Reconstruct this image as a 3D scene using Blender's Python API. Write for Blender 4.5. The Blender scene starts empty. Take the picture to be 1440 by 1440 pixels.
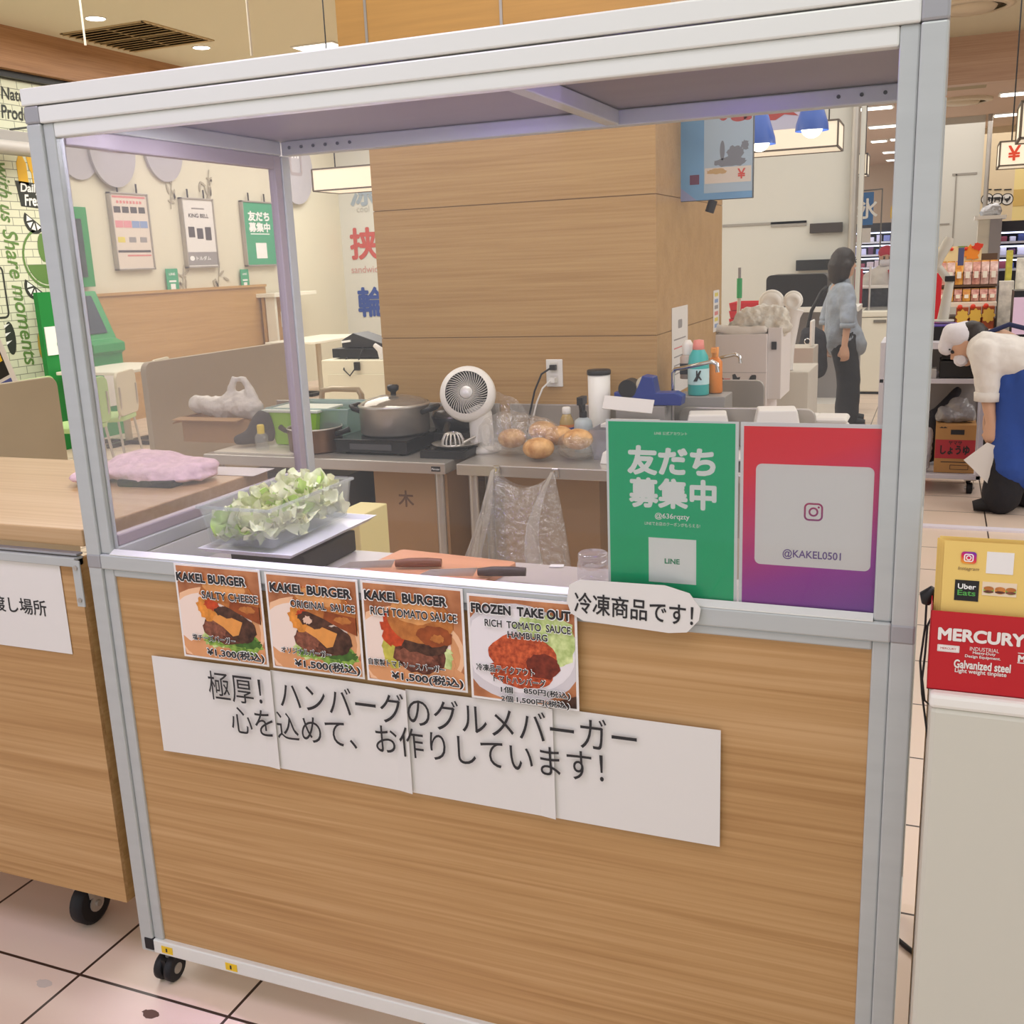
import bpy, bmesh, math, random
from mathutils import Vector, Matrix
R = random.Random(11)
SC = bpy.context.scene
COL = SC.collection
PI = math.pi

# ---------------------------------------------------------------- camera, world, lights, exposure
cam_data = bpy.data.cameras.new('camera')
cam_data.sensor_width = 36
cam_data.lens = 36 * 1451.362 / 1440
cam_data.clip_end = 100
cam = bpy.data.objects.new('camera', cam_data)
COL.objects.link(cam)
_r, _u, _w = Vector((0.927, 0.374, -0.039)), Vector((-0.053, 0.232, 0.971)), Vector((-0.372, 0.898, -0.235))
_r.normalize(); _w = (_w - _r * _w.dot(_r)).normalized(); _u = _r.cross(_w)
cam.matrix_world = Matrix.Translation((1.595, -1.557, 1.564)) @ Matrix((_r, _u, -_w)).transposed().to_4x4()
SC.camera = cam
SC.view_settings.view_transform = 'Standard'
SC.view_settings.look = 'None'
SC.view_settings.gamma = 1
SC.view_settings.use_curve_mapping = False
SC.view_settings.exposure = 0.0
world = bpy.data.worlds.new('mall')
SC.world = world
world.use_nodes = True
world.node_tree.nodes['Background'].inputs[0].default_value = (.965, .985, 1, 1)
world.node_tree.nodes['Background'].inputs[1].default_value = .84

def area(name, loc, sx, sy, power, color):
    d = bpy.data.lights.new(name, 'AREA')
    d.shape = 'RECTANGLE'; d.size = sx; d.size_y = sy; d.energy = power; d.color = color
    o = bpy.data.objects.new(name, d); o.location = loc
    COL.objects.link(o)
    return o
area('aisle_left_ceiling_light', (-.5, -1.5, 3.75), 1.6, 1.2, 40, (.78, .66, 1))
area('aisle_right_ceiling_light', (1.6, -1.7, 3.75), 1.8, 1.4, 28, (.94, 1, .95))
area('stall_ceiling_light', (.2, 1.5, 3.8), 2.6, .7, 36, (1, .98, .95))
area('court_ceiling_light', (-4.2, 6, 3.8), 3.5, 7, 250, (1, .98, .93))
area('court_end_ceiling_light', (-5.0, 10.6, 3.8), 1.6, 1.6, 75, (1, .98, .94))
area('market_ceiling_light', (1.0, 8, 3.8), 4, 5, 98, (.96, .99, 1))
area('right_aisle_fill_light', (5.2, 4, 3.8), 3, 7, 205, (.97, .98, 1))  # unseen fill, added to brighten the side darkened by the east wall
area('far_market_ceiling_light', (1.6, 17.5, 3.4), 5, 7, 190, (1, .97, .93))

# ---------------------------------------------------------------- materials
def lin(h, k=1.0):
    h = h.lstrip('#')
    c = [int(h[i:i + 2], 16) / 255 for i in (0, 2, 4)]
    c = [(v / 12.92 if v <= .04045 else ((v + .055) / 1.055) ** 2.4) * k for v in c]
    return tuple(min(v, .92) for v in c) + (1,)
MATS = {}
def M(name, hexc='#888888', rough=.5, metal=0., k=1.15, noise=None, bump=None, emit=0., spec=.4):
    if name in MATS: return MATS[name]
    m = bpy.data.materials.new(name); m.use_nodes = True
    nt = m.node_tree; b = nt.nodes['Principled BSDF']
    b.inputs['Base Color'].default_value = lin(hexc, k)
    b.inputs['Roughness'].default_value = rough
    b.inputs['Metallic'].default_value = metal
    b.inputs['Specular IOR Level'].default_value = spec
    if emit:
        b.inputs['Emission Color'].default_value = lin(hexc)
        b.inputs['Emission Strength'].default_value = emit
    if noise or bump:
        tc = nt.nodes.new('ShaderNodeTexCoord')
        mp = nt.nodes.new('ShaderNodeMapping')
        nt.links.new(tc.outputs['Object'], mp.inputs[0])
        nz = nt.nodes.new('ShaderNodeTexNoise'); nz.inputs['Detail'].default_value = 5
        nt.links.new(mp.outputs[0], nz.inputs['Vector'])
        if noise:
            scl, amt = noise[0], noise[1]
            mp.inputs['Scale'].default_value = scl if isinstance(scl, tuple) else (scl,) * 3
            nz.inputs['Scale'].default_value = 1
            mx = nt.nodes.new('ShaderNodeMix'); mx.data_type = 'RGBA'
            base = lin(hexc, k)
            hi = lin(noise[2], k) if len(noise) > 2 else tuple(min(1, v * (1 + amt)) for v in base[:3]) + (1,)
            lo = tuple(v * (1 - amt) for v in base[:3]) + (1,)
            mx.inputs[6].default_value = lo; mx.inputs[7].default_value = hi
            rp = nt.nodes.new('ShaderNodeMapRange')
            rp.inputs[1].default_value = .3; rp.inputs[2].default_value = .7
            nt.links.new(nz.outputs[0], rp.inputs[0])
            nt.links.new(rp.outputs[0], mx.inputs[0])
            nt.links.new(mx.outputs[2], b.inputs['Base Color'])
        if bump:
            nz2 = nt.nodes.new('ShaderNodeTexNoise'); nz2.inputs['Scale'].default_value = bump[0]
            nt.links.new(tc.outputs['Object'], nz2.inputs['Vector'])
            bp = nt.nodes.new('ShaderNodeBump'); bp.inputs['Strength'].default_value = bump[1]
            bp.inputs['Distance'].default_value = .01
            nt.links.new(nz2.outputs[0], bp.inputs['Height'])
            nt.links.new(bp.outputs[0], b.inputs['Normal'])
    MATS[name] = m
    return m
def wood(name, a, b_, c, axis='x', rough=.38, k=1.15, stretch=1.0):
    """laminate with fine straight grain running along one axis"""
    m = bpy.data.materials.new(name); m.use_nodes = True
    nt = m.node_tree; b = nt.nodes['Principled BSDF']
    b.inputs['Roughness'].default_value = rough; b.inputs['Specular IOR Level'].default_value = .3
    tc = nt.nodes.new('ShaderNodeTexCoord'); mp = nt.nodes.new('ShaderNodeMapping')
    nt.links.new(tc.outputs['Object'], mp.inputs[0])
    s = {'x': (1.6, 95, 95), 'y': (95, 1.6, 95), 'z': (95, 95, 1.6)}[axis]
    mp.inputs['Scale'].default_value = [v * stretch for v in s]
    n1 = nt.nodes.new('ShaderNodeTexNoise'); n1.inputs['Scale'].default_value = 1; n1.inputs['Detail'].default_value = 6
    n1.inputs['Distortion'].default_value = .5
    nt.links.new(mp.outputs[0], n1.inputs['Vector'])
    mp2 = nt.nodes.new('ShaderNodeMapping'); mp2.inputs['Scale'].default_value = [v * .13 * stretch for v in s]
    nt.links.new(tc.outputs['Object'], mp2.inputs[0])
    n2 = nt.nodes.new('ShaderNodeTexNoise'); n2.inputs['Scale'].default_value = 1; n2.inputs['Detail'].default_value = 3
    nt.links.new(mp2.outputs[0], n2.inputs['Vector'])
    ad = nt.nodes.new('ShaderNodeMath'); ad.operation = 'MULTIPLY_ADD'
    ad.inputs[1].default_value = .6
    nt.links.new(n1.outputs[0], ad.inputs[0])
    ml = nt.nodes.new('ShaderNodeMath'); ml.operation = 'MULTIPLY'; ml.inputs[1].default_value = .4
    nt.links.new(n2.outputs[0], ml.inputs[0]); nt.links.new(ml.outputs[0], ad.inputs[2])
    cr = nt.nodes.new('ShaderNodeValToRGB')
    cr.color_ramp.elements[0].position = .36; cr.color_ramp.elements[0].color = lin(a, k)
    cr.color_ramp.elements[1].position = .64; cr.color_ramp.elements[1].color = lin(c, k)
    e = cr.color_ramp.elements.new(.5); e.color = lin(b_, k)
    nt.links.new(ad.outputs[0], cr.inputs[0]); nt.links.new(cr.outputs[0], b.inputs['Base Color'])
    MATS[name] = m
    return m
def film(name, tint=(1, 1, 1), clear=.8, body='#ffffff', gloss=.1, rough=.1, bump=None, fres=False):
    """see-through sheet: part transparent, part milky, part shiny"""
    m = bpy.data.materials.new(name); m.use_nodes = True
    nt = m.node_tree; nt.nodes.clear()
    out = nt.nodes.new('ShaderNodeOutputMaterial')
    tr = nt.nodes.new('ShaderNodeBsdfTransparent'); tr.inputs[0].default_value = tint + (1,)
    df = nt.nodes.new('ShaderNodeBsdfDiffuse'); df.inputs[0].default_value = lin(body)
    tl = nt.nodes.new('ShaderNodeBsdfTranslucent'); tl.inputs[0].default_value = lin(body)
    gl = nt.nodes.new('ShaderNodeBsdfGlossy'); gl.inputs['Roughness'].default_value = rough
    m0 = nt.nodes.new('ShaderNodeMixShader'); m0.inputs[0].default_value = .4
    nt.links.new(df.outputs[0], m0.inputs[1]); nt.links.new(tl.outputs[0], m0.inputs[2])
    m1 = nt.nodes.new('ShaderNodeMixShader'); m1.inputs[0].default_value = 1 - clear
    nt.links.new(tr.outputs[0], m1.inputs[1]); nt.links.new(m0.outputs[0], m1.inputs[2])
    m2 = nt.nodes.new('ShaderNodeMixShader'); m2.inputs[0].default_value = gloss
    if fres:
        fr = nt.nodes.new('ShaderNodeFresnel'); fr.inputs[0].default_value = 1.3
        nt.links.new(fr.outputs[0], m2.inputs[0])
    nt.links.new(m1.outputs[0], m2.inputs[1]); nt.links.new(gl.outputs[0], m2.inputs[2])
    if bump:
        tc = nt.nodes.new('ShaderNodeTexCoord')
        nz = nt.nodes.new('ShaderNodeTexNoise'); nz.inputs['Scale'].default_value = bump[0]; nz.inputs['Detail'].default_value = 3
        bp = nt.nodes.new('ShaderNodeBump'); bp.inputs['Strength'].default_value = bump[1]; bp.inputs['Distance'].default_value = .02
        nt.links.new(tc.outputs['Object'], nz.inputs['Vector']); nt.links.new(nz.outputs[0], bp.inputs['Height'])
        nt.links.new(bp.outputs[0], gl.inputs['Normal'])
    nt.links.new(m2.outputs[0], out.inputs[0])
    MATS[name] = m
    return m

ALU = M('brushed_aluminium', '#b6bab9', .36, .2, k=1.05, noise=((3, 40, 40), .03))
ALUW = M('lit_aluminium', '#dadbd6', .3, .15, k=1.1)  # lighter copy of the frame aluminium; brighter light put into its colour
ALU2 = M('aluminium_joint', '#a3a3a6', .42, .4, k=1.0)
STEEL = M('stainless_steel', '#bdb8b0', .28, .6, k=1.1, noise=((2, 2, 2), .05))
STEELD = M('worn_stainless_steel', '#b0aaa2', .36, .6, k=1.05, noise=((3, 3, 3), .12))
CHROME = M('chrome', '#dcdcdc', .08, 1., k=1)
BLACK = M('black_plastic', '#1b1a1b', .4)
BLACKG = M('black_gloss', '#141315', .15)
RUBBER = M('black_rubber', '#17161a', .55)
WHITE = M('white_plastic', '#dedbd4', .4)
PAPER = M('white_paper', '#d8d4cf', .75, k=1.1)
PAPERG = M('glossy_print_paper', '#e2dedb', .3, k=1.1)
INK = M('black_ink', '#2b2a2c', .6, k=1)
OAK = wood('oak_laminate', '#9f784c', '#af895b', '#bb966a')
OAKP = wood('pillar_oak_laminate', '#a37f50', '#ad8a5a', '#b69463')
OAKC = wood('counter_oak_top', '#b79468', '#c3a177', '#cdae88', rough=.3, k=.98)
OAKY = wood('side_oak_laminate', '#a5814f', '#b08b59', '#b99663', axis='y')
BEAMW = wood('brown_beam_wood', '#8d6646', '#9c7350', '#a67d59', axis='y')
BEAMX = wood('brown_beam_wood_across', '#a98872', '#b4937c', '#bd9d86', axis='x')
CREAM = M('cream_wall_paint', '#cfc9b4', .7, k=1.12)
GREYW = M('pale_grey_wall', '#c3c1b8', .7, k=1.12)
GLASS = film('clear_acrylic', clear=.985, gloss=.03, rough=.02, fres=True)
GLASSH = film('hazy_acrylic', tint=(.95, .94, .94), clear=.94, body='#b8aeb0', gloss=.05, rough=.08)  # grey haze of the side pane put in as tint and milky body
MILKY = film('translucent_tub_plastic', tint=(.97, .985, .985), clear=.84, body='#f2f6f8', gloss=.05, rough=.15)
BAG = film('clear_bag_film', clear=.9, body='#f2f0ee', gloss=.16, rough=.1, bump=(34, 1.))
BAGW = film('white_bag_film', clear=.3, body='#ece8e2', gloss=.08, rough=.25, bump=(14, .6))
CARD = M('brown_cardboard', '#a6845c', .8, noise=((4, 4, 4), .06))
GREEN = M('kiosk_green', '#2b8a4a', .4)
LGREEN = M('pale_green_plastic', '#a3bf80', .4)
DARKG = M('dark_screen', '#26292c', .15)
RED = M('red_tin', '#b0141f', .35)
LAMP = M('lit_diffuser', '#ffffff', emit=2.2)
LANT = M('lit_lantern_paper', '#ffe9cd', emit=.62, k=.6)
LFRAME = M('lantern_frame', '#5e5346', .6)
SKIN = M('skin', '#c39a80', .55)
HAIR = M('dark_hair', '#2a2321', .5, noise=((60, 60, 8), .25))

# ---------------------------------------------------------------- mesh helpers
def base(o, label=None, cat=None, group=None, kind=None):
    if label: o['label'] = label
    if cat: o['category'] = cat
    if group: o['group'] = group
    if kind: o['kind'] = kind
    return o
def thing(name, label, cat, loc=(0, 0, 0), rz=0, group=None):
    o = bpy.data.objects.new(name, None); COL.objects.link(o)
    o.empty_display_size = .05
    o.location = loc; o.rotation_euler = (0, 0, rz)
    return base(o, label, cat, group)
_tc = bpy.data.curves.new('lettering', 'FONT')
_to = bpy.data.objects.new('lettering', _tc)
def text_mesh(s, bold=0., shear=0., space=1.):
    COL.objects.link(_to)
    _tc.body = s; _tc.size = 1; _tc.offset = bold; _tc.shear = shear; _tc.space_character = space
    _tc.resolution_u = 4; _tc.fill_mode = 'FRONT'
    bpy.context.view_layer.update()
    ev = _to.evaluated_get(bpy.context.evaluated_depsgraph_get())
    m = ev.to_mesh()
    V = [(v.co.x, v.co.y) for v in m.vertices]; F = [tuple(p.vertices) for p in m.polygons]
    ev.to_mesh_clear()
    COL.objects.unlink(_to)
    return V, F
class G:
    """collects shapes into one mesh; w = world point the coordinates are taken from"""
    def __init__(s, w=(0, 0, 0)):
        s.v, s.f, s.m, s.sm, s.mats, s.w = [], [], [], [], [], Vector(w)
    def add(s, V, F, mat, smooth=False, X=None):
        n = len(s.v)
        if mat not in s.mats: s.mats.append(mat)
        k = s.mats.index(mat)
        for p in V:
            p = Vector(p)
            if X is not None: p = X @ p
            s.v.append(p - s.w)
        for f in F:
            s.f.append(tuple(i + n for i in f)); s.m.append(k); s.sm.append(smooth)
        return s
    def box(s, c, d, mat, rot=None):
        V = [(x * d[0] / 2, y * d[1] / 2, z * d[2] / 2) for x in (-1, 1) for y in (-1, 1) for z in (-1, 1)]
        F = [(0, 1, 3, 2), (4, 6, 7, 5), (0, 4, 5, 1), (2, 3, 7, 6), (0, 2, 6, 4), (1, 5, 7, 3)]
        X = Matrix.Translation(c)
        if rot: X = X @ Matrix.Rotation(rot[2], 4, 'Z') @ Matrix.Rotation(rot[1], 4, 'Y') @ Matrix.Rotation(rot[0], 4, 'X')
        return s.add(V, F, mat, X=X)
    def span(s, a, b, mat):
        return s.box([(p + q) / 2 for p, q in zip(a, b)], [abs(p - q) for p, q in zip(a, b)], mat)
    def frustum(s, c, d0, d1, h, mat, t=None):
        """open-top or closed tapered box: d0 bottom size, d1 top size, t wall"""
        V, F = [], []
        def ring(d, z, i=0): return [(c[0] + sx * (d[0] / 2 - i), c[1] + sy * (d[1] / 2 - i), c[2] + z) for sx, sy in ((-1, -1), (1, -1), (1, 1), (-1, 1))]
        V += ring(d0, 0) + ring(d1, h)
        for i in range(4): F.append((i, (i + 1) % 4, 4 + (i + 1) % 4, 4 + i))
        F.append((3, 2, 1, 0))
        if t is None: F.append((4, 5, 6, 7))
        else:
            V += ring(d1, h, t) + ring(d0, t, t)
            for i in range(4):
                j = (i + 1) % 4
                F.append((4 + i, 4 + j, 8 + j, 8 + i)); F.append((8 + i, 8 + j, 12 + j, 12 + i))
            F.append((12, 13, 14, 15))
        return s.add(V, F, mat)
    def tube(s, P, r, mat, n=10, cap=True, smooth=True):
        P = [Vector(p) for p in P]
        rs = r if isinstance(r, (list, tuple)) else [r] * len(P)
        V, F = [], []
        up = None
        for i, p in enumerate(P):
            t = ((P[min(i + 1, len(P) - 1)] - p).normalized() + (p - P[max(i - 1, 0)]).normalized())
            if t.length < 1e-6: t = Vector((0, 0, 1))
            t.normalize()
            if up is None:
                up = Vector((0, 0, 1)) if abs(t.z) < .9 else Vector((0, 1, 0))
            a = t.cross(up)
            if a.length < 1e-6: a = t.orthogonal()
            a.normalize(); b = a.cross(t).normalized(); up = b
            for j in range(n):
                th = 2 * PI * j / n
                V.append(p + (a * math.cos(th) + b * math.sin(th)) * rs[i])
        for i in range(len(P) - 1):
            for j in range(n):
                k = (j + 1) % n
                F.append((i * n + j, i * n + k, (i + 1) * n + k, (i + 1) * n + j))
        s.add(V, F, mat, smooth)
        if cap:
            m = len(V)
            s.add(V[:n], [tuple(range(n))[::-1]], mat); s.add(V[m - n:], [tuple(range(n))], mat)
        return s
    def cyl(s, a, b, r, mat, n=24, r1=None):
        return s.tube([a, b], [r, r if r1 is None else r1], mat, n)
    def lathe(s, prof, mat, o=(0, 0, 0), n=36, X=None, smooth=True):
        V, F = [], []
        for r, z in prof:
            for j in range(n):
                th = 2 * PI * j / n
                V.append((o[0] + r * math.cos(th), o[1] + r * math.sin(th), o[2] + z))
        for i in range(len(prof) - 1):
            for j in range(n):
                k = (j + 1) % n
                F.append((i * n + j, i * n + k, (i + 1) * n + k, (i + 1) * n + j))
        return s.add(V, F, mat, smooth, X)
    def ball(s, c, r, mat, nu=20, nv=12, X=None):
        r = r if isinstance(r, (list, tuple)) else (r, r, r)
        V, F = [], []
        for i in range(nv + 1):
            ph = PI * i / nv
            for j in range(nu):
                th = 2 * PI * j / nu
                V.append((c[0] + r[0] * math.sin(ph) * math.cos(th), c[1] + r[1] * math.sin(ph) * math.sin(th), c[2] - r[2] * math.cos(ph)))
        for i in range(nv):
            for j in range(nu):
                k = (j + 1) % nu
                F.append((i * nu + j, i * nu + k, (i + 1) * nu + k, (i + 1) * nu + j))
        return s.add(V, F, mat, True, X)
    def prism(s, pts, y0, y1, mat, X=None):
        """outline in x,z given counter-clockwise seen from -y; front at y0"""
        a = sum(pts[i][0] * pts[(i + 1) % len(pts)][1] - pts[(i + 1) % len(pts)][0] * pts[i][1] for i in range(len(pts)))
        if a < 0: pts = pts[::-1]
        n = len(pts)
        V = [(x, y0, z) for x, z in pts] + [(x, y1, z) for x, z in pts]
        F = [tuple(range(n)), tuple(range(2 * n - 1, n - 1, -1))]
        for i in range(n):
            j = (i + 1) % n
            F.append((j, i, n + i, n + j))
        return s.add(V, F, mat, X=X)
    def text(s, t, cx, cz, w, h, mat, y=0., bold=0., ang=0., shear=0., space=1., X=None):
        """writing fitted into a w x h box centred on (cx, cz), facing -y; w or h may be None"""
        V, F = text_mesh(t, 0, shear, space)
        if not V: return s
        x0, x1 = min(p[0] for p in V), max(p[0] for p in V); z0, z1 = min(p[1] for p in V), max(p[1] for p in V)
        kx = w / (x1 - x0) if w else None; kz = h / (z1 - z0) if h else None
        kx = kx or kz; kz = kz or kx
        c, sn = math.cos(ang), math.sin(ang)
        W = []
        n0 = len(V); E = list(F)
        if bold > .004:
            for q_ in range(8):
                dx, dz = bold * math.cos(q_ * PI / 4), bold * math.sin(q_ * PI / 4)
                F = F + [tuple(i + len(V) for i in f) for f in E]
                V = V + [(p[0] + dx, p[1] + dz) for p in V[:n0]]
        for i, p in enumerate(V):
            a, b = (p[0] - (x0 + x1) / 2) * kx, (p[1] - (z0 + z1) / 2) * kz
            W.append((cx + a * c - b * sn, y - 4e-5 * (i // n0), cz + a * sn + b * c))
        return s.add(W, F, mat, X=X)
    def build(s, name, parent=None, bev=0., sub=0, loc=None, rz=0, label=None, cat=None, group=None, kind=None, smooth=False):
        me = bpy.data.meshes.new(name)
        me.from_pydata([tuple(p) for p in s.v], [], s.f)
        for m in s.mats: me.materials.append(m)
        me.polygons.foreach_set('material_index', s.m)
        me.polygons.foreach_set('use_smooth', [smooth or q for q in s.sm])
        me.update()
        o = bpy.data.objects.new(name, me); COL.objects.link(o)
        o.location = s.w if (parent is None and loc is None) else (loc or (0, 0, 0))
        o.rotation_euler = (0, 0, rz)
        if parent is not None: o.parent = parent
        if bev:
            b = o.modifiers.new('bevel', 'BEVEL'); b.width = bev; b.segments = 2; b.limit_method = 'ANGLE'
        if sub:
            b = o.modifiers.new('subdivision', 'SUBSURF'); b.levels = sub; b.render_levels = sub
        return base(o, label, cat, group, kind)
def blob(name, caps, mat, parent=None, vox=.012, smooth=6, disp=None, w=(0, 0, 0), **kw):
    """one continuous skin grown over tapered capsules (p0, r0, p1, r1) or ellipsoids (centre, (rx, ry, rz))"""
    g = G(w)
    for c in caps:
        if len(c) == 2: g.ball(c[0], c[1], mat, 16, 10)
        else:
            a, ra, b, rb = Vector(c[0]), c[1], Vector(c[2]), c[3]
            n = 6
            P, Q = [], []
            d = (b - a)
            if d.length < 1e-5: g.ball(a, ra, mat, 16, 10); continue
            t = d.normalized()
            for i in range(5):
                th = PI / 2 * (1 - i / 4.0)
                P.append(a - t * ra * math.sin(th)); Q.append(max(ra * math.cos(th), .0008))
            for i in range(1, n): P.append(a + d * i / n); Q.append(ra + (rb - ra) * i / n)
            for i in range(5):
                th = PI / 2 * i / 4.0
                P.append(b + t * rb * math.sin(th)); Q.append(max(rb * math.cos(th), .0008))
            g.tube(P, Q, mat, 14)
    o = g.build(name, parent, smooth=True, **kw)
    r = o.modifiers.new('remesh', 'REMESH'); r.mode = 'VOXEL'; r.voxel_size = vox; r.use_smooth_shade = True
    if smooth:
        s = o.modifiers.new('smooth', 'SMOOTH'); s.factor = .5; s.iterations = smooth
    if disp:
        tx = bpy.data.textures.new(name + '_folds', 'CLOUDS'); tx.noise_scale = disp[0]; tx.noise_depth = 3
        d = o.modifiers.new('folds', 'DISPLACE'); d.texture = tx; d.strength = disp[1]; d.texture_coords = 'LOCAL'
    return o
def ell(cx, cz, rx, rz, n=28, a0=0., a1=2 * PI):
    full = abs(a1 - a0) > 6.2
    m = n if full else n + 1
    return [(cx + rx * math.cos(a0 + (a1 - a0) * i / n), cz + rz * math.sin(a0 + (a1 - a0) * i / n)) for i in range(m)]
def rrect(cx, cz, w, h, r, n=5):
    P = []
    for sx, sz, a in ((1, 1, 0), (-1, 1, PI / 2), (-1, -1, PI), (1, -1, 1.5 * PI)):
        for i in range(n + 1):
            t = a + PI / 2 * i / n
            P.append((cx + sx * (w / 2 - r) + r * math.cos(t), cz + sz * (h / 2 - r) + r * math.sin(t)))
    return P
def structure(g, name, **kw): return g.build(name, kind='structure', **kw)
def copy_tree(o, parent=None):
    c = o.copy(); COL.objects.link(c)
    if parent is not None: c.parent = parent
    for ch in list(o.children): copy_tree(ch, c)
    return c

# ---------------------------------------------------------------- the setting
def tile_floor():
    m = bpy.data.materials.new('floor_tiles'); m.use_nodes = True
    nt = m.node_tree; b = nt.nodes['Principled BSDF']
    b.inputs['Roughness'].default_value = .32; b.inputs['Specular IOR Level'].default_value = .35
    tc = nt.nodes.new('ShaderNodeTexCoord'); mp = nt.nodes.new('ShaderNodeMapping')
    mp.inputs['Location'].default_value = (.166 + .4165 * 40, .033 + .4215 * 40, 0)
    nt.links.new(tc.outputs['Object'], mp.inputs[0])
    br = nt.nodes.new('ShaderNodeTexBrick'); br.offset = 0; br.squash = 1
    br.inputs['Scale'].default_value = 1; br.inputs['Brick Width'].default_value = .4165
    br.inputs['Row Height'].default_value = .4215; br.inputs['Mortar Size'].default_value = .0042
    br.inputs['Mortar Smooth'].default_value = .2
    br.inputs['Color1'].default_value = lin('#dac5b2', 1.12); br.inputs['Color2'].default_value = lin('#d5c2b3', 1.12)
    br.inputs['Mortar'].default_value = lin('#3a2a22')
    nt.links.new(mp.outputs[0], br.inputs['Vector'])
    nz = nt.nodes.new('ShaderNodeTexNoise'); nz.inputs['Scale'].default_value = 4; nz.inputs['Detail'].default_value = 4
    nt.links.new(tc.outputs['Object'], nz.inputs['Vector'])
    mx = nt.nodes.new('ShaderNodeMix'); mx.data_type = 'RGBA'; mx.blend_type = 'MULTIPLY'
    mx.inputs[0].default_value = .3
    nt.links.new(br.outputs[0], mx.inputs[6]); nt.links.new(nz.outputs[1], mx.inputs[7])
    mx2 = nt.nodes.new('ShaderNodeMix'); mx2.data_type = 'RGBA'; mx2.inputs[0].default_value = .8
    nt.links.new(mx.outputs[2], mx2.inputs[6]); nt.links.new(br.outputs[0], mx2.inputs[7])
    nt.links.new(mx2.outputs[2], b.inputs['Base Color'])
    return m
structure(G((0, 0, 0)).span((-9, -4, -.1), (9, 27, 0), tile_floor()), 'floor')
CEIL = M('ceiling_paint', '#c9bfa6', .8, k=1.1)
CEIL2 = M('market_ceiling_paint', '#c7ae9b', .8, k=1.1)
structure(G().span((-7.2, -3, 3.9), (9, 12.6, 4), CEIL), 'ceiling')
structure(G().span((-.6, 12.6, 3.5), (9, 27, 3.6), CEIL2), 'ceiling')
structure(G().span((-.6, 12.4, 3.38), (9, 12.6, 3.9), BEAMX), 'trim_1')
structure(G().span((-6.8, 0, 3.52), (-6.62, 12.4, 3.9), BEAMW), 'trim_2')
structure(G().span((-6.78, 0, 3.46), (-6.7, 12.4, 3.52), BLACK), 'trim_shadow_gap')  # black strip painted in for the shadow gap under the beam
structure(G().span((-7, 0, 0), (-6.8, 12.42, 3.9), CREAM), 'wall_left')
structure(G().span((-7, 12.42, 0), (-.6, 12.6, 3.9), GREYW), 'wall_back')
structure(G().span((8.8, 1, 0), (9, 26, 3.9), GREYW), 'wall_east')
structure(G().span((-2, 26, 0), (9, 26.2, 3.6), M('far_wall', '#c9b49f', .8, k=1.1)), 'wall_far')
structure(G().span((-6.8, 7.0, 0), (-6.74, 10.28, 1.38), OAKY).span((-6.8, 7, 1.38), (-6.72, 10.28, 1.41), OAKY), 'trim_4')
# wood-clad pillar behind the work tables
PY, PX0, PX1 = 2.66, -.765, .525
g = G((PX0, PY, 0))
for z0, z1 in ((0, .6), (.604, 1.246), (1.25, 1.806), (1.81, 2.46), (2.464, 3.9)):
    g.span((PX0, PY, z0), (PX1, 4.05, z1), OAKP)
g.span((PX0 + .004, PY + .004, 0), (PX1 - .004, 4.046, 3.9), M('panel_joint', '#8a6d44', .6))
structure(g, 'wall_pillar')
# upper cladding with steel trims
g = G((PX0, PY, 2.4)); xs = [-.87, -.72, -.1, .6]
for a, b in zip(xs[:-1], xs[1:]): g.span((a + .006, PY - .03, 2.42), (b - .006, PY + .3, 3.9), M('upper_oak', '#b58a4e', .4, noise=((2, 40, 40), .08)))
for x in xs[1:-1]: g.span((x - .006, PY - .035, 2.42), (x + .006, PY - .02, 3.9), STEELD)
structure(g, 'trim_5')
# white wall with service panels and the silver pole, right of the pillar
g = G((-.6, 11, 0)).span((-.8, 11, 0), (0.685, 11.2, 3.9), GREYW)
structure(g, 'wall_right')
g = G((0, 11, 0))
for a in ((-0.24, 1.84, 0.157, 1.887), (-0.795, 1.869, 0.157, 1.885)): g.span((a[0], 10.985, a[1]), (a[2], 11, a[3] + .01), M('panel_shadow_gap', '#8f8a82', .7))
structure(g, 'trim_6')
P = (0.663, 10.9, 1.942)
structure(G((P[0], 10.9, 0)).cyl((P[0], 10.9, 0), (P[0], 10.9, 3.9), .045, STEELD).span((P[0] + .05, 10.9, 0), (P[0] + .1, 11, 3.9), GREYW), 'trim_7')
# white column far right
P = (1.187, 0.481, 2.125, 3.443)
g = G((P[0], 17, 0)).span((P[0] - .3, 17, 0), (P[2], 18, 3.5), GREYW)
for q in ((1.691, 2.624, 2.054, 2.656), (1.742, 0.48, 1.763, 2.646), (1.534, 1.877, 1.693, 1.899)): g.span((q[0], 16.99, q[1]), (q[2], 17, q[3]), M('panel_shadow_gap'))
structure(g, 'wall_column')
P = (2.194, 17, 2.023)
structure(G((P[0], 17, 0)).cyl((P[0], 16.95, 0), (P[0], 16.95, 3.5), .035, STEELD), 'trim_8')
structure(G((1.552, 4.6, 0)).span((1.45, 4.59, 0), (3.2, 4.65, .012), M('pale_threshold', '#dcd6e0', .3)), 'trim_9')

# ---------------------------------------------------------------- the food stall
W_, D_, H_ = 1.589, .815, 1.911
ZM0, ZM1 = .986, 1.0175
b = thing('food_stall', 'wood-panelled food stall with aluminium frame and clear front pane', 'food stall')
def bar(name, a, c, m=ALU, bev=.003, parent=b): return G().span(a, c, m).build(name, parent, bev)
for x in (0, W_ - .034):
    for y in (0, D_ - .034): bar('post', (x, y, .084), (x + .034, y + .034, H_ - .063))
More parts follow.
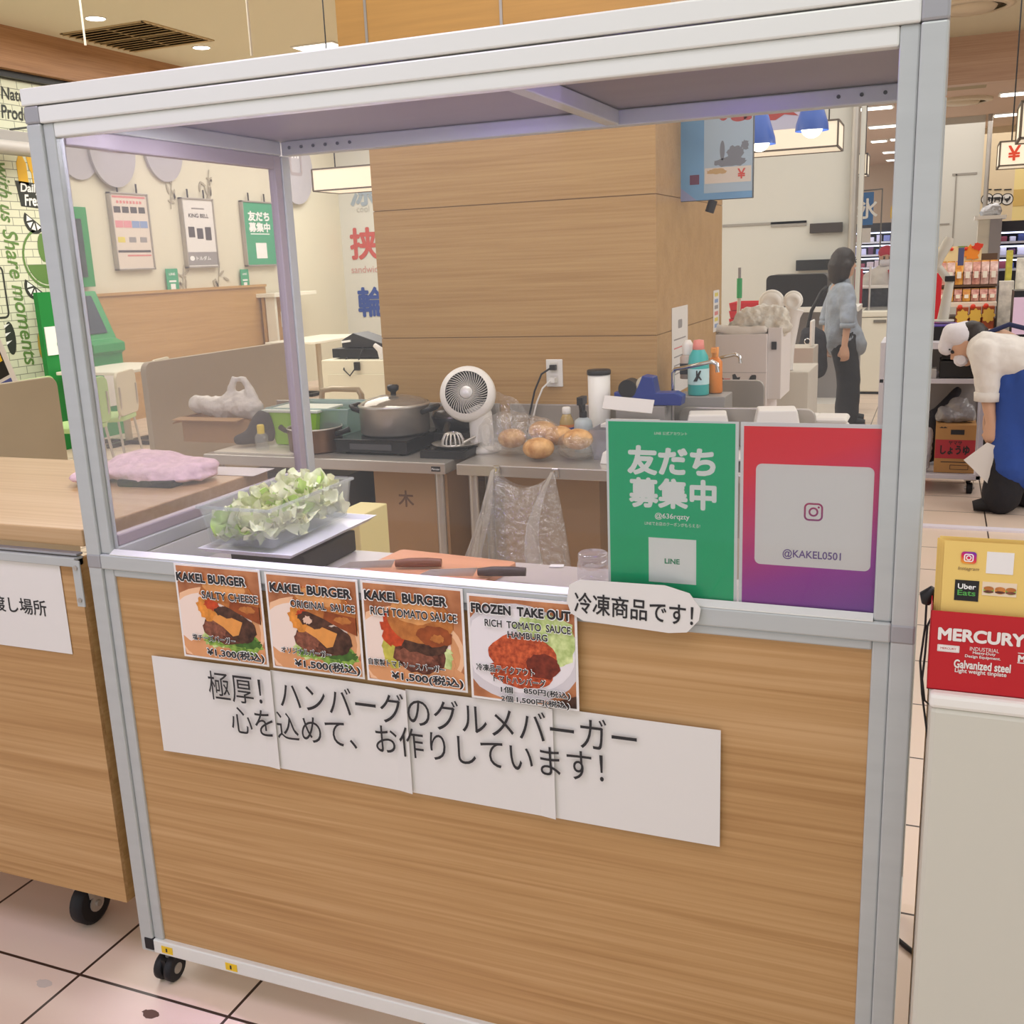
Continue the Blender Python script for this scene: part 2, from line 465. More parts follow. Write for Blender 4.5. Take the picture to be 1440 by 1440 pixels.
# front frame strips that hold the pane and the panel
for x0, x1 in ((.034, .06), (W_ - .06, W_ - .034)):
    bar('frame_strip', (x0, .006, ZM1), (x1, .03, 1.848)); bar('frame_strip', (x0, .006, .118), (x1, .03, ZM0))
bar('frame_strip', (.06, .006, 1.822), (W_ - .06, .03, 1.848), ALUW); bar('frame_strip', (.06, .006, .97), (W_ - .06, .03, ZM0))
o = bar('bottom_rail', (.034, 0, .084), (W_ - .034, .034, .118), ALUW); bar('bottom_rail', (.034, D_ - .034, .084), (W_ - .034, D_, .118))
for x in (0, W_ - .034): bar('bottom_rail', (x, .034, .084), (x + .034, D_ - .034, .118))
bar('middle_rail', (.034, 0, ZM0), (W_ - .034, .034, ZM1), ALU)
for x in (0, W_ - .034): bar('middle_rail', (x, .034, ZM0), (x + .034, D_ - .034, ZM1))
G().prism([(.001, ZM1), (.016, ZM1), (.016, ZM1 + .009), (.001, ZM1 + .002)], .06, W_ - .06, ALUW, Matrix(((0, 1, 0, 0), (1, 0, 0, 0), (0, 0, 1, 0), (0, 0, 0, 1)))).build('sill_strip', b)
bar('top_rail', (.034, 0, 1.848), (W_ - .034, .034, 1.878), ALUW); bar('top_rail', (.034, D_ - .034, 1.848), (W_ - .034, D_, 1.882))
for x in (0, W_ - .034): bar('top_rail', (x, .034, 1.848), (x + .034, D_ - .034, 1.882))
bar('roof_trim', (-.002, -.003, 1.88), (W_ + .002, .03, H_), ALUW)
for x in (0, W_ - .034):
    for z0, z1 in ((ZM0, ZM1), (1.848, 1.88)): bar('corner_joint', (x - .0008, -.0012, z0), (x + .0348, .033, z1), ALU2, .004)
bar('corner_cap', (-.001 + .012, -.002, .09), (.036, .03, .12), RUBBER, .003)
ROOFM = M('roof_underside', '#7b6f74', .45, k=1., noise=((2, 14, 14), .08))
bar('roof_panel', (.0, .03, 1.884), (W_, D_, 1.905), ROOFM)
bar('roof_beam', (0.908 - .02, .034, 1.85), (0.908 + .012, D_ - .034, 1.882), ALU)
g = G()
for i in range(6): g.cyl((.06 + .035 * i, D_ - .035, 1.866), (.06 + .035 * i, D_ - .0375, 1.866), .004, BLACK, 10)
for i in range(4): g.cyl((W_ - .07 - .045 * i, D_ - .035, 1.866), (W_ - .07 - .045 * i, D_ - .0375, 1.866), .004, BLACK, 10)
g.build('rail_screw', b)
# lower wood panels
for a, c, m in (((.05, .012, .11), (W_ - .05, .022, .985), OAK), ((.01, .05, .11), (.02, D_ - .05, .985), OAKY), ((W_ - .02, .05, .11), (W_ - .01, D_ - .05, .985), OAKY)):
    G(((.05, .012, .11))).span(a, c, m).build('wood_panel', b, 0, loc=(.05, .012, .11))
G().span((.05, .016, 1.02), (W_ - .05, .02, 1.835), GLASS).build('front_pane', b)
G().span((.014, .05, 1.03), (.018, D_ - .05, 1.835), GLASSH).build('side_pane', b)
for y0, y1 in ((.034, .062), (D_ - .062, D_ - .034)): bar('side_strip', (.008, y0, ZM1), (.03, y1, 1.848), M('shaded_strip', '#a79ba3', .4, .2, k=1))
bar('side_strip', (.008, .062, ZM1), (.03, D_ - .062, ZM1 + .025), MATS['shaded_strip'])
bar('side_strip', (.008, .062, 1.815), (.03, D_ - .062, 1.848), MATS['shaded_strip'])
bar('inner_panel', (.022, .05, .89), (.033, D_ - .05, .985), M('inner_white_panel', '#c9cac4', .5))
bar('worktop', (.034, .034, .89), (W_ - .034, .47, .92), M('grey_worktop', '#b5aea8', .35))
VIOL = M('violet_led', '#8a5cff', emit=30)
for x0, x1 in ((.4, .64), (1.03, 1.27)): G().span((x0, .3, 1.874), (x1, .322, 1.884), VIOL).build('led_strip', b)
_l = area('stall_led_light', (.6, .02, 1.82), .9, .02, 3.2, (.72, .6, 1)); _l.data.spread = .5; _l.parent = b
_l = area('stall_fill_light', (.5, .3, 1.872), .7, .03, 6.5, (.93, .9, 1)); _l.parent = b  # second stall lamp, added to brighten lettuce, board and worktop
YST = M('yellow_sticker', '#d9b322', .5)
for x in (.058, .232):
    g = G().span((x, -.0012, .091), (x + .03, 0, .108), YST).span((x + .012, -.0018, .095), (x + .016, -.0012, .104), INK)
    g.build('yellow_sticker', b)
def caster(parent, x, y, r, twin=True, top=.084):
    g, g2 = G(), G()
    if twin:
        for s in (-1, 1): g2.tube([(x + s * .004, y, r), (x + s * .008, y, r), (x + s * .02, y, r), (x + s * .023, y, r)], [r * .8, r, r, r * .85], RUBBER, 24)
        g.cyl((x + .023, y, r), (x + .0245, y, r), r * .4, STEELD, 16).cyl((x - .0235, y, r), (x - .022, y, r), r * .4, STEELD, 16)
        g.cyl((x, y, r), (x, y, top), .007, STEELD, 12).box((x, y + .004, r + .006), (.012, r * 1.5, r * 1.3), BLACK)
    else:
        g2.tube([(x - .018, y, r), (x - .014, y, r), (x + .014, y, r), (x + .018, y, r)], [r * .85, r, r, r * .85], RUBBER, 28)
        for s in (-1, 1):
            g.prism([(-.02, .02), (.02, .02), (.03, top - r), (-.03, top - r)], 0, .003, STEEL, X=Matrix.Translation((x + s * .023, y, r)) @ Matrix.Rotation(PI / 2, 4, 'Z'))
            g.prism(ell(0, 0, .022, .022, 16), 0, .003, STEEL, X=Matrix.Translation((x + s * .023, y, r)) @ Matrix.Rotation(PI / 2, 4, 'Z'))
        g.cyl((x - .03, y, r), (x + .03, y, r), .008, STEELD, 12).box((x, y, top - .004), (.07, .09, .008), STEEL)
    c_ = g.build('caster', parent); g2.build('wheel', c_)
    return c_
for x, y in ((.045, .03), (W_ - .05, .03), (.045, D_ - .04), (W_ - .05, D_ - .04)): caster(b, x, y, .031)

# ---------------------------------------------------------------- printed cards on the stall front
ORANGE = M('photo_orange', '#a9643f', .3, noise=((14, 5, 14), .3, '#c98a5e')); TAN = M('photo_table', '#c98f62', .3, noise=((10, 5, 10), .15))
PLATE = M('photo_plate', '#e3cfc2', .3); BUN = M('photo_bun', '#a9622f', .3, noise=((60, 9, 60), .2, '#c07a3c'))
BUND = M('photo_bun_dark', '#8a4420', .3, noise=((50, 9, 50), .3)); PATTY = M('photo_patty', '#4a2419', .3, noise=((90, 9, 90), .5, '#7a4636'))
CHAR = M('photo_char', '#37211a', .3, noise=((70, 9, 70), .4, '#5a3a2c')); CHEESE = M('photo_cheese', '#d58f48', .3, noise=((30, 9, 30), .12))
LEAF = M('photo_leaf', '#5c8a35', .3, noise=((80, 9, 80), .35, '#a5c45a')); TOM = M('photo_tomato_sauce', '#a83a1e', .3, noise=((110, 9, 110), .4, '#d4643a'))
PALE = M('photo_lettuce', '#a9c46a', .3, noise=((60, 9, 60), .3, '#d8e2a4')); EGG = M('photo_sauce_gold', '#cf8434', .3, noise=((60, 9, 60), .3))
HALO = M('white_halo', '#efe8e4', .4)
def blobby(cx, cz, rx, rz, amt, seed, n=26, a0=0, a1=2 * PI):
    q = random.Random(seed)
    return [(x + q.uniform(-amt, amt), z + q.uniform(-amt, amt)) for x, z in ell(cx, cz, rx, rz, n, a0, a1)]
def halo_text(g, t, cx, cz, w, h, bold, y):
    g.text(t, cx, cz, w * 1.012, h * 1.1, HALO, y + .0003, bold + .035)
    g.text(t, cx, cz, w, h, INK, y, bold)
def burger(g, w, h, kind):
    L = [0]
    def put(pts, m):
        L[0] += 1
        pts = [(max(-w / 2, min(w / 2, x)), max(-h / 2, min(h / 2, z))) for x, z in pts]
        g.prism(pts, -.0008 - .00012 * L[0], -.0006, m)
    s = w * (1.22 if kind < 3 else 1.0)
    put([(-w / 2, -h / 2), (w / 2, -h / 2), (w / 2, h / 2), (-w / 2, h / 2)], ORANGE)
    if kind == 3:
        put(ell(-.05 * s, -.02 * s, .62 * s, .47 * s), M('photo_plate_grey', '#c9c3c6', .3))
        put(ell(-.05 * s, 0, .55 * s, .40 * s), M('photo_plate_inner', '#dcd6d8', .3))
        put(blobby(.3 * s, .13 * s, .22 * s, .24 * s, .02 * s, 4), PALE)
        put(blobby(.12 * s, .24 * s, .2 * s, .1 * s, .02 * s, 5), PALE)
        put(blobby(-.02 * s, -.2 * s, .3 * s, .16 * s, .015 * s, 6), TOM)
        put(blobby(0, -.03 * s, .33 * s, .2 * s, .012 * s, 7), TOM)
        put(blobby(.2 * s, -.12 * s, .16 * s, .12 * s, .012 * s, 8), M('photo_hamburg', '#6e2a1c', .3, noise=((90, 9, 90), .4)))
        put([(w * .2, -h / 2), (w / 2, -h / 2), (w / 2, -h * .38)], CHAR)
        return
    put(ell(-.1 * w, -.14 * w, .62 * w, .42 * w), M('photo_rim', '#e2b48e', .3)); put(ell(-.1 * w, -.15 * w, .57 * w, .37 * w), TAN); put(ell(-.12 * w, -.08 * w, .5 * w, .3 * w), PLATE)
    put(ell(.05 * w, -.4 * w, .5 * w, .18 * w), TAN)
    CR = M('photo_crust_light', '#cf9258', .3, noise=((50, 9, 50), .2)); RD = M('photo_tomato_bits', '#b8431f', .3, noise=((70, 9, 70), .3)); GD = M('photo_leaf_dark', '#3f6428', .3, noise=((70, 9, 70), .3)); MD = M('photo_meat_light', '#7d4a38', .3, noise=((110, 9, 110), .4))
    if kind == 2:
        put(blobby(-.22 * w, -.16 * w, .12 * w, .18 * w, .015 * w, 3), M('photo_yellow_leaf', '#b9b04a', .3, noise=((60, 9, 60), .25)))
        put(blobby(.3 * w, -.24 * w, .12 * w, .14 * w, .02 * w, 9), TAN); put(blobby(.33 * w, -.18 * w, .07 * w, .1 * w, .02 * w, 9), PALE)
        put(blobby(.05 * w, -.18 * w, .27 * w, .18 * w, .015 * w, 10), PATTY); put(blobby(.0 * w, -.2 * w, .2 * w, .1 * w, .02 * w, 30), MD)
        put(blobby(.1 * w, -.07 * w, .25 * w, .1 * w, .015 * w, 11), CHAR)
        put(blobby(-.2 * w, .05 * w, .13 * w, .17 * w, .02 * w, 12), RD)
        put(blobby(.08 * w, .16 * w, .34 * w, .23 * w, .01 * w, 13), BUN); put(blobby(.02 * w, .24 * w, .24 * w, .12 * w, .012 * w, 31), CR)
        put(blobby(.22 * w, .02 * w, .18 * w, .1 * w, .012 * w, 14), BUND); put(blobby(.25 * w, .0 * w, .07 * w, .04 * w, .008 * w, 32), BUN)
        return
    put(blobby(.22 * w, -.3 * w, .24 * w, .11 * w, .025 * w, 15), LEAF); put(blobby(.3 * w, -.28 * w, .16 * w, .06 * w, .02 * w, 40), GD)
    put(blobby(-.1 * w, -.26 * w, .15 * w, .1 * w, .02 * w, 16), PALE); put(blobby(-.06 * w, -.3 * w, .18 * w, .05 * w, .02 * w, 41), LEAF)
    put(blobby(.07 * w, -.15 * w, .31 * w, .17 * w, .015 * w, 17), PATTY); put(blobby(-.08 * w, -.16 * w, .13 * w, .11 * w, .015 * w, 25), MD)
    put(blobby(.24 * w, -.14 * w, .18 * w, .14 * w, .015 * w, 18), CHAR)
    put([(-.2 * w, -.02 * w), (0, .02 * w), (.26 * w, -.06 * w), (.2 * w, -.2 * w), (.13 * w, -.22 * w), (.02 * w, -.13 * w)], CHEESE)
    put(blobby(-.16 * w, .06 * w, .12 * w, .13 * w, .02 * w, 19), EGG); put(blobby(-.1 * w, .1 * w, .09 * w, .06 * w, .015 * w, 42), RD)
    if kind == 1: put(blobby(.04 * w, .07 * w, .2 * w, .09 * w, .02 * w, 20), CHAR); put(blobby(-.06 * w, .05 * w, .05 * w, .04 * w, .01 * w, 44), M('photo_onion', '#d8b6a0', .3))
    else: put(blobby(.1 * w, .04 * w, .16 * w, .06 * w, .015 * w, 20), CHAR)
    put([(-.24 * w, .2 * w), (-.16 * w, .36 * w), (.06 * w, .42 * w), (.34 * w, .34 * w), (.48 * w, .16 * w), (.48 * w, -.06 * w), (.3 * w, -.0 * w), (.12 * w, .08 * w), (-.06 * w, .14 * w)], BUN)
    put(blobby(.08 * w, .3 * w, .26 * w, .1 * w, .014 * w, 43), CR)
    put([(.14 * w, .16 * w), (.48 * w, .12 * w), (.48 * w, -.06 * w), (.3 * w, -.0 * w), (.12 * w, .08 * w)], BUND); put(blobby(.34 * w, .08 * w, .1 * w, .035 * w, .01 * w, 45), BUN)
cards = [
    ((0.326, 0.917, 0.203, 0.196), 0, 'menu card with a cheese burger priced 1,300 yen, leftmost on the rail', [('KAKEL BURGER', -.06, .37, .8, .085, .045), ('SALTY CHEESE', .14, .2, .64, .075, .02)], [('塩チーズバーガー', -.1, -.26, .5, .06), ('¥1,300(税込)', .14, -.41, .66, .1)]),
    ((0.539, 0.916, 0.203, 0.194), 1, 'menu card headed original sauce, second from the left on the rail', [('KAKEL BURGER', 0, .36, .86, .085, .045), ('ORIGINAL  SAUCE', .12, .21, .68, .07, .02)], [('オリジナルバーガー', -.1, -.28, .54, .06), ('¥1,500(税込)', .12, -.41, .7, .1)]),
    ((0.749, 0.916, 0.205, 0.195), 2, 'menu card headed rich tomato sauce burger, between two other cards', [('KAKEL BURGER', -.05, .37, .8, .085, .045), ('RICH TOMATO SAUCE', .02, .22, .84, .075, .02)], [('自家製トマトソースバーガー', -.08, -.29, .76, .065), ('¥1,500(税込)', .12, -.41, .7, .1)]),
    ((0.96, 0.909, 0.202, 0.196), 3, 'menu card of a frozen hamburg steak on a plate, rightmost card', [('FROZEN  TAKE OUT', 0, .38, .9, .08, .045), ('RICH  TOMATO  SAUCE', .06, .25, .78, .065, .02), ('HAMBURG', .06, .16, .36, .06, .02)], [('冷凍品テイクアウト', -.16, -.18, .54, .065), ('トマトハンバーグ', -.03, -.27, .48, .065), ('1個', -.15, -.37, .11, .06), ('850円(税込)', .22, -.36, .42, .07), ('2個', -.15, -.455, .11, .06), ('1,500円(税込)', .18, -.455, .48, .07)]),
]
for (x, z, w, h), kind, label, head, foot in cards:
    t = thing('menu_card', label, 'menu card', (x, -.0025, z), 0, 'menu cards taped along the counter rail')
    G().span((-w / 2, -.0006, -h / 2), (w / 2, .0004, h / 2), PAPERG).build('card_sheet', t)
    g = G(); burger(g, w * .955, h * .955, kind); g.build('food_photo', t)
    for s, cx, cz, ww, hh, bo in head + [f + (.03 if '¥' in f[0] else .022,) for f in foot]:
        g = G(); halo_text(g, s, cx * w, cz * h, ww * w, hh * h, bo, -.0055); g.build('lettering', t)

# four-sheet banner
P0, P1 = (0.133, 0.006, 0.807), (1.302, 0.006, 0.703)
X = [0.133, 0.423, 0.72, 1.007, 1.302]
ZT = [0.807, 0.809, 0.806, 0.808, 0.807]
ZB = [0.594, 0.599, 0.596, 0.595, 0.594]
t = thing('paper_banner', 'long white banner of four taped sheets with two lines of black writing', 'banner', (X[0], .006, ZB[0]))
for i in range(4):
    g = G((X[0], .006, ZB[0])); n = 10; V = []; F = []
    for j in range(n + 1):
        q = j / n
        xx = X[i] + (X[i + 1] - X[i] + (.004 if i < 3 else 0)) * q
        yy = .004 - .0045 * math.exp(-((1 - q) / .06) ** 2) * (i < 3) + .001 * math.sin(3 * q + i) - (.0 if i == 0 else .0)
        zb, zt = ZB[i] + (ZB[i + 1] - ZB[i]) * q, ZT[i] + (ZT[i + 1] - ZT[i]) * q
        V += [(xx, yy, zb), (xx, yy, zt), (xx, yy + .0005, zb), (xx, yy + .0005, zt)]
    for j in range(n):
        a, c = j * 4, j * 4 + 4
        F += [(a, c, c + 1, a + 1), (a + 2, a + 3, c + 3, c + 2), (a + 1, c + 1, c + 3, a + 3), (a, a + 2, c + 2, c)]
    F += [(0, 1, 3, 2), (n * 4, n * 4 + 2, n * 4 + 3, n * 4 + 1)]
    g.add(V, F, PAPER).build('sheet', t)
for s, a, c, h in (('極厚！ハンバーグのグルメバーガー', (0.275, -0.002, 0.763), (1.162, -0.002, 0.772), .062), ('心を込めて、お作りしています！', (0.322, -0.002, 0.695), (1.102, -0.002, 0.71), .06)):
    dx, dz = c[0] - a[0], c[2] - a[2]
    G((X[0], .006, ZB[0])).text(s, (a[0] + c[0]) / 2, (a[2] + c[2]) / 2, math.hypot(dx, dz), h, INK, -.0025, .004, math.atan2(dz, dx)).build('lettering', t)

# speech-bubble sign
P = [(1.051, -0.009, 1.04), (1.07, -0.009, 1.05), (1.213, -0.009, 1.052), (1.253, -0.009, 1.042), (1.271, -0.009, 1.018), (1.268, -0.009, 0.998), (1.249, -0.009, 0.976), (1.219, -0.009, 0.972), (1.074, -0.009, 0.979), (1.053, -0.009, 0.99), (1.046, -0.009, 1.011)]
cx, cz = sum(p[0] for p in P) / len(P), sum(p[2] for p in P) / len(P)
t = thing('paper_sign', 'white cut-out speech bubble sign with one line of black writing', 'sign', (cx, -.009, cz))
g = G().prism([(p[0] - cx, p[2] - cz) for p in P], -.0006, .0006, PAPER); g.build('sheet', t)
a, c = (1.06, -0.01, 1.011), (1.259, -0.01, 1.005)
G().text('冷凍商品です！', (a[0] + c[0]) / 2 - cx, (a[2] + c[2]) / 2 - cz, c[0] - a[0], .036, INK, -.0012, .012, math.atan2(c[2] - a[2], c[0] - a[0])).build('lettering', t)

# green friends poster
x, z, w, h = (1.216, 1.166, 0.212, 0.295)
h0 = .303
t = thing('green_poster', 'green A4 poster with bold white Japanese writing taped behind the front pane', 'poster', (x, .0215, z + h / 2 - h0 / 2))
LAMI = M('laminate_sheet', '#dcdcdc', .12)
G().span((-w / 2, 0, -h0 / 2), (w / 2, .0008, h0 / 2), LAMI).build('laminate', t)
PGREEN = M('poster_green', '#12b47a', .35, k=1.1, spec=.15)
G().span((-w / 2 + .004, -.0004, -h0 / 2 + .004), (w / 2 - .005, 0, h0 / 2 - .003), PGREEN).build('print', t)
g = G(); u = w / .21
g.text('LINE 公式アカウント', -.0 * u, .131, .052 * u, .0055, HALO, -.0008, .0)
g.text('友だち', .0, .087, .138, .044, HALO, -.0008, .045)
g.text('募集中', .002, .034, .138, .046, HALO, -.0008, .04)
g.text('@636rqzty', .002, -.004, .056, .011, HALO, -.0008, .018)
g.text('LINEでお店のクーポンがもらえる!', .002, -.0165, .09, .0065, HALO, -.0008, .0)
g.build('lettering', t)
g = G().span((-.037, -.0008, -.115), (.041, -.0004, -.04), HALO).text('LINE', .002, -.078, .024, .008, M('line_green_text', '#3f8f6a', .4), -.0012, .03)
g.build('white_square', t)

# red to violet poster
x, z, w, h = (1.432, 1.171, 0.214, 0.285)
h0 = .303
t = thing('red_poster', 'red to violet A4 poster with a large white card in its middle', 'poster', (x, .0215, z + h / 2 - h0 / 2))
G().span((-w / 2, 0, -h0 / 2), (w / 2, .0008, h0 / 2), LAMI).build('laminate', t)
def gradient(name, stops, dirv, span):
    m = bpy.data.materials.new(name); m.use_nodes = True
    nt = m.node_tree; bs = nt.nodes['Principled BSDF']; bs.inputs['Roughness'].default_value = .3; bs.inputs['Specular IOR Level'].default_value = .15
    tc = nt.nodes.new('ShaderNodeTexCoord'); dp = nt.nodes.new('ShaderNodeVectorMath'); dp.operation = 'DOT_PRODUCT'
    dp.inputs[1].default_value = dirv
    nt.links.new(tc.outputs['Object'], dp.inputs[0])
    rp = nt.nodes.new('ShaderNodeMapRange'); rp.inputs[1].default_value = -span; rp.inputs[2].default_value = span
    nt.links.new(dp.outputs['Value'], rp.inputs[0])
    cr = nt.nodes.new('ShaderNodeValToRGB')
    for i, (p, c) in enumerate(stops):
        e = cr.color_ramp.elements[i] if i < 2 else cr.color_ramp.elements.new(p)
        e.position = p; e.color = lin(c, 1.05)
    nt.links.new(rp.outputs[0], cr.inputs[0]); nt.links.new(cr.outputs[0], bs.inputs['Base Color'])
    MATS[name] = m
    return m
IG = gradient('poster_ink_gradient', [(0, '#8450a8'), (1, '#fb2430'), (.25, '#a440a4'), (.5, '#d03a7c'), (.8, '#f62a40')], (-.35, 0, 1), .17)
IGT = gradient('logo_ink_gradient', [(0, '#6e4a8a'), (1, '#c8344c'), (.5, '#99407a')], (-.35, 0, 1), .06)
G().span((-w / 2 + .005, -.0004, -h0 / 2 + .004), (w / 2 - .005, 0, h0 / 2 - .006), IG).build('print', t)
G().prism(rrect(.003, .008, .172, .16, .009), -.0008, -.0004, PAPERG).build('white_card', t)
def frame_ring(g, cx, cz, w, h, r, th, m, y):
    o_, i_ = rrect(cx, cz, w, h, r), rrect(cx, cz, w - 2 * th, h - 2 * th, max(r - th, .0004)); n = len(o_)
    return g.add([(p[0], y, p[1]) for p in o_ + i_], [(j, (j + 1) % n, n + (j + 1) % n, n + j) for j in range(n)], m)
def ring(g, cx, cz, r, th, m, y):
    o_, i_ = ell(cx, cz, r, r), ell(cx, cz, r - th, r - th); n = len(o_)
    return g.add([(p[0], y, p[1]) for p in o_ + i_], [(j, (j + 1) % n, n + (j + 1) % n, n + j) for j in range(n)], m)
def camera_logo(g, cx, cz, s, m, y):
    frame_ring(g, cx, cz, s, s, s * .27, s * .1, m, y); ring(g, cx, cz, s * .26, s * .1, m, y)
    return g.prism(ell(cx + s * .27, cz + s * .27, s * .06, s * .06, 12), y - .0001, y, m)
g = G(); camera_logo(g, .004, .016, .028, IGT, -.001); g.build('logo', t)
G().text('@KAKEL0501', .003, -.053, .086, .0155, M('violet_text', '#6f5590', .4), -.001, .015).build('lettering', t)

# ---------------------------------------------------------------- counter on the left
CZ = 1.057
c = thing('service_counter', 'oak-topped serving counter on casters, left of the stall', 'counter', (-.9, .35, 0))
def cg(): return G((-.9, .35, 0))
cg().span((-1.8, .03, CZ - .037), (-.035, .69, CZ), OAKC).build('counter_top', c, .003)
cg().span((-1.8, .014, .186), (-.04, .024, CZ - .06), OAK).build('wood_panel', c)
cg().span((-.05, .024, .186), (-.04, .68, CZ - .06), OAKY).build('wood_panel', c)
cg().span((-1.8, .005, CZ - .075), (-.04, .03, CZ - .055), ALU).build('rail', c, .002)
cg().span((-1.8, .012, CZ - .052), (-.04, .03, CZ - .047), ALU2).build('rail', c, .001)
g = cg().span((-.04, -.004, .9), (-.02, .0, 1.0), ALU).cyl((-.03, -.007, .985), (-.03, -.003, .985), .005, STEELD, 12).cyl((-.03, -.007, .915), (-.03, -.003, .915), .005, STEELD, 12)
g.build('bracket', c, .001)
cg().span((-1.7, .06, .165), (-.24, .5, .185), M('chipped_board', '#b98a63', .8, noise=((20, 20, 20), .2))).build('bottom_board', c, .006)
for x in (-.29, -1.5):
    for y in (.14, .6):
        k = caster(c, x + .9, y - .35, .055, False, .165)
x, z, w, h = (-0.275, 0.884, 0.368, 0.204)
t = thing('paper_sign', 'white paper sign with small black writing taped to the left counter', 'sign', (x, .0125, z))
G().span((-w / 2, -.0008, -h / 2), (w / 2, 0, h / 2), PAPER).build('sheet', t)
a, e = (-0.381, 0.011, 0.874), (-0.146, 0.011, 0.887)
G().text('受け渡し場所', (a[0] + e[0]) / 2 - x, (a[2] + e[2]) / 2 - z, e[0] - a[0], .036, INK, -.0012, .01).build('lettering', t)

# pink folded cloth pack, black case and paper slip on the counter
P = (-0.236, 0.487, 1.09)
PINK = M('pink_quilted_cloth', '#dbbfc6', .8, noise=((40, 40, 40), .15), bump=(60, .5))
o = blob('folded_cloth', [((P[0] - .02, P[1] + .03, CZ + .03), (.17, .11, .022)), ((P[0] - .06, P[1] + .05, CZ + .045), (.1, .08, .022)), ((P[0] + .06, P[1] + .05, CZ + .036), (.1, .07, .016)), ((P[0] - .15, P[1] - .02, CZ + .02), (.06, .1, .018)), ((P[0] + .02, P[1] + .02, CZ + .016), (.15, .1, .016))], PINK, None, .007, 4, (.03, .012), (P[0], P[1], CZ))
base(o, 'pink folded quilted cloth lying on the oak counter', 'cloth')
g = G((P[0] + .03, P[1] - .045, CZ)).box((P[0] + .03, P[1] - .05, CZ + .009), (.16, .05, .018), BLACK, (0, 0, .08))
g.build('black_case', None, .004, label='flat black case tucked under the pink cloth on the counter', cat='case')
P = (-0.109, 0.634, 1.06)
g = G((P[0], P[1], CZ)).box((P[0], P[1], CZ + .001), (.2, .1, .001), PAPER, (0, 0, .05))
g.build('paper_slip', label='blank white paper lying on the oak counter beside the cloth', cat='paper')

# ---------------------------------------------------------------- on the stall worktop
WZ = .92
cx, cy = .235, .352
t = thing('lettuce_tub', 'translucent plastic tub full of lettuce behind the front pane', 'tub', (cx, cy, .993), 0)
g = G().frustum((0, 0, 0), (.16, .3), (.178, .335), .088, MILKY, .003); g.build('tub', t)
frame = G()
for s in (-1, 1):
    frame.box((s * .091, 0, .087), (.008, .345, .006), MILKY).box((0, s * .17, .087), (.186, .008, .006), MILKY)
frame.build('rim', t, .001)
G().frustum((.025, .0, -.014), (.21, .33), (.24, .36), .012, M('milky_tray', '#cfd0d6', .3), .004).build('tray', t)
LET = M('lettuce', '#d9e29a', .5, noise=((14, 14, 14), .12, '#f2f4d2'), bump=(60, .4))
q = random.Random(3)
def leaf(g, c, s, q, m):
    n, k = 15, 6
    X = Matrix.Translation(c) @ Matrix.Rotation(q.uniform(0, 6.3), 4, 'Z') @ Matrix.Rotation(q.uniform(-1.2, 1.2), 4, 'X') @ Matrix.Rotation(q.uniform(-.8, .8), 4, 'Y')
    V, F = [], []; ph = q.uniform(0, 6)
    for i in range(k):
        for j in range(n):
            r = i / (k - 1); th = PI * 1.3 * (j / (n - 1) - .5)
            V.append((s * r * math.sin(th), s * r * math.cos(th) * 1.2, s * (.5 * r * r + .3 * r * math.sin(5 * th + ph) * r)))
    for i in range(k - 1):
        for j in range(n - 1): F.append((i * n + j, i * n + j + 1, (i + 1) * n + j + 1, (i + 1) * n + j))
    g.add(V, F, m, True, X)
g = G()
LET2 = M('pale_lettuce', '#e9ebc0', .5, noise=((18, 18, 18), .15)); LET3 = M('green_lettuce', '#bcd878', .5, noise=((18, 18, 18), .25))
for i in range(330):
    a, r = q.uniform(-.066, .066), q.uniform(-.14, .14)
    top = .054 + .034 * (r + .14) / .28
    leaf(g, (a, r, q.uniform(.014, top)), q.uniform(.018, .032), q, q.choice([LET, LET2, LET2, LET3, LET2]))
o = g.build('lettuce', None, label='pale green torn lettuce heaped inside the translucent tub', cat='lettuce', kind='stuff', loc=(cx, cy, .995))
g = G((cx + .03, cy, WZ)).box((cx + .03, cy + .0, WZ + .026), (.19, .22, .05), BLACK).box((cx + .03, cy, WZ + .055), (.17, .2, .007), BLACKG)
g.build('kitchen_scale', None, .004, label='black kitchen scale under the lettuce tub', cat='scale')
# cutting board, knives
P = (0.735, 0.167, 0.995)
g = G((.62, .36, WZ)).prism(rrect(0, 0, .3, .17, .012), 0, .014, M('orange_cutting_board', '#cb8f6c', .5, noise=((3, 30, 30), .08)), X=Matrix.Translation((.622, .36, WZ + .014)) @ Matrix.Rotation(-.1, 4, 'Z') @ Matrix.Rotation(-PI / 2, 4, 'X'))
g.build('cutting_board', None, .002, label='reddish wooden cutting board on the stall worktop', cat='cutting board')
def knife(P, d, label, hm):
    t = thing('kitchen_knife', label, 'knife', (P[0], P[1], WZ + .016), math.atan2(d[1], d[0]), 'knives on the cutting board')
    G().tube([(0, 0, .009), (.03, 0, .0105), (.07, 0, .0105), (.1, 0, .0095)], [.008, .0105, .0105, .009], hm, 12).build('handle', t)
    G().prism([(0, .012), (-.01, -.006), (-.13, -.006), (-.1, .008)], -.0008, .0008, STEEL, X=Matrix.Translation((0, 0, .006))).build('blade', t)
knife((0.543, 0.316, 0.943), (1, .3), 'knife with a reddish brown wooden handle on the cutting board', M('brown_knife_handle', '#7a4a34', .5))
knife((0.742, 0.304, 0.943), (1, .25), 'knife with a dark handle at the front edge of the cutting board', M('dark_knife_handle', '#4a3c38', .5))
P = (0.969, 0.356, 0.935)
t = thing('glass_jar', 'small clear glass jar with a lid beside the green poster', 'jar', (P[0], P[1] + .02, WZ))
JARM = film('jar_glass', clear=.75, body='#e2dbe4', gloss=.2, rough=.05)
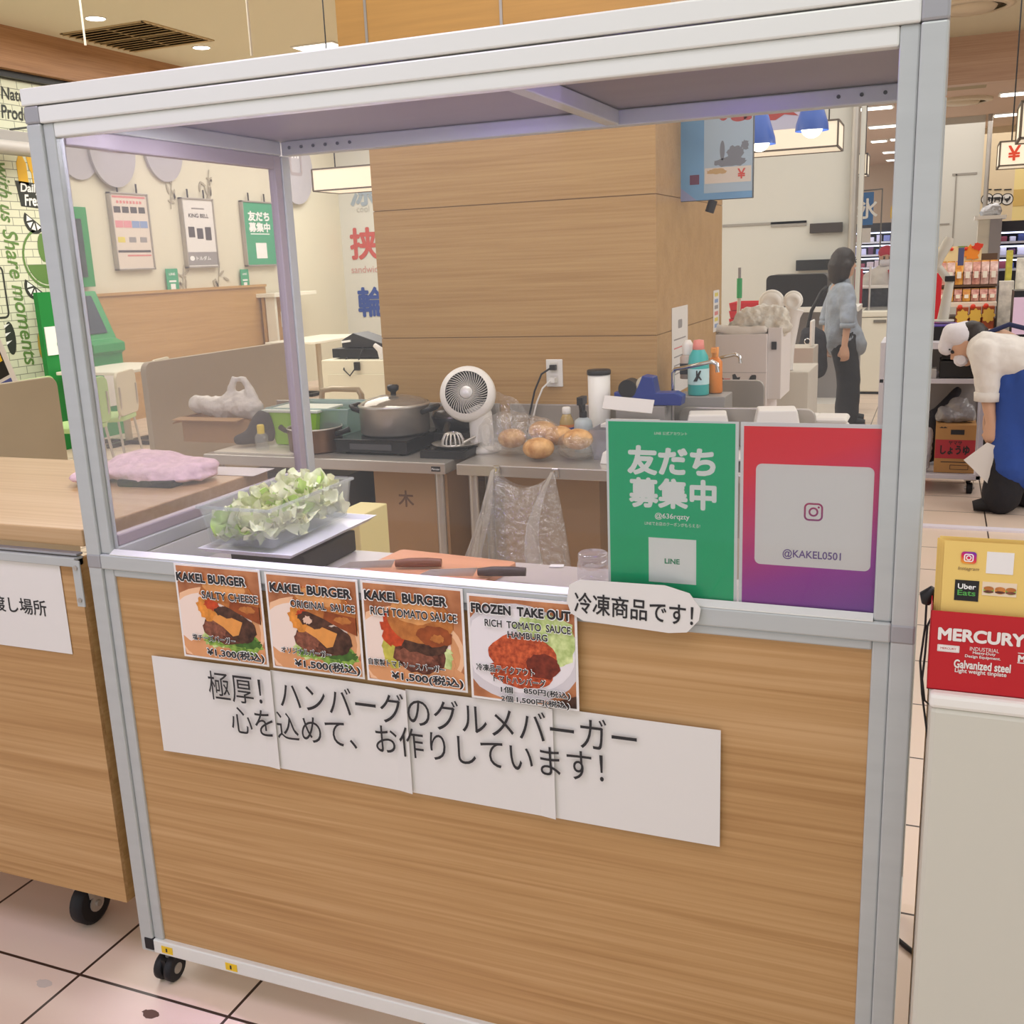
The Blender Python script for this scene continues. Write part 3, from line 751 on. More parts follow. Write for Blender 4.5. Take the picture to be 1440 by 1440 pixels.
G().lathe([(.001, .001), (.03, .001), (.033, .006), (.033, .04), (.03, .048), (.028, .05)], JARM).build('jar_body', t)
G().lathe([(.029, .05), (.031, .051), (.031, .06), (.028, .063), (.001, .063)], JARM).build('lid', t)
P = (0.859, 0.46, 0.922)
G((P[0], P[1], WZ)).box((P[0], P[1], WZ + .0015), (.03, .02, .001), PAPER, (0, 0, .2)).build('paper_note', label='tiny white paper scrap on the grey worktop by the jar', cat='paper')

# ---------------------------------------------------------------- work tables against the pillar
TZ = .8
def work_table(x0, x1, label, shelf=False, y0=2.06, y1=2.655, splash=True):
    t = thing('work_table', label, 'table', ((x0 + x1) / 2, (y0 + y1) / 2, 0), 0, 'steel work tables against the pillar')
    w = t.location
    g = G(w).span((x0, y0, TZ - .045), (x1, y1, TZ), STEEL)
    g.build('table_top', t, .004)
    if splash: G(w).span((x0, y1 - .015, TZ), (x1, y1, TZ + .158), STEELD).build('backsplash', t, .003)
    for x in (x0 + .05, x1 - .05):
        for y in (y0 + .05, y1 - .05):
            G(w).cyl((x, y, .03), (x, y, TZ - .045), .019, STEEL, 16).cyl((x, y, 0), (x, y, .03), .022, RUBBER, 16).build('leg', t)
    g = G(w)
    for y in (y0 + .05, y1 - .05): g.cyl((x0 + .05, y, .15), (x1 - .05, y, .15), .012, STEELD, 12)
    g.build('cross_bar', t)
    return t
XA0, XA1, XB0, XB1 = -1.36, -.185, -.135, .60
t = work_table(XA0, XA1, 'stainless work table holding the pots, left of the fan')
g = G(t.location).span((-.245, 2.0585, TZ - .034), (-.205, 2.06, TZ - .014), BLACK).text('Maruzen', -.225, TZ - .024, .034, .008, HALO, 2.058, .01); g.build('maker_plate', t)
work_table(XB0, XB1, 'stainless work table under the bread rolls and the hanging bag')
TABLEW = M('pale_board', '#d9d4c4', .5)
G((-1.12, 2.2, TZ)).span((-1.33, 2.1, TZ), (-.93, 2.5, TZ + .006), TABLEW).build('white_board', None, .001, label='thin white board on the left end of the pot table', cat='board')
# under the tables
g = G((-.35, 2.3, 0)).span((-.62, 2.25, .02), (-.27, 2.5, .74), CARD)
def brush(g, s, cx, cz, h, y): return g.text(s, cx, cz, None, h, M('faded_brown_ink', '#6f5138', .7), y, .02)
brush(g, '木', -.47, .60, .07, 2.249); g.build('cardboard_box', None, .003, label='tall brown cardboard box with one brush character under the pot table', cat='box')
g = G((.05, 2.4, 0)).span((-.06, 2.36, .02), (.36, 2.56, .72), CARD); g.build('cardboard_box', None, .003, label='wide brown cardboard sheet box under the bread table behind the clear bag', cat='box')
t = thing('steel_cabinet', 'dark grey steel cabinet under the left part of the pot table', 'cabinet', (-.9, 2.35, 0))
G(t.location).span((-1.25, 2.2, .05), (-.72, 2.55, .7), M('dark_grey_steel', '#4b4744', .45)).build('body', t, .004)
for x in (-1.2, -.77):
    for y in (2.24, 2.51): G(t.location).cyl((x, y, 0), (x, y, .05), .015, BLACK, 10).build('leg', t)
for xa, xb, xh in ((-1.23, -.99, -1.02), (-.98, -.74, -.95)):
    dd = G(t.location).span((xa, 2.185, .08), (xb, 2.2, .68), M('dark_grey_steel')).build('door', t, .003)
    G(t.location).span((xh - .008, 2.17, .34), (xh + .008, 2.185, .44), STEEL).build('handle', dd)
P = (-0.257, 1.5, 0.679)
G((P[0], 1.5, 0)).span((P[0] - .06, 1.42, 0), (P[0] + .05, 1.62, P[2] + .06), M('cream_box', '#d8cc92', .6)).build('cream_box', None, .004, label='tall cream coloured box standing behind the lettuce tub', cat='box')
# clear rubbish bag hanging from the table edge
P = (0.048, 2.05, 0.786); Q = (0.288, 2.05, 0.79)
t = thing('rubbish_bag', 'clear plastic bag hung open from the front edge of the bread table', 'bag', ((P[0] + Q[0]) / 2, 2.04, .3))
g = G(t.location); n, k = 48, 14; V, F = [], []
xc, hw = (P[0] + Q[0]) / 2, (Q[0] - P[0]) / 2
for i in range(k):
    q_ = i / (k - 1); z = .79 - .55 * q_
    for j in range(n):
        th = 2 * PI * j / n
        fold = 1 + .06 * math.sin(7 * th + 4 * q_) * (.4 + q_) + .03 * math.sin(13 * th + 2)
        ex = hw + (.11 * q_ ** .8); ey = .02 + .12 * q_ ** .7
        V.append((xc + ex * fold * math.cos(th), 2.035 - ey * .9 + ey * fold * math.sin(th), z + (.03 * math.cos(2 * th) - .03) * (1 - q_) * 1.0))
for i in range(k - 1):
    for j in range(n): F.append((i * n + j, i * n + (j + 1) % n, (i + 1) * n + (j + 1) % n, (i + 1) * n + j))
g.add(V, F, BAG, True).build('film', t)
g = G(t.location)
for sx, P_ in ((-1, P), (1, Q)):
    V = []; F = []
    for i in range(9):
        q_ = i / 8
        wv = .012 + .075 * q_
        for j in range(7):
            s_ = j / 6 - .5
            V.append((P_[0] + (-.13 * q_ if sx < 0 else -.09 * math.sin(PI * q_) ) + s_ * wv, 2.0 - .035 * math.sin(6 * s_ + 5 * q_) - .03 * q_, .795 - .5 * q_))
    for i in range(8):
        for j in range(6): F.append((i * 7 + j, i * 7 + j + 1, i * 7 + j + 8, i * 7 + j + 7))
    g.add(V, F, BAGW, True)
g.build('gathered_flap', t)
for P_ in (P, Q):
    g = G((P_[0], 2.05, TZ)).box((P_[0], 2.054, TZ - .02), (.022, .02, .034), CHROME).cyl((P_[0] - .012, 2.04, TZ - .002), (P_[0] + .012, 2.04, TZ - .002), .007, CHROME, 12)
    g.build('steel_clip', None, .002, label='steel clip holding the clear bag to the table edge, ' + ('left of the pair' if P_ is P else 'right of the pair'), cat='clip', group='clips of the hanging bag')

# stockpot on a cooker
X0 = -0.559
g = G((X0, 2.34, TZ)).box((X0 - .02, 2.34, TZ + .034), (.34, .34, .05), BLACK).box((X0 - .02, 2.34, TZ + .062), (.35, .35, .008), BLACKG).box((X0 - .02, 2.168, TZ + .035), (.2, .004, .025), M('grey_control', '#4a4a4c', .3))
for i in (-1, 1):
    for j in (-1, 1): g.cyl((X0 - .02 + i * .13, 2.34 + j * .13, TZ), (X0 - .02 + i * .13, 2.34 + j * .13, TZ + .01), .015, RUBBER, 10)
g.build('induction_cooker', None, .003, label='black table-top induction cooker under the stockpot', cat='cooker')
t = thing('stockpot', 'wide stainless stockpot with a glass lid and black handles', 'pot', (X0, 2.36, TZ + .067))
G().lathe([(.001, 0), (.14, 0), (.15, .008), (.15, .115), (.153, .12), (.147, .12), (.146, .01), (.001, .008)], STEELD).build('pot_body', t)
g = G().lathe([(.152, .12), (.15, .128), (.12, .145), (.07, .158), (.02, .163), (.001, .163)], M('lid_glass', '#8f877c', .12, .5)); g.lathe([(.154, .118), (.156, .124), (.15, .13)], STEEL); g.build('lid', t)
G().lathe([(.012, .16), (.012, .175), (.024, .184), (.026, .2), (.02, .206), (.001, .207)], BLACK, n=20).build('knob', t)
for s in (-1, 1):
    G().tube([(s * .15, -.035, .095), (s * .18, -.04, .105), (s * .195, -.03, .115), (s * .195, .03, .115), (s * .18, .04, .105), (s * .15, .035, .095)], .011, BLACK, 10).build('handle', t)
# dark pan with an upright lid to its right
X1 = -0.347
t = thing('frying_pan', 'black frying pan with a dome lid behind the stockpot', 'pan', (X1, 2.52, TZ))
G().lathe([(.001, .06), (.085, .06), (.105, .12), (.102, .122), (.082, .066), (.001, .066)], BLACK).build('pan_body', t)
G().lathe([(.104, .122), (.095, .145), (.05, .165), (.001, .17)], M('dark_lid', '#4a4541', .2, .5)).build('lid', t)
G().tube([(.02, -.12, .1), (.05, -.2, .09), (.1, -.3, .05)], .014, BLACK, 10).build('handle', t)
G().box((0, 0, .03), (.18, .2, .058), BLACK).build('burner_base', t, .004)
# brown pot
P = (-0.886, 2.121, 0.81)
t = thing('cooking_pot', 'small brown-stained pot with two black handles behind the back post', 'pot', (P[0], P[1] + .11, TZ))
G().lathe([(.001, 0), (.105, 0), (.115, .012), (.118, .1), (.121, .104), (.114, .104), (.111, .014), (.001, .01)], M('stained_pot', '#6d5342', .3, .55, noise=((9, 9, 9), .35))).build('pot_body', t)
G().lathe([(.117, .1), (.123, .104), (.119, .108), (.115, .104)], STEEL).build('rim', t)
for s in (-1, 1): G().tube([(s * .115, -.015, .08), (s * .15, -.01, .088), (s * .175, 0, .098)], [.012, .011, .013], BLACK, 10).build('handle', t)
# clear container, green bowls
P = (-0.965, 2.42, 0.832)
t = thing('food_container', 'large clear bluish food container behind the brown pot', 'container', (P[0], 2.45, TZ))
BLUEC = film('bluish_clear_plastic', tint=(.86, .94, .93), clear=.6, body='#bfd3d2', gloss=.1, rough=.1)
G().frustum((0, 0, .001), (.34, .25), (.42, .3), .17, BLUEC, .004).build('container_body', t)
g = G()
for s in (-1, 1): g.box((s * .21, 0, .17), (.012, .31, .008), BLUEC).box((0, s * .152, .17), (.43, .012, .008), BLUEC)
g.build('rim', t, .002)
P = (-0.991, 2.3, 0.921)
t = thing('green_bowl', 'lime green plastic tub standing behind the brown pot', 'tub', (P[0] - .04, 2.37, TZ + .01))
LIME = M('lime_plastic', '#8fc62a', .35)
G().frustum((0, 0, 0), (.2, .16), (.27, .2), .15, LIME, .003).build('tub_body', t, .004)
G().box((0, 0, .153), (.29, .22, .012), M('clear_lid', '#c9d0c4', .3)).build('lid', t, .003)
P = (-1.116, 2.2, 0.823)
t = thing('sauce_bottle', 'small pale bottle with a yellow cap beside the brown pot', 'bottle', (P[0], 2.16, TZ))
G().lathe([(.001, 0), (.026, 0), (.028, .004), (.028, .07), (.014, .085), (.001, .086)], MILKY, n=20).build('bottle_body', t)
G().lathe([(.016, .08), (.016, .115), (.012, .12), (.001, .12)], M('yellow_cap', '#d8bf3e', .4), n=20).build('cap', t)
P = (-1.205, 2.25, 0.821)
o = blob('oven_mitt', [((P[0], 2.25, TZ + .065), .05, (P[0] + .03, 2.27, TZ + .125), .045), ((P[0] - .06, 2.2, TZ + .04), .025, (P[0], 2.25, TZ + .06), .04), ((P[0] + .05, 2.27, TZ + .05), .03, (P[0] + .06, 2.29, TZ + .1), .02)], M('charcoal_cloth', '#37383a', .8), None, .01, 4, (.05, .012), (P[0], 2.25, TZ))
base(o, 'dark grey cloth mitt heaped left of the brown pot', 'mitt')
# cardboard box with a white bag
P = (-1.466, 2.35, 0.797)
t = thing('cardboard_box', 'low open cardboard box on the left end of the pot table', 'box', (P[0], 2.4, TZ + .006))
G().frustum((0, 0, 0), (.38, .2), (.38, .2), .11, CARD, .004).build('box_body', t)
G().box((-.02, -.125, .112), (.36, .06, .004), CARD, (.1, 0, 0)).build('flap', t)
G().box((-.215, 0, .1), (.07, .2, .004), CARD, (0, -.5, 0)).build('flap', t)
o = blob('carrier_bag', [((P[0] - .16, 2.38, .97), .04, (P[0] + .16, 2.38, .96), .05), ((P[0] - .02, 2.4, .94), .05, (P[0] + .1, 2.4, .98), .06), ((P[0] + .02, 2.39, .98), .03, (P[0] + .06, 2.39, 1.09), .016), ((P[0] + .06, 2.39, 1.09), .014, (P[0] + .12, 2.39, 1.09), .014), ((P[0] + .12, 2.39, 1.09), .014, (P[0] + .17, 2.38, .99), .03)], M('white_bag', '#d9d4cc', .35, bump=(30, .8)), None, .009, 3, (.05, .03), (P[0], 2.38, .9))
base(o, 'white plastic carrier bag with one handle up on the open cardboard box', 'bag')

# fan
P = (-0.181, 2.3, 1.047)
t = thing('desk_fan', 'white desk circulator fan with a round black grille tilted upward', 'fan', (P[0] + .04, 2.32, TZ))
FX = Matrix.Translation((-.04, -.02, P[2] - TZ)) @ Matrix.Rotation(.28, 4, 'Z') @ Matrix.Rotation(PI / 2 - .3, 4, 'X')
G().lathe([(.088, .03), (.09, .028), (.108, .02), (.115, .0), (.115, -.03), (.1, -.075), (.07, -.1), (.001, -.105)], WHITE, X=FX, n=48).build('housing', t)
g = G()
for i in range(44):
    a0 = 2 * PI * i / 44
    pts = [FX @ Vector((r * math.cos(a0 + (r - .02) * 7), r * math.sin(a0 + (r - .02) * 7), .034 - 7 * (r - .03) ** 2 * .3)) for r in (.028, .045, .062, .078, .09)]
    g.tube(pts, .0019, M('grille_grey', '#b9b4ac', .4), 5)
g.build('grille', t)
G().lathe([(.001, .0), (.089, .0), (.089, .004), (.001, .004)], M('deep_black', '#0b0b0c', .8), X=FX @ Matrix.Translation((0, 0, .002))).build('dark_interior', t)
g = G()
for i in range(5):
    a0 = 2 * PI * i / 5
    g.add([FX @ Vector((r * math.cos(a0 + d), r * math.sin(a0 + d), .012 + dz)) for r, d, dz in ((.02, 0, 0), (.08, .1, 0), (.08, .8, .012), (.02, .7, .01))], [(0, 1, 2, 3)], M('fan_blade', '#3b3a3a', .4))
g.build('blades', t)
G().lathe([(.001, .04), (.024, .039), (.027, .036), (.027, .028)], M('silver_hub', '#c9c7c4', .4, .4), X=FX, n=24).build('hub', t)
G().tube([(.0, .02, .0), (.0, .02, .06), (-.0, .01, .15), (-.02, .0, .2)], [.055, .05, .05, .06], WHITE, 24).build('stand', t)
G().lathe([(.001, 0), (.075, 0), (.08, .01), (.07, .028), (.001, .032)], WHITE, (0, .02, 0)).build('base', t)
# scale with plate and ladle
P = (-0.258, 2.147, 0.805)
t = thing('digital_scale', 'black digital scale carrying a round steel plate, left of the fan', 'scale', (P[0] + .02, P[1] + .1, TZ))
G().box((0, 0, .016), (.2, .2, .032), BLACK).box((0, -.06, .033), (.18, .06, .004), BLACKG).build('scale_body', t, .004)
G().lathe([(.001, .036), (.07, .038), (.1, .05), (.102, .051), (.07, .042), (.001, .04)], STEEL, (.02, .0, 0)).build('steel_plate', t)
t2 = thing('slotted_ladle', 'slotted steel ladle lying upside down on the scale plate', 'ladle', (P[0] + .03, P[1] + .09, TZ + .042))
g = G()
for i in range(14):
    a = 2 * PI * i / 14
    g.tube([(.045 * math.cos(a), .045 * math.sin(a), .002), (.042 * math.cos(a), .042 * math.sin(a), .025), (.032 * math.cos(a), .032 * math.sin(a), .045), (.02 * math.cos(a), .02 * math.sin(a), .05)], .004, STEEL, 6)
g.lathe([(.001, .051), (.022, .05), (.024, .047)], STEEL, n=20).lathe([(.047, .0), (.047, .006), (.043, .006)], STEEL, n=24)
g.build('bowl', t2)
G().tube([(.04, .01, .008), (.08, .06, .03), (.1, .1, .04)], .006, STEEL, 8).build('handle', t2)
# rolls in clear bags
q = random.Random(8)
BREAD = M('bread_roll', '#c58546', .45, noise=((22, 22, 22), .3, '#e2b67a'), bump=(50, .35))
for i, (P, r, lab) in enumerate([((0.018, 2.28, 0.869), .05, 'round golden bread roll nearest the fan'), ((0.162, 2.2, 0.841), .054, 'round bread roll at the front of the bagged heap'), ((0.137, 2.32, 0.897), .05, 'bread roll at the back of the bagged heap'), ((0.214, 2.3, 0.882), .05, 'bread roll between the heap and the single bagged roll'), ((0.319, 2.22, 0.884), .052, 'browned bread roll at the right end in its own bag')]):
    z = max(P[2], TZ + r * .8 + .004)
    o = blob('bread_roll', [(P, (r * 1.22, r * 1.15, r * .8)), ((P[0] + r * .3, P[1] - r * .2, P[2] + r * .08), (r * .85, r * .85, r * .7)), ((P[0] - r * .4, P[1] - r * .1, P[2] - r * .05), (r * .75, r * .8, r * .66))], BREAD, None, .008, 6, None, P)
    o.location = (P[0], P[1], z); base(o, lab, 'bread roll', 'bread rolls on the work table')
def wrap(name, P, sx, sz, label, spikes, seed):
    q = random.Random(seed); g = G(P); n, k = 30, 12; V, F = [], []
    for i in range(k + 1):
        ph = PI * i / k
        for j in range(n):
            th = 2 * PI * j / n
            rr = 1 + q.uniform(-.07, .07)
            for a, amp in spikes:
                d = math.cos(th - a)
                if d > .8: rr += amp * (d - .8) * 5 * math.sin(ph)
            V.append((P[0] + sx * rr * math.sin(ph) * math.cos(th), P[1] + .09 * rr * math.sin(ph) * math.sin(th), max(P[2] - sz * .8, P[2] - sz * rr * math.cos(ph) * (1 if ph > PI / 2 else .8))))
    for i in range(k):
        for j in range(n): F.append((i * n + j, i * n + (j + 1) % n, (i + 1) * n + (j + 1) % n, (i + 1) * n + j))
    g.add(V, F, BAG, True).build(name, label=label, cat='bag')
P = (0.109, 2.27, 0.867)
wrap('bread_bag', (P[0], P[1], TZ + .075), .13, .085, 'crinkled clear bag around the heap of bread rolls', [(PI * .97, .5), (PI, .4)], 2)
P = (0.336, 2.22, 0.885)
wrap('bread_bag', (P[0] - .01, P[1], TZ + .056), .068, .06, 'clear bag around the single roll at the right', [(PI, .3)], 5)
P = (0.046, 2.42, 0.968)
g = G((P[0], P[1], TZ)); V, F = [], []; n = 16; k = 8
for i in range(k):
    for j in range(n):
        u_, v_ = i / (k - 1), j / (n - 1)
        V.append((P[0] - .13 + .34 * v_, P[1] - .08 + .03 * math.sin(9 * v_ + 4 * u_) + q.uniform(-.012, .012), TZ + .01 + (.24 - .2 * v_ ** 1.4) * (1 - u_) + q.uniform(-.008, .008)))
for i in range(k - 1):
    for j in range(n - 1): F.append((i * n + j, i * n + j + 1, (i + 1) * n + j + 1, (i + 1) * n + j))
g.add(V, F, BAG, True).build('plastic_wrap', label='large crumpled sheet of clear plastic draped right of the fan', cat='plastic wrap')

# socket plate with two plugs
P = (0.074, 2.66, 1.092)
t = thing('wall_socket', 'white wall socket plate with a black and a white plug on the wooden pillar', 'socket', (P[0], PY, P[2]))
G().box((0, -.004, 0), (.075, .009, .118), WHITE).build('plate', t, .003)
g = G()
for z in (-.028, .028): g.box((0, -.009, z), (.036, .004, .036), M('socket_insert', '#cfcbc0', .4))
g.build('outlet', t)
def cord(name, pts, r, m, label): return G(pts[0]).tube(pts, r, m, 8).build(name, label=label, cat='cord')
g = G((P[0], PY - .012, P[2] + .025)).box((P[0], PY - .022, P[2] + .026), (.026, .022, .022), BLACK)
cord_pts = [(P[0] - .008, PY - .032, P[2] + .024), (P[0] - .045, PY - .045, P[2]), (P[0] - .075, PY - .055, P[2] - .07), (P[0] - .1, PY - .06, P[2] - .17), (P[0] - .105, PY - .08, P[2] - .25)]
g.tube(cord_pts, .0042, BLACK, 8).build('power_cord', label='black power cord plugged into the upper socket', cat='cord')
g = G((P[0], PY - .012, P[2] - .03)).box((P[0] - .002, PY - .024, P[2] - .028), (.026, .026, .022), WHITE)
g.tube([(P[0] - .01, PY - .036, P[2] - .03), (P[0] - .04, PY - .05, P[2] - .06), (P[0] - .065, PY - .06, P[2] - .12), (P[0] - .085, PY - .07, P[2] - .2)], .004, WHITE, 8)
g.build('power_cord', label='white power cord plugged into the lower socket', cat='cord')

# bottles, canister, tape dispenser, papers on the right end
P = (0.185, 2.5, 0.914)
t = thing('seasoning_bottle', 'amber bottle with a white cap and a blue label beside the spray bottle', 'bottle', (P[0], 2.48, TZ))
G().lathe([(.001, 0), (.028, 0), (.03, .004), (.03, .11), (.022, .13), (.015, .145), (.001, .146)], M('amber_bottle', '#a88f5a', .2), n=24).build('bottle_body', t)
G().lathe([(.0304, .05), (.0304, .088)], M('blue_label', '#2f4a9a', .5), n=24).lathe([(.0305, .088), (.0305, .1)], M('orange_band', '#c9793a', .5), n=24).build('label_band', t)
G().lathe([(.017, .143), (.018, .146), (.018, .168), (.014, .172), (.001, .172)], WHITE, n=20).build('cap', t)
P = (0.284, 2.4, 0.917)
t = thing('spray_bottle', 'translucent spray bottle with a black trigger head', 'bottle', (P[0], 2.4, TZ))
G().lathe([(.001, 0), (.036, 0), (.038, .005), (.038, .11), (.034, .13), (.016, .142), (.001, .143)], M('spray_body', '#aab4b6', .3), n=24).build('bottle_body', t)
G().lathe([(.016, .138), (.016, .165), (.01, .17), (.01, .2)], BLACK, n=16).box((0, -.012, .212), (.024, .065, .032), BLACK).box((0, -.03, .185), (.012, .012, .04), BLACK, (.4, 0, 0)).build('trigger_head', t, .002)
P = (0.307, 2.55, 0.963)
t = thing('canister', 'white canister with a black lid behind the tape dispenser', 'canister', (P[0], 2.55, TZ))
G().lathe([(.001, 0), (.042, 0), (.044, .004), (.047, P[2] + .14 - TZ), (.001, P[2] + .14 - TZ)], WHITE, n=28).build('canister_body', t)
G().lathe([(.049, P[2] + .136 - TZ), (.05, P[2] + .14 - TZ), (.05, P[2] + .152 - TZ), (.046, P[2] + .156 - TZ), (.001, P[2] + .156 - TZ)], BLACK, n=28).build('lid', t)
P = (0.527, 2.35, 0.958)
t = thing('plastic_bin', 'clear plastic tray bin with papers on it behind the green poster', 'bin', (P[0] - .03, 2.35, TZ))
G().frustum((0, 0, 0), (.24, .22), (.27, .25), .12, film('clear_bin', tint=(.93, .93, .96), clear=.6, body='#c9c7cf', gloss=.15), .003).build('bin_body', t)
P = (0.493, 2.3, 1.007)
g = G((P[0], 2.3, TZ + .12)).box((P[0], 2.33, P[2]), (.2, .006, .055), PAPER, (-.5, .08, 0)).box((P[0], 2.36, TZ + .128), (.2, .15, .012), PAPER)
g.build('paper_stack', label='small stack of white papers on the clear tray bin', cat='papers')
P = (0.505, 2.52, 1.04)
t = thing('tape_dispenser', 'blue desk tape dispenser with a black roll hub', 'tape dispenser', (P[0] + .01, 2.52, P[2] - .02)); t.scale = (1.25,) * 3
BLUE = M('dispenser_blue', '#21357f', .35)
G().prism([(-.1, -.03), (.12, -.03), (.125, .0), (.1, .012), (.04, .01), (.03, .06), (-.005, .065), (-.02, .03), (-.03, .01), (-.1, .012)], -.03, .03, BLUE).build('body', t, .003)
G().cyl((-.055, -.031, .022), (-.055, .031, .022), .03, BLACK, 20).build('roll_hub', t)
G().cyl((-.0, -.02, .035), (-.0, .02, .035), .028, M('tape_roll', '#d2c6a8', .4), 24).build('tape_roll', t)
G((P[0], 2.52, TZ)).span((P[0] - .1, 2.46, TZ), (P[0] + .1, 2.58, P[2] - .06), M('grey_box', '#8f8a86', .6)).build('grey_box', label='grey box under the blue tape dispenser', cat='box')
P = (0.435, 2.15, 0.858)
G((P[0] + .03, 2.2, TZ)).frustum((P[0] + .03, 2.2, TZ), (.08, .08), (.06, .06), .045, WHITE).build('foam_cup_tray', None, .004, label='small white foam tray at the edge of the bread table beside the green poster', cat='tray')

# ---------------------------------------------------------------- sinks right of the pillar
def sink(name, label, x0, x1, y0, y1, zt, zs):
    t = thing(name, label, 'sink', ((x0 + x1) / 2, (y0 + y1) / 2, 0), 0, 'stainless sinks right of the pillar'); w = t.location
    g = G(w).span((x0, y0, zt - .03), (x0 + .05, y1, zt), STEEL).span((x1 - .05, y0, zt - .03), (x1, y1, zt), STEEL).span((x0, y0, zt - .03), (x1, y0 + .05, zt), STEEL).span((x0, y1 - .05, zt - .03), (x1, y1, zt), STEEL)
    xm = (x0 + x1) / 2
    g.span((xm - .025, y0, zt - .03), (xm + .025, y1, zt), STEEL).build('rim', t, .004)
    for a, c in ((x0 + .05, xm - .025), (xm + .025, x1 - .05)): G(w).frustum(((a + c) / 2, (y0 + y1) / 2, zt - .25), (c - a - .03, y1 - y0 - .13), (c - a, y1 - y0 - .1), .235, STEELD, .003).build('basin', t)
    G(w).prism(rrect((x0 + x1) / 2, (zt + zs) / 2 - .02, x1 - x0, zs - zt + .04, .04), y1 - .02, y1, STEELD).build('backsplash', t, .004)
    for x in (x0 + .03, x1 - .03):
        for y in (y0 + .03, y1 - .03): G(w).cyl((x, y, 0), (x, y, zt - .03), .018, STEEL, 14).build('leg', t)
    return t
sink('sink', 'two-bowl stainless sink beside the bread table, nearer the stall', .62, 1.17, 2.06, 2.66, .8, .955)
P, Q = (0.548, 3.5, 0.969), (0.843, 3.5, 0.977)
sink('sink', 'second stainless sink with a rounded splash plate under the two long taps', P[0] - .02, Q[0], 2.9, 3.5, .8, P[2])
def tap(P, Q, label, z0):
    t = thing('water_tap', label, 'tap', (P[0], P[1], z0), 0, 'long chrome taps')
    w = Vector(t.location)
    G(w).tube([(P[0], P[1], z0), (P[0], P[1], P[2] - .02), (P[0] + .012, P[1] - .005, P[2] - .004), ((P[0] * 3 + Q[0]) / 4, (P[1] * 3 + Q[1]) / 4, P[2] + .004), (Q[0] - .02, Q[1], Q[2]), (Q[0], Q[1], Q[2] - .01), (Q[0] + .003, Q[1], Q[2] - .04)], .0085, CHROME, 12).build('spout', t)
    G(w).cyl((P[0], P[1], z0), (P[0], P[1], z0 + .07), .016, CHROME, 16).build('tap_body', t)
    g = G(w).cyl((P[0] - .03, P[1] - .02, z0 + .075), (P[0] + .03, P[1] - .02, z0 + .075), .008, CHROME, 10)
    for i in range(3): g.box((P[0], P[1] - .032, z0 + .075), (.05, .012, .01), CHROME, (0, i * PI / 3, 0))
    g.build('handle', t)
tap((0.611, 2.58, 1.123), (0.825, 2.4, 1.166), 'chrome tap with a long spout standing at the nearer sink', .8)
tap((0.547, 3.42, 1.071), (0.763, 3.25, 1.113), 'chrome tap with a long spout behind the nearer tap', .8)
P = (0.686, 2.75, 1.057)
BZ = .955
t = thing('bleach_bottle', 'turquoise bleach bottle with a pink cap by the taps', 'bottle', (P[0] + .0, 2.72, P[2] - .06))
k = 1.15
G().lathe([(.001, 0), (.036 * k, 0), (.038 * k, .005), (.038 * k, .12), (.034 * k, .16), (.022 * k, .185), (.02 * k, .19)], M('turquoise_plastic', '#3fa9a4', .35), n=28).build('bottle_body', t)
G().lathe([(.02 * k, .185), (.022 * k, .188), (.018 * k, .225), (.001, .228)], M('pink_cap', '#d88478', .4), n=24).build('cap', t)
g = G()
g.lathe([(.0385 * k, .045), (.0385 * k, .11)], M('pale_label', '#b9d8da', .5), n=28); g.prism([(-.012, .06), (.004, .06), (.02, .1), (.012, .1)], -.0465, -.0445, INK).text('K', .012, .085, .022, .036, INK, -.0468, .03)
g.build('label_band', t)
g = G((P[0], 2.74, 0)).span((P[0] - .09, 2.67, 0), (P[0] + .12, 2.84, P[2] - .062), M('steel_shelf_box', '#8b8782', .5)); g.build('side_stand', None, .004, label='narrow grey stand behind the nearer sink carrying the bleach bottle', cat='stand')
Q = (0.697, 2.9, 1.11)
t = thing('cleaner_bottle', 'orange squeeze bottle half hidden behind the bleach bottle', 'bottle', (P[0] + .055, 2.79, P[2] - .06))
G().lathe([(.001, 0), (.03, 0), (.032, .005), (.03, .13), (.014, .15), (.001, .15)], M('orange_bottle', '#d07a2a', .4), n=20).build('bottle_body', t)
G().lathe([(.014, .148), (.016, .19), (.001, .19)], M('orange_cap', '#d98c3e', .4), n=16).box((0, -.02, .18), (.018, .05, .02), M('orange_cap')).build('cap', t)
P = (0.637, 2.62, 1.11)
t = thing('soap_dispenser', 'clear pump soap bottle with a white top beside the bleach bottle', 'bottle', (P[0] - .005, 2.76, P[2] - .05))
G().lathe([(.001, 0), (.032, 0), (.032, .09), (.015, .105), (.001, .106)], M('clear_soap', '#b7a79c', .2), n=20).build('bottle_body', t)
G().lathe([(.022, .1), (.024, .14), (.012, .16), (.001, .16)], WHITE, n=16).build('cap', t)
G().span((-.026, -.034, .02), (.026, -.0325, .065), BLACK).build('label_band', t)
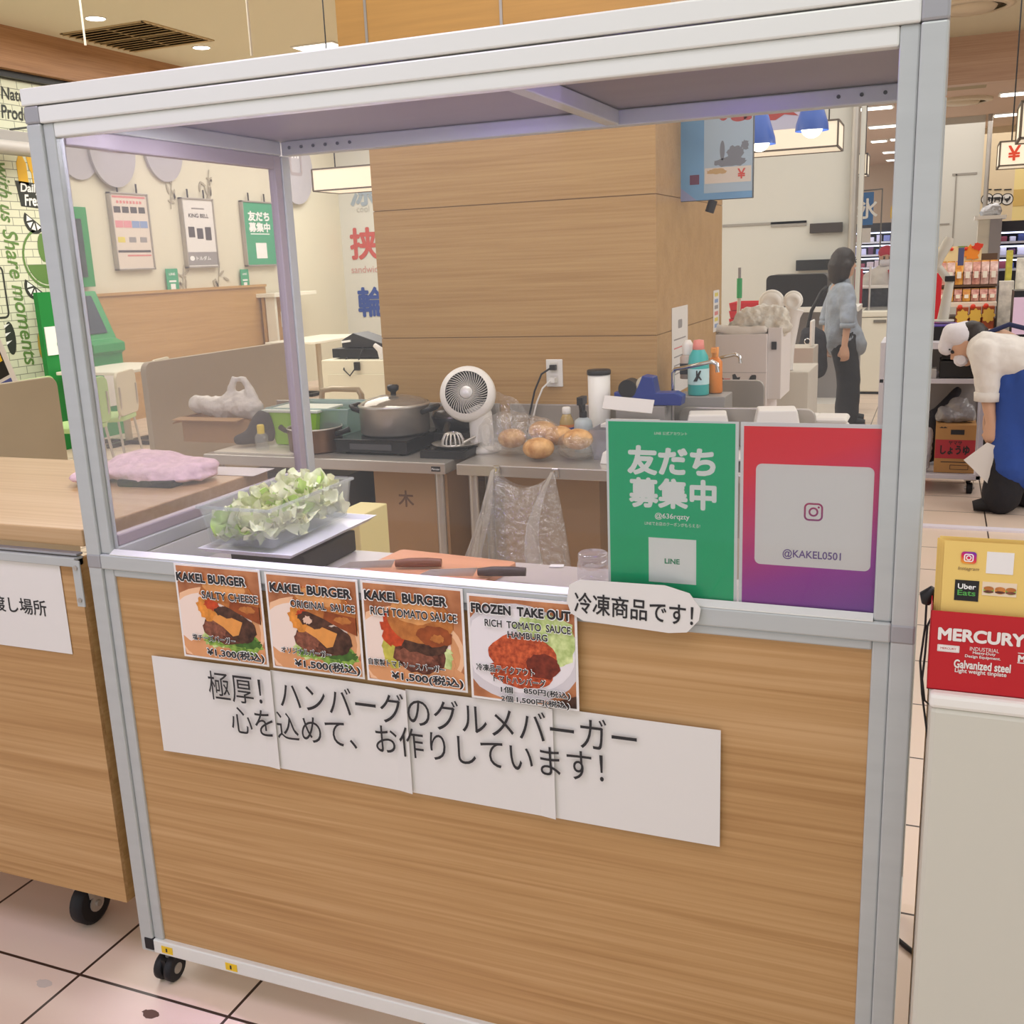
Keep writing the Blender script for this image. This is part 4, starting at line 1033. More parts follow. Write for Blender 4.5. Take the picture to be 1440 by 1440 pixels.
# paper notices on the pillar's right face
for (c, d, w, h), lab, kind in (((3.077, 1.154, 0.311, 0.379), 'white paper notice with grey lines taped to the pillar side above the sink', 0), ((3.904, 1.277, 0.151, 0.211), 'narrow paper strip of coloured pictures near the far edge of the pillar side', 1)):
    t = thing('paper_notice', lab, 'notice', (.5255, c, d), PI / 2)
    G().span((-w / 2, -.001, -h / 2), (w / 2, 0, h / 2), PAPER).build('sheet', t)
    g = G()
    if kind == 0:
        g.prism(rrect(0, h * .3, w * .25, h * .1, .01), -.0015, -.001, M('grey_print', '#8d8988', .6))
        for i in range(5): g.span((-w * .38, -.0015, h * (.12 - .1 * i)), (w * .36, -.001, h * (.135 - .1 * i)), M('grey_print') if i != 1 else M('red_print', '#c97a78', .6))
    else:
        for i, m in enumerate(('yellow_print', 'blue_print', 'grey_print', 'red_print', 'yellow_print', 'blue_print')):
            g.span((-w * .3, -.0015, h * (.4 - .15 * i) - h * .05), (w * .3, -.001, h * (.4 - .15 * i) + h * .04), M(m, {'yellow_print': '#cfc05a', 'blue_print': '#7f93b8'}.get(m, '#8d8988'), .6))
    g.build('print', t)
# white carton with bags on it
x0, z0, x1, z1 = (0.503, 0.867, 0.79, 1.155)
t = thing('white_carton', 'white carton with dark brush marks behind the second sink', 'carton', ((x0 + x1) / 2, 4.1, 0))
w = t.location
WCARD = M('white_card', '#d0c8c5', .7)
G(w).span((x0, 3.9, 0), (x1, 4.3, z1), WCARD).build('box_body', t, .004)
G(w).span((x1, 3.92, z0 - .05), (x1 + .07, 4.28, z1 + .03), M('white_card_side', '#cfc8c4', .7)).build('flap', t, .003)
G(w).span((x1 + .02, 3.91, z1 - .08), (x1 + .045, 3.92, z1 - .04), BLACK).build('handle_hole', t)
g = G(w)
for i in range(3): g.prism(blobby(x1 - .24 + .085 * i, z0 + .05, .026, .028, .012, 30 + i, 12), 3.8985, 3.899, INK)
g.span((x0 + .02, 3.899, z0 + .09), (x1, 3.9, z0 + .092), M('grey_print')).span((x0 + .03, 3.899, z0 + .05), (x0 + .1, 3.9, z0 + .06), M('red_print'))
g.build('print', t)
o = blob('plastic_bag', [((x0 + .17, 4.0, z1 + .06), .07, (x0 + .3, 4.05, z1 + .06), .08), ((x0 + .1, 4.0, z1 + .03), .04, (x0 + .35, 4.0, z1 + .03), .05)], M('crumpled_bag', '#c9c2b4', .35, noise=((30, 30, 30), .15), bump=(40, .8)), None, .012, 2, (.04, .06), (x0 + .2, 4.0, z1)); base(o, 'crumpled pale plastic bag on top of the white carton', 'bag')
o = blob('white_cloth', [((x0 + .02, 3.93, z1 + .03), .025, (x0 + .14, 3.93, z1 + .01), .03), ((x0 + .14, 3.93, z1 + .01), .03, (x1 - .02, 3.93, z1 + .02), .022)], M('white_cloth', '#d2cbc2', .8), None, .01, 3, (.04, .015), (x0 + .1, 3.93, z1)); base(o, 'white cloth draped over the front edge of the white carton', 'cloth')
# stack of red crates
x0, z0, x1, z1 = (0.111, 0.916, 0.369, 1.199)
for i in range(11):
    z = .55 + (z1 - .55) * i / 11
    g = G(((x0 + x1) / 2, 6.7, z)).frustum(((x0 + x1) / 2, 6.7, z), (x1 - x0 - .02, .34), (x1 - x0, .36), (z1 - .55) / 11 - .004, M('red_crate_plastic', '#c22430', .4), .008)
    g.build('red_tray', None, label='red plastic tray in the tall stack behind the plastic bag', cat='tray', group='stacked red trays')
g = G(((x0 + x1) / 2, 6.7, 0)).span((x0 - .02, 6.52, 0), (x1 + .05, 6.9, .546), M('pale_cabinet', '#b9b2a6', .6)); g.build('low_cabinet', None, .005, label='low pale cabinet under the stack of red trays', cat='cabinet')
# mop handle
P, Q = (0.336, 5.6, 0.98), (0.349, 5.6, 1.47)
g = G((P[0], 5.6, 0)).tube([(P[0], 5.6, 0), P, (Q[0], Q[1], Q[2] - .2)], .012, M('pale_mop_pole', '#bfb6a4', .5), 10).tube([(Q[0], Q[1], Q[2] - .2), (Q[0], Q[1], Q[2] - .07)], .018, M('green_grip', '#2f9a5a', .4), 10).tube([(Q[0], Q[1], Q[2] - .07), Q], .01, M('grey_print'), 8)
g.build('mop', label='upright pole with a green grip in front of the white wall', cat='mop')
# pair of white bubble-headed stands
for (u, v), q_, lab in ((0.712, 1.262), .062, 'tall white plastic scoop with a curled head, left of the pair'), ((0.831, 1.272), .046, 'tall white plastic scoop with a curled head, right of the pair'):
    sgn = 1 if q_ > .05 else -1
    t = thing('plastic_scoop', lab, 'scoop', (u, 4.6, .9), 0, 'white plastic scoops behind the carton')
    G().tube([(sgn * .03, 0, 0), (sgn * .02, 0, .12), (0, 0, v - .97), (-sgn * .01, 0, v - .93)], [.035, .03, .04, .05], M('soft_white_plastic', '#d3cec9', .4), 16).build('shaft', t)
    hz_ = v - .9 + .02
    G().lathe([(.001, -.03), (q_ * .7, -.035), (q_, -.02), (q_, .02), (q_ * .7, .035), (q_ * .45, .02), (.001, .015)], WHITE, X=Matrix.Translation((0, -.02, hz_)) @ Matrix.Rotation(PI / 2 + .25, 4, 'X'), n=32).tube([(q_ * .95 * math.cos(a), -.03, hz_ + q_ * .95 * math.sin(a)) for a in [PI * 2 * i / 24 for i in range(25)]], q_ * .24, WHITE, 12).build('curled_head', t)
g = G((.75, 4.7, 0)).span((0.618, 4.5, 0), (0.936, 5.0, .895), M('pale_cabinet')); g.build('low_cabinet', None, .005, label='pale waist-high cabinet behind the white carton', cat='cabinet')
# black equipment against the white wall
x0, z0, x1, z1 = (0.025, 1.033, 0.599, 1.342)
t = thing('black_counter', 'black topped bench with open grey shelves by the white wall', 'bench', ((x0 + x1) / 2, 9.2, 0)); w = t.location
G(w).prism(rrect((x0 + x1) / 2, (z0 + z1) / 2, x1 - x0, z1 - z0, .05), 8.95, 9.4, BLACK).build('back_panel', t)
G(w).span((x0, 8.9, z0 - .05), (x1 + .3, 9.4, z0), WHITE).build('shelf', t, .004); G(w).span((x0, 8.9, .1), (x0 + .04, 9.4, z0 - .05), M('pale_cabinet')).build('side_panel', t)
G(w).span((x0 + .04, 9.35, .1), (x1 + .3, 9.4, z0 - .05), M('grey_print')).build('rear_board', t); G(w).span((x0, 8.9, 0), (x1 + .3, 9.4, .1), WHITE).build('plinth', t)
x0, z0, x1, z1 = (0.063, 1.341, 0.4, 1.459)
G((x0, 10.95, z0)).span((x0, 10.9, z0), (x1 + .2, 10.985, z1), DARKG).build('wall_slot', None, label='dark rectangular slot in the white wall left of the walking woman', cat='slot')
x0, z0, x1, z1 = (0.201, 1.749, 0.555, 1.857)
G((x0, 10.95, z0)).span((x0, 10.93, z0), (x1, 10.985, z1), M('dark_brown_bar', '#352d28', .5)).build('wall_plate', None, .004, label='dark horizontal plate high on the white wall by the silver pole', cat='plate')
x0, z0, x1, z1 = (0.451, 0.861, 0.671, 1.018)
G((x0, 7.2, z0)).span((x0 + .2, 7.1, z0 - .05), (x1, 7.3, z1), WHITE).build('white_canister', None, .01, label='white container standing on the bench behind the woman', cat='container')
g = G((x0, 7.2, 0)).span((x0 - .1, 7.05, 0), (x1 + .02, 7.4, z0 - .054), M('pale_cabinet')); g.build('low_cabinet', None, .005, label='low pale cabinet carrying the white container beside the woman', cat='cabinet')
# takeaway boxes on a stool near the sink
SX = 1.141
t = thing('steel_stand', 'steel frame stand holding white takeaway boxes right of the sinks', 'stand', (SX, 2.95, 0)); w = t.location
G(w).span((SX - .17, 2.75, .76), (SX + .15, 3.15, .78), STEELD).build('stand_top', t, .003)
for x in (SX - .15, SX + .13):
    for y in (2.78, 3.12): G(w).cyl((x, y, 0), (x, y, .76), .015, STEEL, 12).build('leg', t)
FOAM = M('foam_white', '#d6d2cc', .6)
def boxthing(x, y, z, w, d, h, lab, rz=0.):
    t = thing('takeaway_box', lab, 'takeaway box', (x, y, z), rz, 'white takeaway boxes')
    G().frustum((0, 0, 0), (w * .85, d * .85), (w, d), h * .6, FOAM).build('box_body', t, .004)
    G().frustum((0, 0, h * .6), (w, d), (w * .85, d * .85), h * .4, FOAM).build('lid', t, .006)
for i, (u, v) in enumerate(((1.09, 0.937), (1.206, 0.938))):
    for j in range(3): boxthing(u, 2.95, .781 + .035 * j, .135, .16, .034, 'white takeaway box in the %s stack on the steel stand' % ('left' if i == 0 else 'right'))
for (P, lab) in (((1.038, 2.5, 0.965), 'large white foam box on the nearer sink, behind the red poster'), ((0.77, 2.5, 0.943), 'small white foam box on the sink divider behind the posters')):
    boxthing(P[0], P[1], .802, .17, .15, max(P[2] - .79, .05), lab, .2)
P = (0.9, 2.4, 0.966)
G((P[0], 2.4, .802)).box((P[0], 2.4, .806), (.13, .2, .006), PAPER).build('paper_sheet', label='white sheet laid over the nearer sink between the foam boxes', cat='paper')
P = (1.282, 2.7, 0.877)
o = blob('carrier_bag', [((SX + .2, 2.8, .5), .06, (SX + .2, 2.8, .68), .04), ((SX + .2, 2.8, .68), .035, (SX + .165, 2.8, .775), .012), ((SX + .165, 2.8, .785), .012, (SX + .11, 2.8, .79), .009)], M('white_bag'), None, .01, 3, (.05, .03), (SX + .2, 2.8, .5)); base(o, 'white plastic bag hanging at the right end of the steel stand', 'bag')
# hanging blue menu screens
def at_y(P, y): return (P[0], y, P[1])
x0, z0, x1, z1 = (0.493, 1.792, 0.835, 2.194)
t = thing('blue_sign', 'hanging blue picture sign with a red dot and a small red seal', 'sign', ((x0 + x1) / 2, 3.1, (z0 + z1) / 2))
w, h = x1 - x0, z1 - z0
SKY = M('sign_blue', '#6f9cc4', .3, k=1, noise=((5, 5, 5), .12)); SKY2 = M('sign_pale_blue', '#a9bccb', .3, k=1)
G().span((-w / 2, 0, -h / 2), (w / 2, .03, h / 2), M('sign_edge', '#3f454c', .4)).build('sign_body', t)
g = G().span((-w / 2 + .002, -.001, -h / 2 + .002), (w / 2 - .002, 0, h / 2 - .002), SKY).span((-w * .11, -.0016, -h / 2 + .03), (w / 2 - .002, -.001, h / 2 - .002), SKY2)
REDP = M('sign_red', '#b04a42', .4, k=1); GREYP = M('sign_grey', '#7c7f86', .4, k=1)
g.prism(ell(w * .13, h * .37, w * .065, w * .085), -.0022, -.0016, REDP)
g.prism(ell(w * .32, h * .32, w * .1, w * .05), -.0022, -.0016, REDP); g.prism(ell(w * .43, h * .31, w * .05, w * .03), -.0022, -.0016, REDP)
g.prism(blobby(w * .22, -h * .12, w * .2, h * .05, .004, 2), -.0022, -.0016, GREYP); g.prism(blobby(w * .28, -h * .03, w * .11, h * .07, .006, 3), -.0023, -.0016, GREYP); g.prism(ell(w * .12, h * .0, w * .03, h * .1), -.0022, -.0016, GREYP)
g.prism(blobby(w * .4, h * .04, w * .05, h * .05, .004, 4), -.0022, -.0016, GREYP)
g.span((-w * .1, -.002, -h * .33), (w * .48, -.0016, -h * .17), M('sign_cream', '#d9cdbf', .4, k=1)); g.prism(blobby(w * .05, -h * .21, w * .12, h * .03, .004, 6), -.0024, -.0016, M('sign_tan', '#c2a06c', .4, k=1))
g.prism([(-w * .29, -h * .33), (-w * .17, -h * .33), (-w * .17, -h * .23), (-w * .29, -h * .23)], -.002, -.001, M('seal_dark_red', '#6b3a52', .4, k=1))
g.prism([(-w / 2 + .002, -h * .3), (-w * .2, -h / 2 + .002), (-w / 2 + .002, -h / 2 + .002)], -.0018, -.001, M('sign_violet', '#8f97bd', .3, k=1))
g.build('print', t)
G().text('¥', w * .36, -h * .245, None, h * .1, M('reflected_yen_red', '#c94a3c', .4), -.003, .02).build('lettering', t)  # yen sign painted in for the lantern's reflection in the front pane
G().cyl((w * .25, .015, h / 2), (w * .25, .015, h / 2 + 1.5), .012, BLACK, 10).build('hanger', t); G().tube([(0, .015, -h / 2), (w * -.05, .015, -h / 2 - .05)], .02, BLACK, 10).build('bracket', t)
x0, z0, x1, z1 = (0.112, 2.551, 0.471, 2.797)
t = thing('fish_curtain', 'pale hanging cloth banner with a red fish near the long lantern', 'banner', ((x0 + x1) / 2, 7.75, (z0 + z1) / 2))
w, h = x1 - x0, z1 - z0
G().span((-w / 2, 0, -h / 2), (w / 2, .006, h / 2), M('curtain_cloth', '#b9b7c6', .8)).build('cloth', t)
g = G().prism([(-w * .48, -.0), (-w * .3, h * .12), (-w * .15, h * .3), (w * .0, h * .28), (w * .12, h * .08), (w * .42, h * .3), (w * .28, h * .05), (w * .42, -h * .1), (w * .1, -h * .02), (-w * .1, -h * .18), (-w * .34, -h * .16)], -.002, 0, REDP); g.build('print', t)
for xx in (-w * .4, w * .4): G().cyl((xx, .003, h / 2 - .02), (xx, .003, 3.9 - (z0 + z1) / 2), .006, BLACK, 6).build('hanging_wire', t)
for (u, z, lab) in ((0.591, 2.585, 'blue pendant lamp over the right end of the long lantern'), (0.182, 2.511, 'blue pendant lamp beside the hanging blue sign')):
    t = thing('pendant_lamp', lab, 'lamp', (u, 7.4, z), 0, 'blue pendant lamps')
    G().lathe([(.13, -.1), (.125, -.05), (.07, .12), (.03, .17), (.001, .18)], M('pendant_blue', '#3557a5', .35), n=28).build('lamp_shade', t)
    G().cyl((0, 0, .17), (0, 0, 3.9 - z), .008, BLACK, 8).build('cable', t)
    G().ball((0, 0, -.07), .085, M('lamp_bulb', '#fff4dc', emit=6)).build('bulb', t)
def lantern(x0, z0, x1, z1, y, dep, lab, ch=None):
    t = thing('box_lantern', lab, 'lantern', ((x0 + x1) / 2, y, z0), 0, 'paper box lanterns'); w = Vector(t.location)
    G(w).span((x0, y, z0), (x1, y + dep, z1), LANT).build('paper_shade', t)
    g = G(w); r = (z1 - z0) * .035
    for x in (x0, x1):
        for yy in (y, y + dep): g.span((x - r, yy - r, z0), (x + r, yy + r, z1), LFRAME)
    for z in (z0, z1):
        for yy in (y, y + dep): g.span((x0, yy - r, z - r), (x1, yy + r, z + r), LFRAME)
        for x in (x0, x1): g.span((x - r, y, z - r), (x + r, y + dep, z + r), LFRAME)
    g.build('frame', t)
    for x in (x0 + .1, x1 - .1): G(w).cyl((x, y + dep / 2, z1), (x, y + dep / 2, 3.9 if y < 12 else 3.5), .006, BLACK, 6).build('wire', t)
    if ch: G(w).text(ch, (x0 + x1) / 2 - .08, (z0 + z1) / 2, None, (z1 - z0) * .6, M('lantern_red_ink', '#d2452c', .6), y - .012, .02).build('lettering', t)
    return t
lantern(*(-0.425, 2.411, 0.737, 2.62), 8, .5, 'long glowing paper lantern left of the silver pole')
lantern(*(0.453, 2.546, 0.592, 2.815), 14, .45, 'small square lantern between the silver pole and the stall post')
lantern(*(2.029, 2.225, 2.419, 2.428), 9, .45, 'paper lantern with a red yen sign at the right edge', '¥')
lantern(*(2.103, 2.329, 2.411, 2.593), 7.6, .45, 'plain paper lantern above the yen lantern at the right edge')
lantern(*(-3.174, 2.19, -2.388, 2.357), 6, .4, 'glowing paper lantern in front of the lettered wall, left of the pillar')
# ice banner and yellow tag
x0, z0, x1, z1 = (0.608, 1.854, 0.756, 2.26)
t = thing('ice_banner', 'small blue banner with one white character on a bent pole', 'banner', ((x0 + x1) / 2, 13, z0)); w = Vector(t.location)
G(w).span((x0, 13, z0), (x1, 13.01, z1), M('banner_blue', '#2f6aa8', .6)).build('cloth', t)
G(w).text('氷', (x0 + x1) / 2, (z0 + z1) / 2, None, (z1 - z0) * .6, HALO, 12.99, .02).build('lettering', t)
G(w).tube([(x0 - .02, 13.02, z1 + .02), (x1 + .1, 13.02, z1 + .03), (x1 + .1, 13.02, 0)], .012, M('grey_pole', '#6b6660', .5), 8).build('pole', t)
G(w).span((x0 - .02, 12.99, z0 - .22), (x1 - .02, 13, z0 - .04), PAPER).build('price_paper', t)
x0, z0, x1, z1 = (0.969, 1.888, 1.105, 2.097)
t = thing('yellow_tag', 'yellow oval price tag on a stick beyond the worker with the red scarf', 'tag', ((x0 + x1) / 2, 12.9, z0)); w = Vector(t.location)
G(w).prism(rrect((x0 + x1) / 2, (z0 + z1) / 2, x1 - x0, z1 - z0, (x1 - x0) * .45), 12.9, 12.92, M('tag_yellow', '#e0b92c', .6)).build('card', t)
G(w).prism(blobby((x0 + x1) / 2, (z0 + z1) / 2, .03, .07, .02, 3, 14), 12.885, 12.9, M('tag_ink', '#b5832a', .6)).build('mark', t); G(w).cyl((x1 - .05, 12.93, 0), (x1 - .05, 12.93, z0 + .02), .02, M('grey_pole'), 8).build('stick', t)

# ---------------------------------------------------------------- people
def hand(p, d, up, s=1., curl=.6):
    """capsules of a relaxed curled hand: palm plus five fingers; d = finger direction, up = back of the hand"""
    p, d, up = Vector(p), Vector(d).normalized(), Vector(up).normalized()
    sd = d.cross(up).normalized(); L = []
    L.append((p, .026 * s, p + d * .06 * s, .03 * s)); L.append((p + sd * .022 * s, .02 * s, p + sd * .03 * s + d * .07 * s, .018 * s)); L.append((p - sd * .022 * s, .02 * s, p - sd * .03 * s + d * .07 * s, .018 * s))
    for i, ln in enumerate((.07, .08, .075, .058)):
        b0 = p + d * .08 * s + sd * (.033 - .022 * i) * s
        b1 = b0 + (d * math.cos(curl) - up * math.sin(curl)) * ln * .5 * s; b2 = b1 + (d * math.cos(curl * 2.2) - up * math.sin(curl * 2.2)) * ln * .5 * s
        L.append((b0, .0105 * s, b1, .0095 * s)); L.append((b1, .0095 * s, b2, .008 * s))
    t0 = p + sd * .03 * s + d * .02 * s; t1 = t0 + (sd * .6 + d * .7 - up * .4) * .035 * s; t2 = t1 + (d * .9 - up * .5) * .03 * s
    L.append((t0, .014 * s, t1, .0115 * s)); L.append((t1, .0115 * s, t2, .009 * s))
    return L
def head(c, f, s=1.):
    """head with brow, nose, chin and ears; f = facing direction"""
    c, f = Vector(c), Vector(f).normalized(); up = Vector((0, 0, 1)); up = (up - f * f.dot(up)).normalized(); sd = f.cross(up)
    L = [(c, (.078 * s, .09 * s, .105 * s) if abs(f.y) > abs(f.x) else (.09 * s, .078 * s, .105 * s))]
    L.append((c + f * .05 * s - up * .05 * s, .045 * s, c + f * .06 * s - up * .09 * s, .03 * s))
    L.append((c + f * .09 * s + up * .005 * s, .009 * s, c + f * .108 * s - up * .025 * s, .013 * s))
    L.append((c + f * .082 * s - up * .056 * s - sd * .02 * s, .009 * s, c + f * .082 * s - up * .056 * s + sd * .02 * s, .009 * s))
    for k in (-1, 1): L.append((c + sd * k * .078 * s + up * .02 * s, .014 * s, c + sd * k * .08 * s - up * .03 * s, .011 * s))
    return L
def eyes(c, f, parent, w, s=1.):
    c, f = Vector(c), Vector(f).normalized(); up = Vector((0, 0, 1)); up = (up - f * f.dot(up)).normalized(); sd = f.cross(up); g = G(w)
    for k in (-1, 1):
        g.ball(c + f * .083 * s + sd * k * .032 * s + up * .012 * s, .011 * s, INK, 10, 8)
        g.tube([c + f * .09 * s + sd * k * .02 * s + up * .034 * s, c + f * .086 * s + sd * k * .045 * s + up * .036 * s], .005 * s, HAIR, 6)
    return g.build('eyes_and_brows', parent)

# woman walking away past the sinks
F0 = Vector((0.845, 8.3, 0.013)); F0.z = 0
fx = F0.x
t = thing('person', 'woman with short dark hair in a grey shirt and black trousers, walking with a bag', 'person', (fx, 8.3, 0)); w = Vector(t.location)
def W(x, y, z): return Vector((fx + x, 8.3 + y, z))
HC = W(-.035, .0, 1.44); HF = (.8, .55, -.05)
caps = head(HC, HF, .95)
caps += [(W(-.04, 0, 1.36), .05, W(-.05, 0, 1.26), .055), (W(-.06, 0, 1.2), .1, W(-.05, 0, .95), .11), (W(-.05, 0, .95), .11, W(-.03, .0, .8), .13)]
for k, (kx, ky, ax, ay) in ((-1, (.02, .12, -.0, .18)), (1, (.04, -.08, .03, -.14))):
    caps += [(W(-.02, k * -.07, .8), .085, W(kx, ky, .42), .06), (W(kx, ky, .42), .055, W(ax, ay, .08), .036), (W(ax, ay, .045), .04, W(ax + .14, ay + .02, .03), .03)]
SR, EL, HA = W(.0, -.16, 1.2), W(.02, -.24, .93), W(-.0, -.24, .72)
caps += [(SR, .05, EL, .038), (EL, .036, HA, .026)] + hand(HA + Vector((0, 0, -.01)), (.1, 0, -1), (.3, -1, 0), .95)
SL, E2, H2 = W(-.12, .16, 1.2), W(-.2, .2, .93), W(-.2, .2, .72)
caps += [(SL, .05, E2, .038), (E2, .036, H2, .026)] + hand(H2 + Vector((0, 0, -.01)), (0, 0, -1), (-1, .3, 0), .95)
blob('body', caps, SKIN, t, .011, 3, None, w)
eyes(HC, HF, t, w, .95)
hd = [(HC + Vector((-.02, -.015, .03)), (.108, .108, .112)), (HC + Vector((-.05, -.03, -.02)), .1, HC + Vector((-.055, -.035, -.1)), .085), (HC + Vector((.02, -.09, -.02)), .05, HC + Vector((.01, -.085, -.11)), .035), (HC + Vector((-.05, .08, -.02)), .05, HC + Vector((-.06, .07, -.1)), .04)]
blob('hair', hd, HAIR, t, .012, 2, (.03, .012), w)
SHIRT = M('grey_chambray_shirt', '#8f9498', .85, noise=((6, 6, 6), .18, '#9aa5b5'), bump=(25, .6))
blob('shirt', [(W(-.05, -.09, 1.2), .085, W(-.05, .09, 1.2), .085), (W(-.06, -.06, 1.14), .12, W(-.045, -.04, .78), .155), (W(-.06, .06, 1.14), .12, W(-.045, .05, .78), .155), (W(.02, -.02, .8), .13, W(.08, -.02, .72), .1), (W(-.045, 0, 1.3), .06, W(-.05, 0, 1.24), .075),
     (SR, .075, EL + Vector((0, 0, .03)), .066), (SL, .075, E2 + Vector((0, 0, .03)), .066)], SHIRT, t, .014, 4, (.08, .03), w)
for P_, in ((EL,), (E2,)): G(w).lathe([(.056, -.02), (.064, -.02), (.066, .02), (.058, .022)], SHIRT, (P_.x, P_.y, P_.z - .02), 18).build('rolled_cuff', t)
TROU = M('black_trousers', '#201f24', .8, bump=(20, .5))
blob('trousers', [(W(-.03, -.05, .86), .13, W(-.02, -.06, .72), .13), (W(-.03, .06, .86), .13, W(-.02, .06, .72), .13), (W(-.02, .07, .72), .115, W(.02, .12, .42), .1), (W(.02, .12, .42), .1, W(0, .17, .1), .1), (W(-.02, -.07, .72), .115, W(.04, -.08, .42), .105), (W(.04, -.08, .42), .105, W(.03, -.13, .1), .105)], TROU, t, .016, 4, (.1, .02), w)
g = G(w)
for ax, ay in ((0, .18), (.03, -.14)): g.tube([(fx + ax - .08, 8.3 + ay, .04), (fx + ax, 8.3 + ay, .05), (fx + ax + .16, 8.3 + ay + .02, .032)], [.035, .048, .032], RUBBER, 14)
g.build('shoes', t)
P = (0.569, 8, 0.653)
t = thing('shoulder_bag', 'large black bag hanging at the left side of the walking woman', 'bag', (P[0], 7.98, .55))
blob('bag_body', [((0, 0, .0), .1, (0, 0, .28), .085), ((.05, .02, .0), .1, (.05, .02, .26), .08), ((-.05, 0, .02), .09, (-.03, 0, .3), .06)], M('black_nylon', '#232228', .7, bump=(18, .6)), t, .014, 4, (.07, .02))
G().tube([(-.04, 0, .32), (.0, -.02, .5), (.08, -.03, .66), (.12, .0, .7)], .016, BLACK, 8).build('strap', t)
G().lathe([(.02, 0), (.028, 0), (.028, .01), (.02, .01)], CHROME, n=16, X=Matrix.Translation((-.02, -.1, .24)) @ Matrix.Rotation(PI / 2, 4, 'X')).build('buckle', t)

# bending worker
t = thing('person', 'worker bending forward in a white shirt, white cap and blue apron', 'person', (2.003, 5.16, 0)); w = Vector(t.location)
def at_(P, dy=0.): return Vector((P[0], 5.16 + dy, P[2]))
HIP = at_((2.083, 5.16, 0.796)) + Vector((.07, 0, -.02)); SHO = at_((1.86, 5.16, 0.954)); HED = at_((1.754, 5.16, 0.992))
KN = at_((2.054, 5.16, 0.395)); FT = at_((1.951, 5.16, 0.012)); FT2 = at_((2.122, 5.16, 0.021))
ELB = at_((1.888, 5.16, 0.703), -.14); WRI = at_((1.922, 5.16, 0.525), -.15)
HF = Vector((-.75, -.1, -.65))
caps = head(HED, HF, 1.0)
caps += [(HED + Vector((.05, 0, .0)), .055, SHO + Vector((0, 0, .04)), .06), (SHO + Vector((.06, 0, .01)), .12, HIP + Vector((0, 0, .05)), .13)]
for k, f_ in ((-1, FT), (1, FT2)):
    caps += [(HIP + Vector((0, k * .09, 0)), .1, KN + Vector((0, k * .1, 0)), .065), (KN + Vector((0, k * .1, 0)), .06, Vector((f_.x + .06, 5.16 + k * .1, .08)), .04), (Vector((f_.x + .05, 5.16 + k * .1, .05)), .035, Vector((f_.x - .06, 5.16 + k * .1, .03)), .024)]
caps += [(SHO + Vector((.0, -.15, 0)), .055, ELB, .042), (ELB, .042, WRI, .03)] + hand(WRI, (.15, 0, -1), (-.2, -1, 0), 1.05, .7)
EL2, WR2 = ELB + Vector((.05, .3, -.02)), WRI + Vector((-.0, .24, .02))
caps += [(SHO + Vector((.0, .15, 0)), .055, EL2, .042), (EL2, .042, WR2, .03)] + hand(WR2, (.1, -.2, -1), (-.2, 1, 0), 1.05, .7)
blob('body', caps, SKIN, t, .012, 3, None, w)
eyes(HED, HF, t, w)
G(w).tube([HED + HF.normalized() * .07 + Vector((.035, s_ * .06, -.045)) for s_ in (-1, -.4, .4, 1)], [.025, .042, .042, .025], M('face_mask', '#d3d0d6', .8), 12).build('face_mask', t)
up = Vector((-.65, 0, .75)).normalized()
blob('hair', [(HED + Vector((.03, 0, .045)), (.1, .088, .09)), (HED + Vector((.08, 0, .04)), .06, HED + Vector((.1, 0, .02)), .04)], HAIR, t, .012, 2, (.03, .01), w)
CAP = M('white_cap_cloth', '#cfcbd0', .8, bump=(30, .4))
blob('cap', [(HED + Vector((-.03, 0, .05)), (.1, .098, .075)), (HED + Vector((-.08, 0, .07)), .05, HED + Vector((-.1, 0, -.02)), .05), (HED + Vector((.0, 0, .09)), .045, HED + Vector((-.08, 0, .06)), .05)], CAP, t, .011, 3, None, w)
SH2 = M('white_work_shirt', '#d5d0ca', .85, bump=(16, .6))
blob('shirt', [(SHO + Vector((.02, -.09, .0)), .12, HIP + Vector((.0, -.05, .06)), .165), (SHO + Vector((.02, .09, .0)), .12, HIP + Vector((.0, .05, .06)), .165), (SHO + Vector((.0, -.15, .0)), .088, ELB + Vector((0, 0, .03)), .07), (SHO + Vector((.0, .15, .0)), .088, EL2 + Vector((0, 0, .03)), .07)], SH2, t, .014, 4, (.08, .03), w)
g = G(w)
for P_ in (ELB, EL2): g.lathe([(.055, -.03), (.072, -.03), (.074, .02), (.06, .025)], SH2, (P_.x, P_.y, P_.z + .0), 18)
g.build('rolled_cuffs', t)
APR = M('blue_apron', '#2c4a94', .85, bump=(14, .6))
blob('apron', [(HIP + Vector((-.13, -.1, .0)), .11, KN + Vector((-.0, -.1, -.1)), .14), (HIP + Vector((-.13, .1, .0)), .11, KN + Vector((-.0, .1, -.1)), .14), (HIP + Vector((-.0, -.08, .0)), .19, KN + Vector((.08, -.06, -.1)), .16), (HIP + Vector((.0, .08, .0)), .19, KN + Vector((.08, .06, -.1)), .16), (HIP + Vector((-.2, 0, .02)), .08, SHO + Vector((.1, 0, -.13)), .06)], APR, t, .016, 4, (.12, .03), w)
G(w).tube([SHO + Vector((-.0, -.06, .1)), SHO + Vector((.12, -.05, .15)), SHO + Vector((.3, -.04, .1))], .014, M('navy_strap', '#23294a', .8), 8).build('strap', t)
blob('trousers', [(KN + Vector((.0, k * .09, .1)), .13, Vector((f_.x + .05, 5.16 + k * .1, .1)), .11) for k, f_ in ((-1, FT), (1, FT2))] + [(KN + Vector((.03, 0, .1)), .14, KN + Vector((.0, 0, -.16)), .14)], TROU, t, .016, 4, (.1, .02), w)
g = G(w)
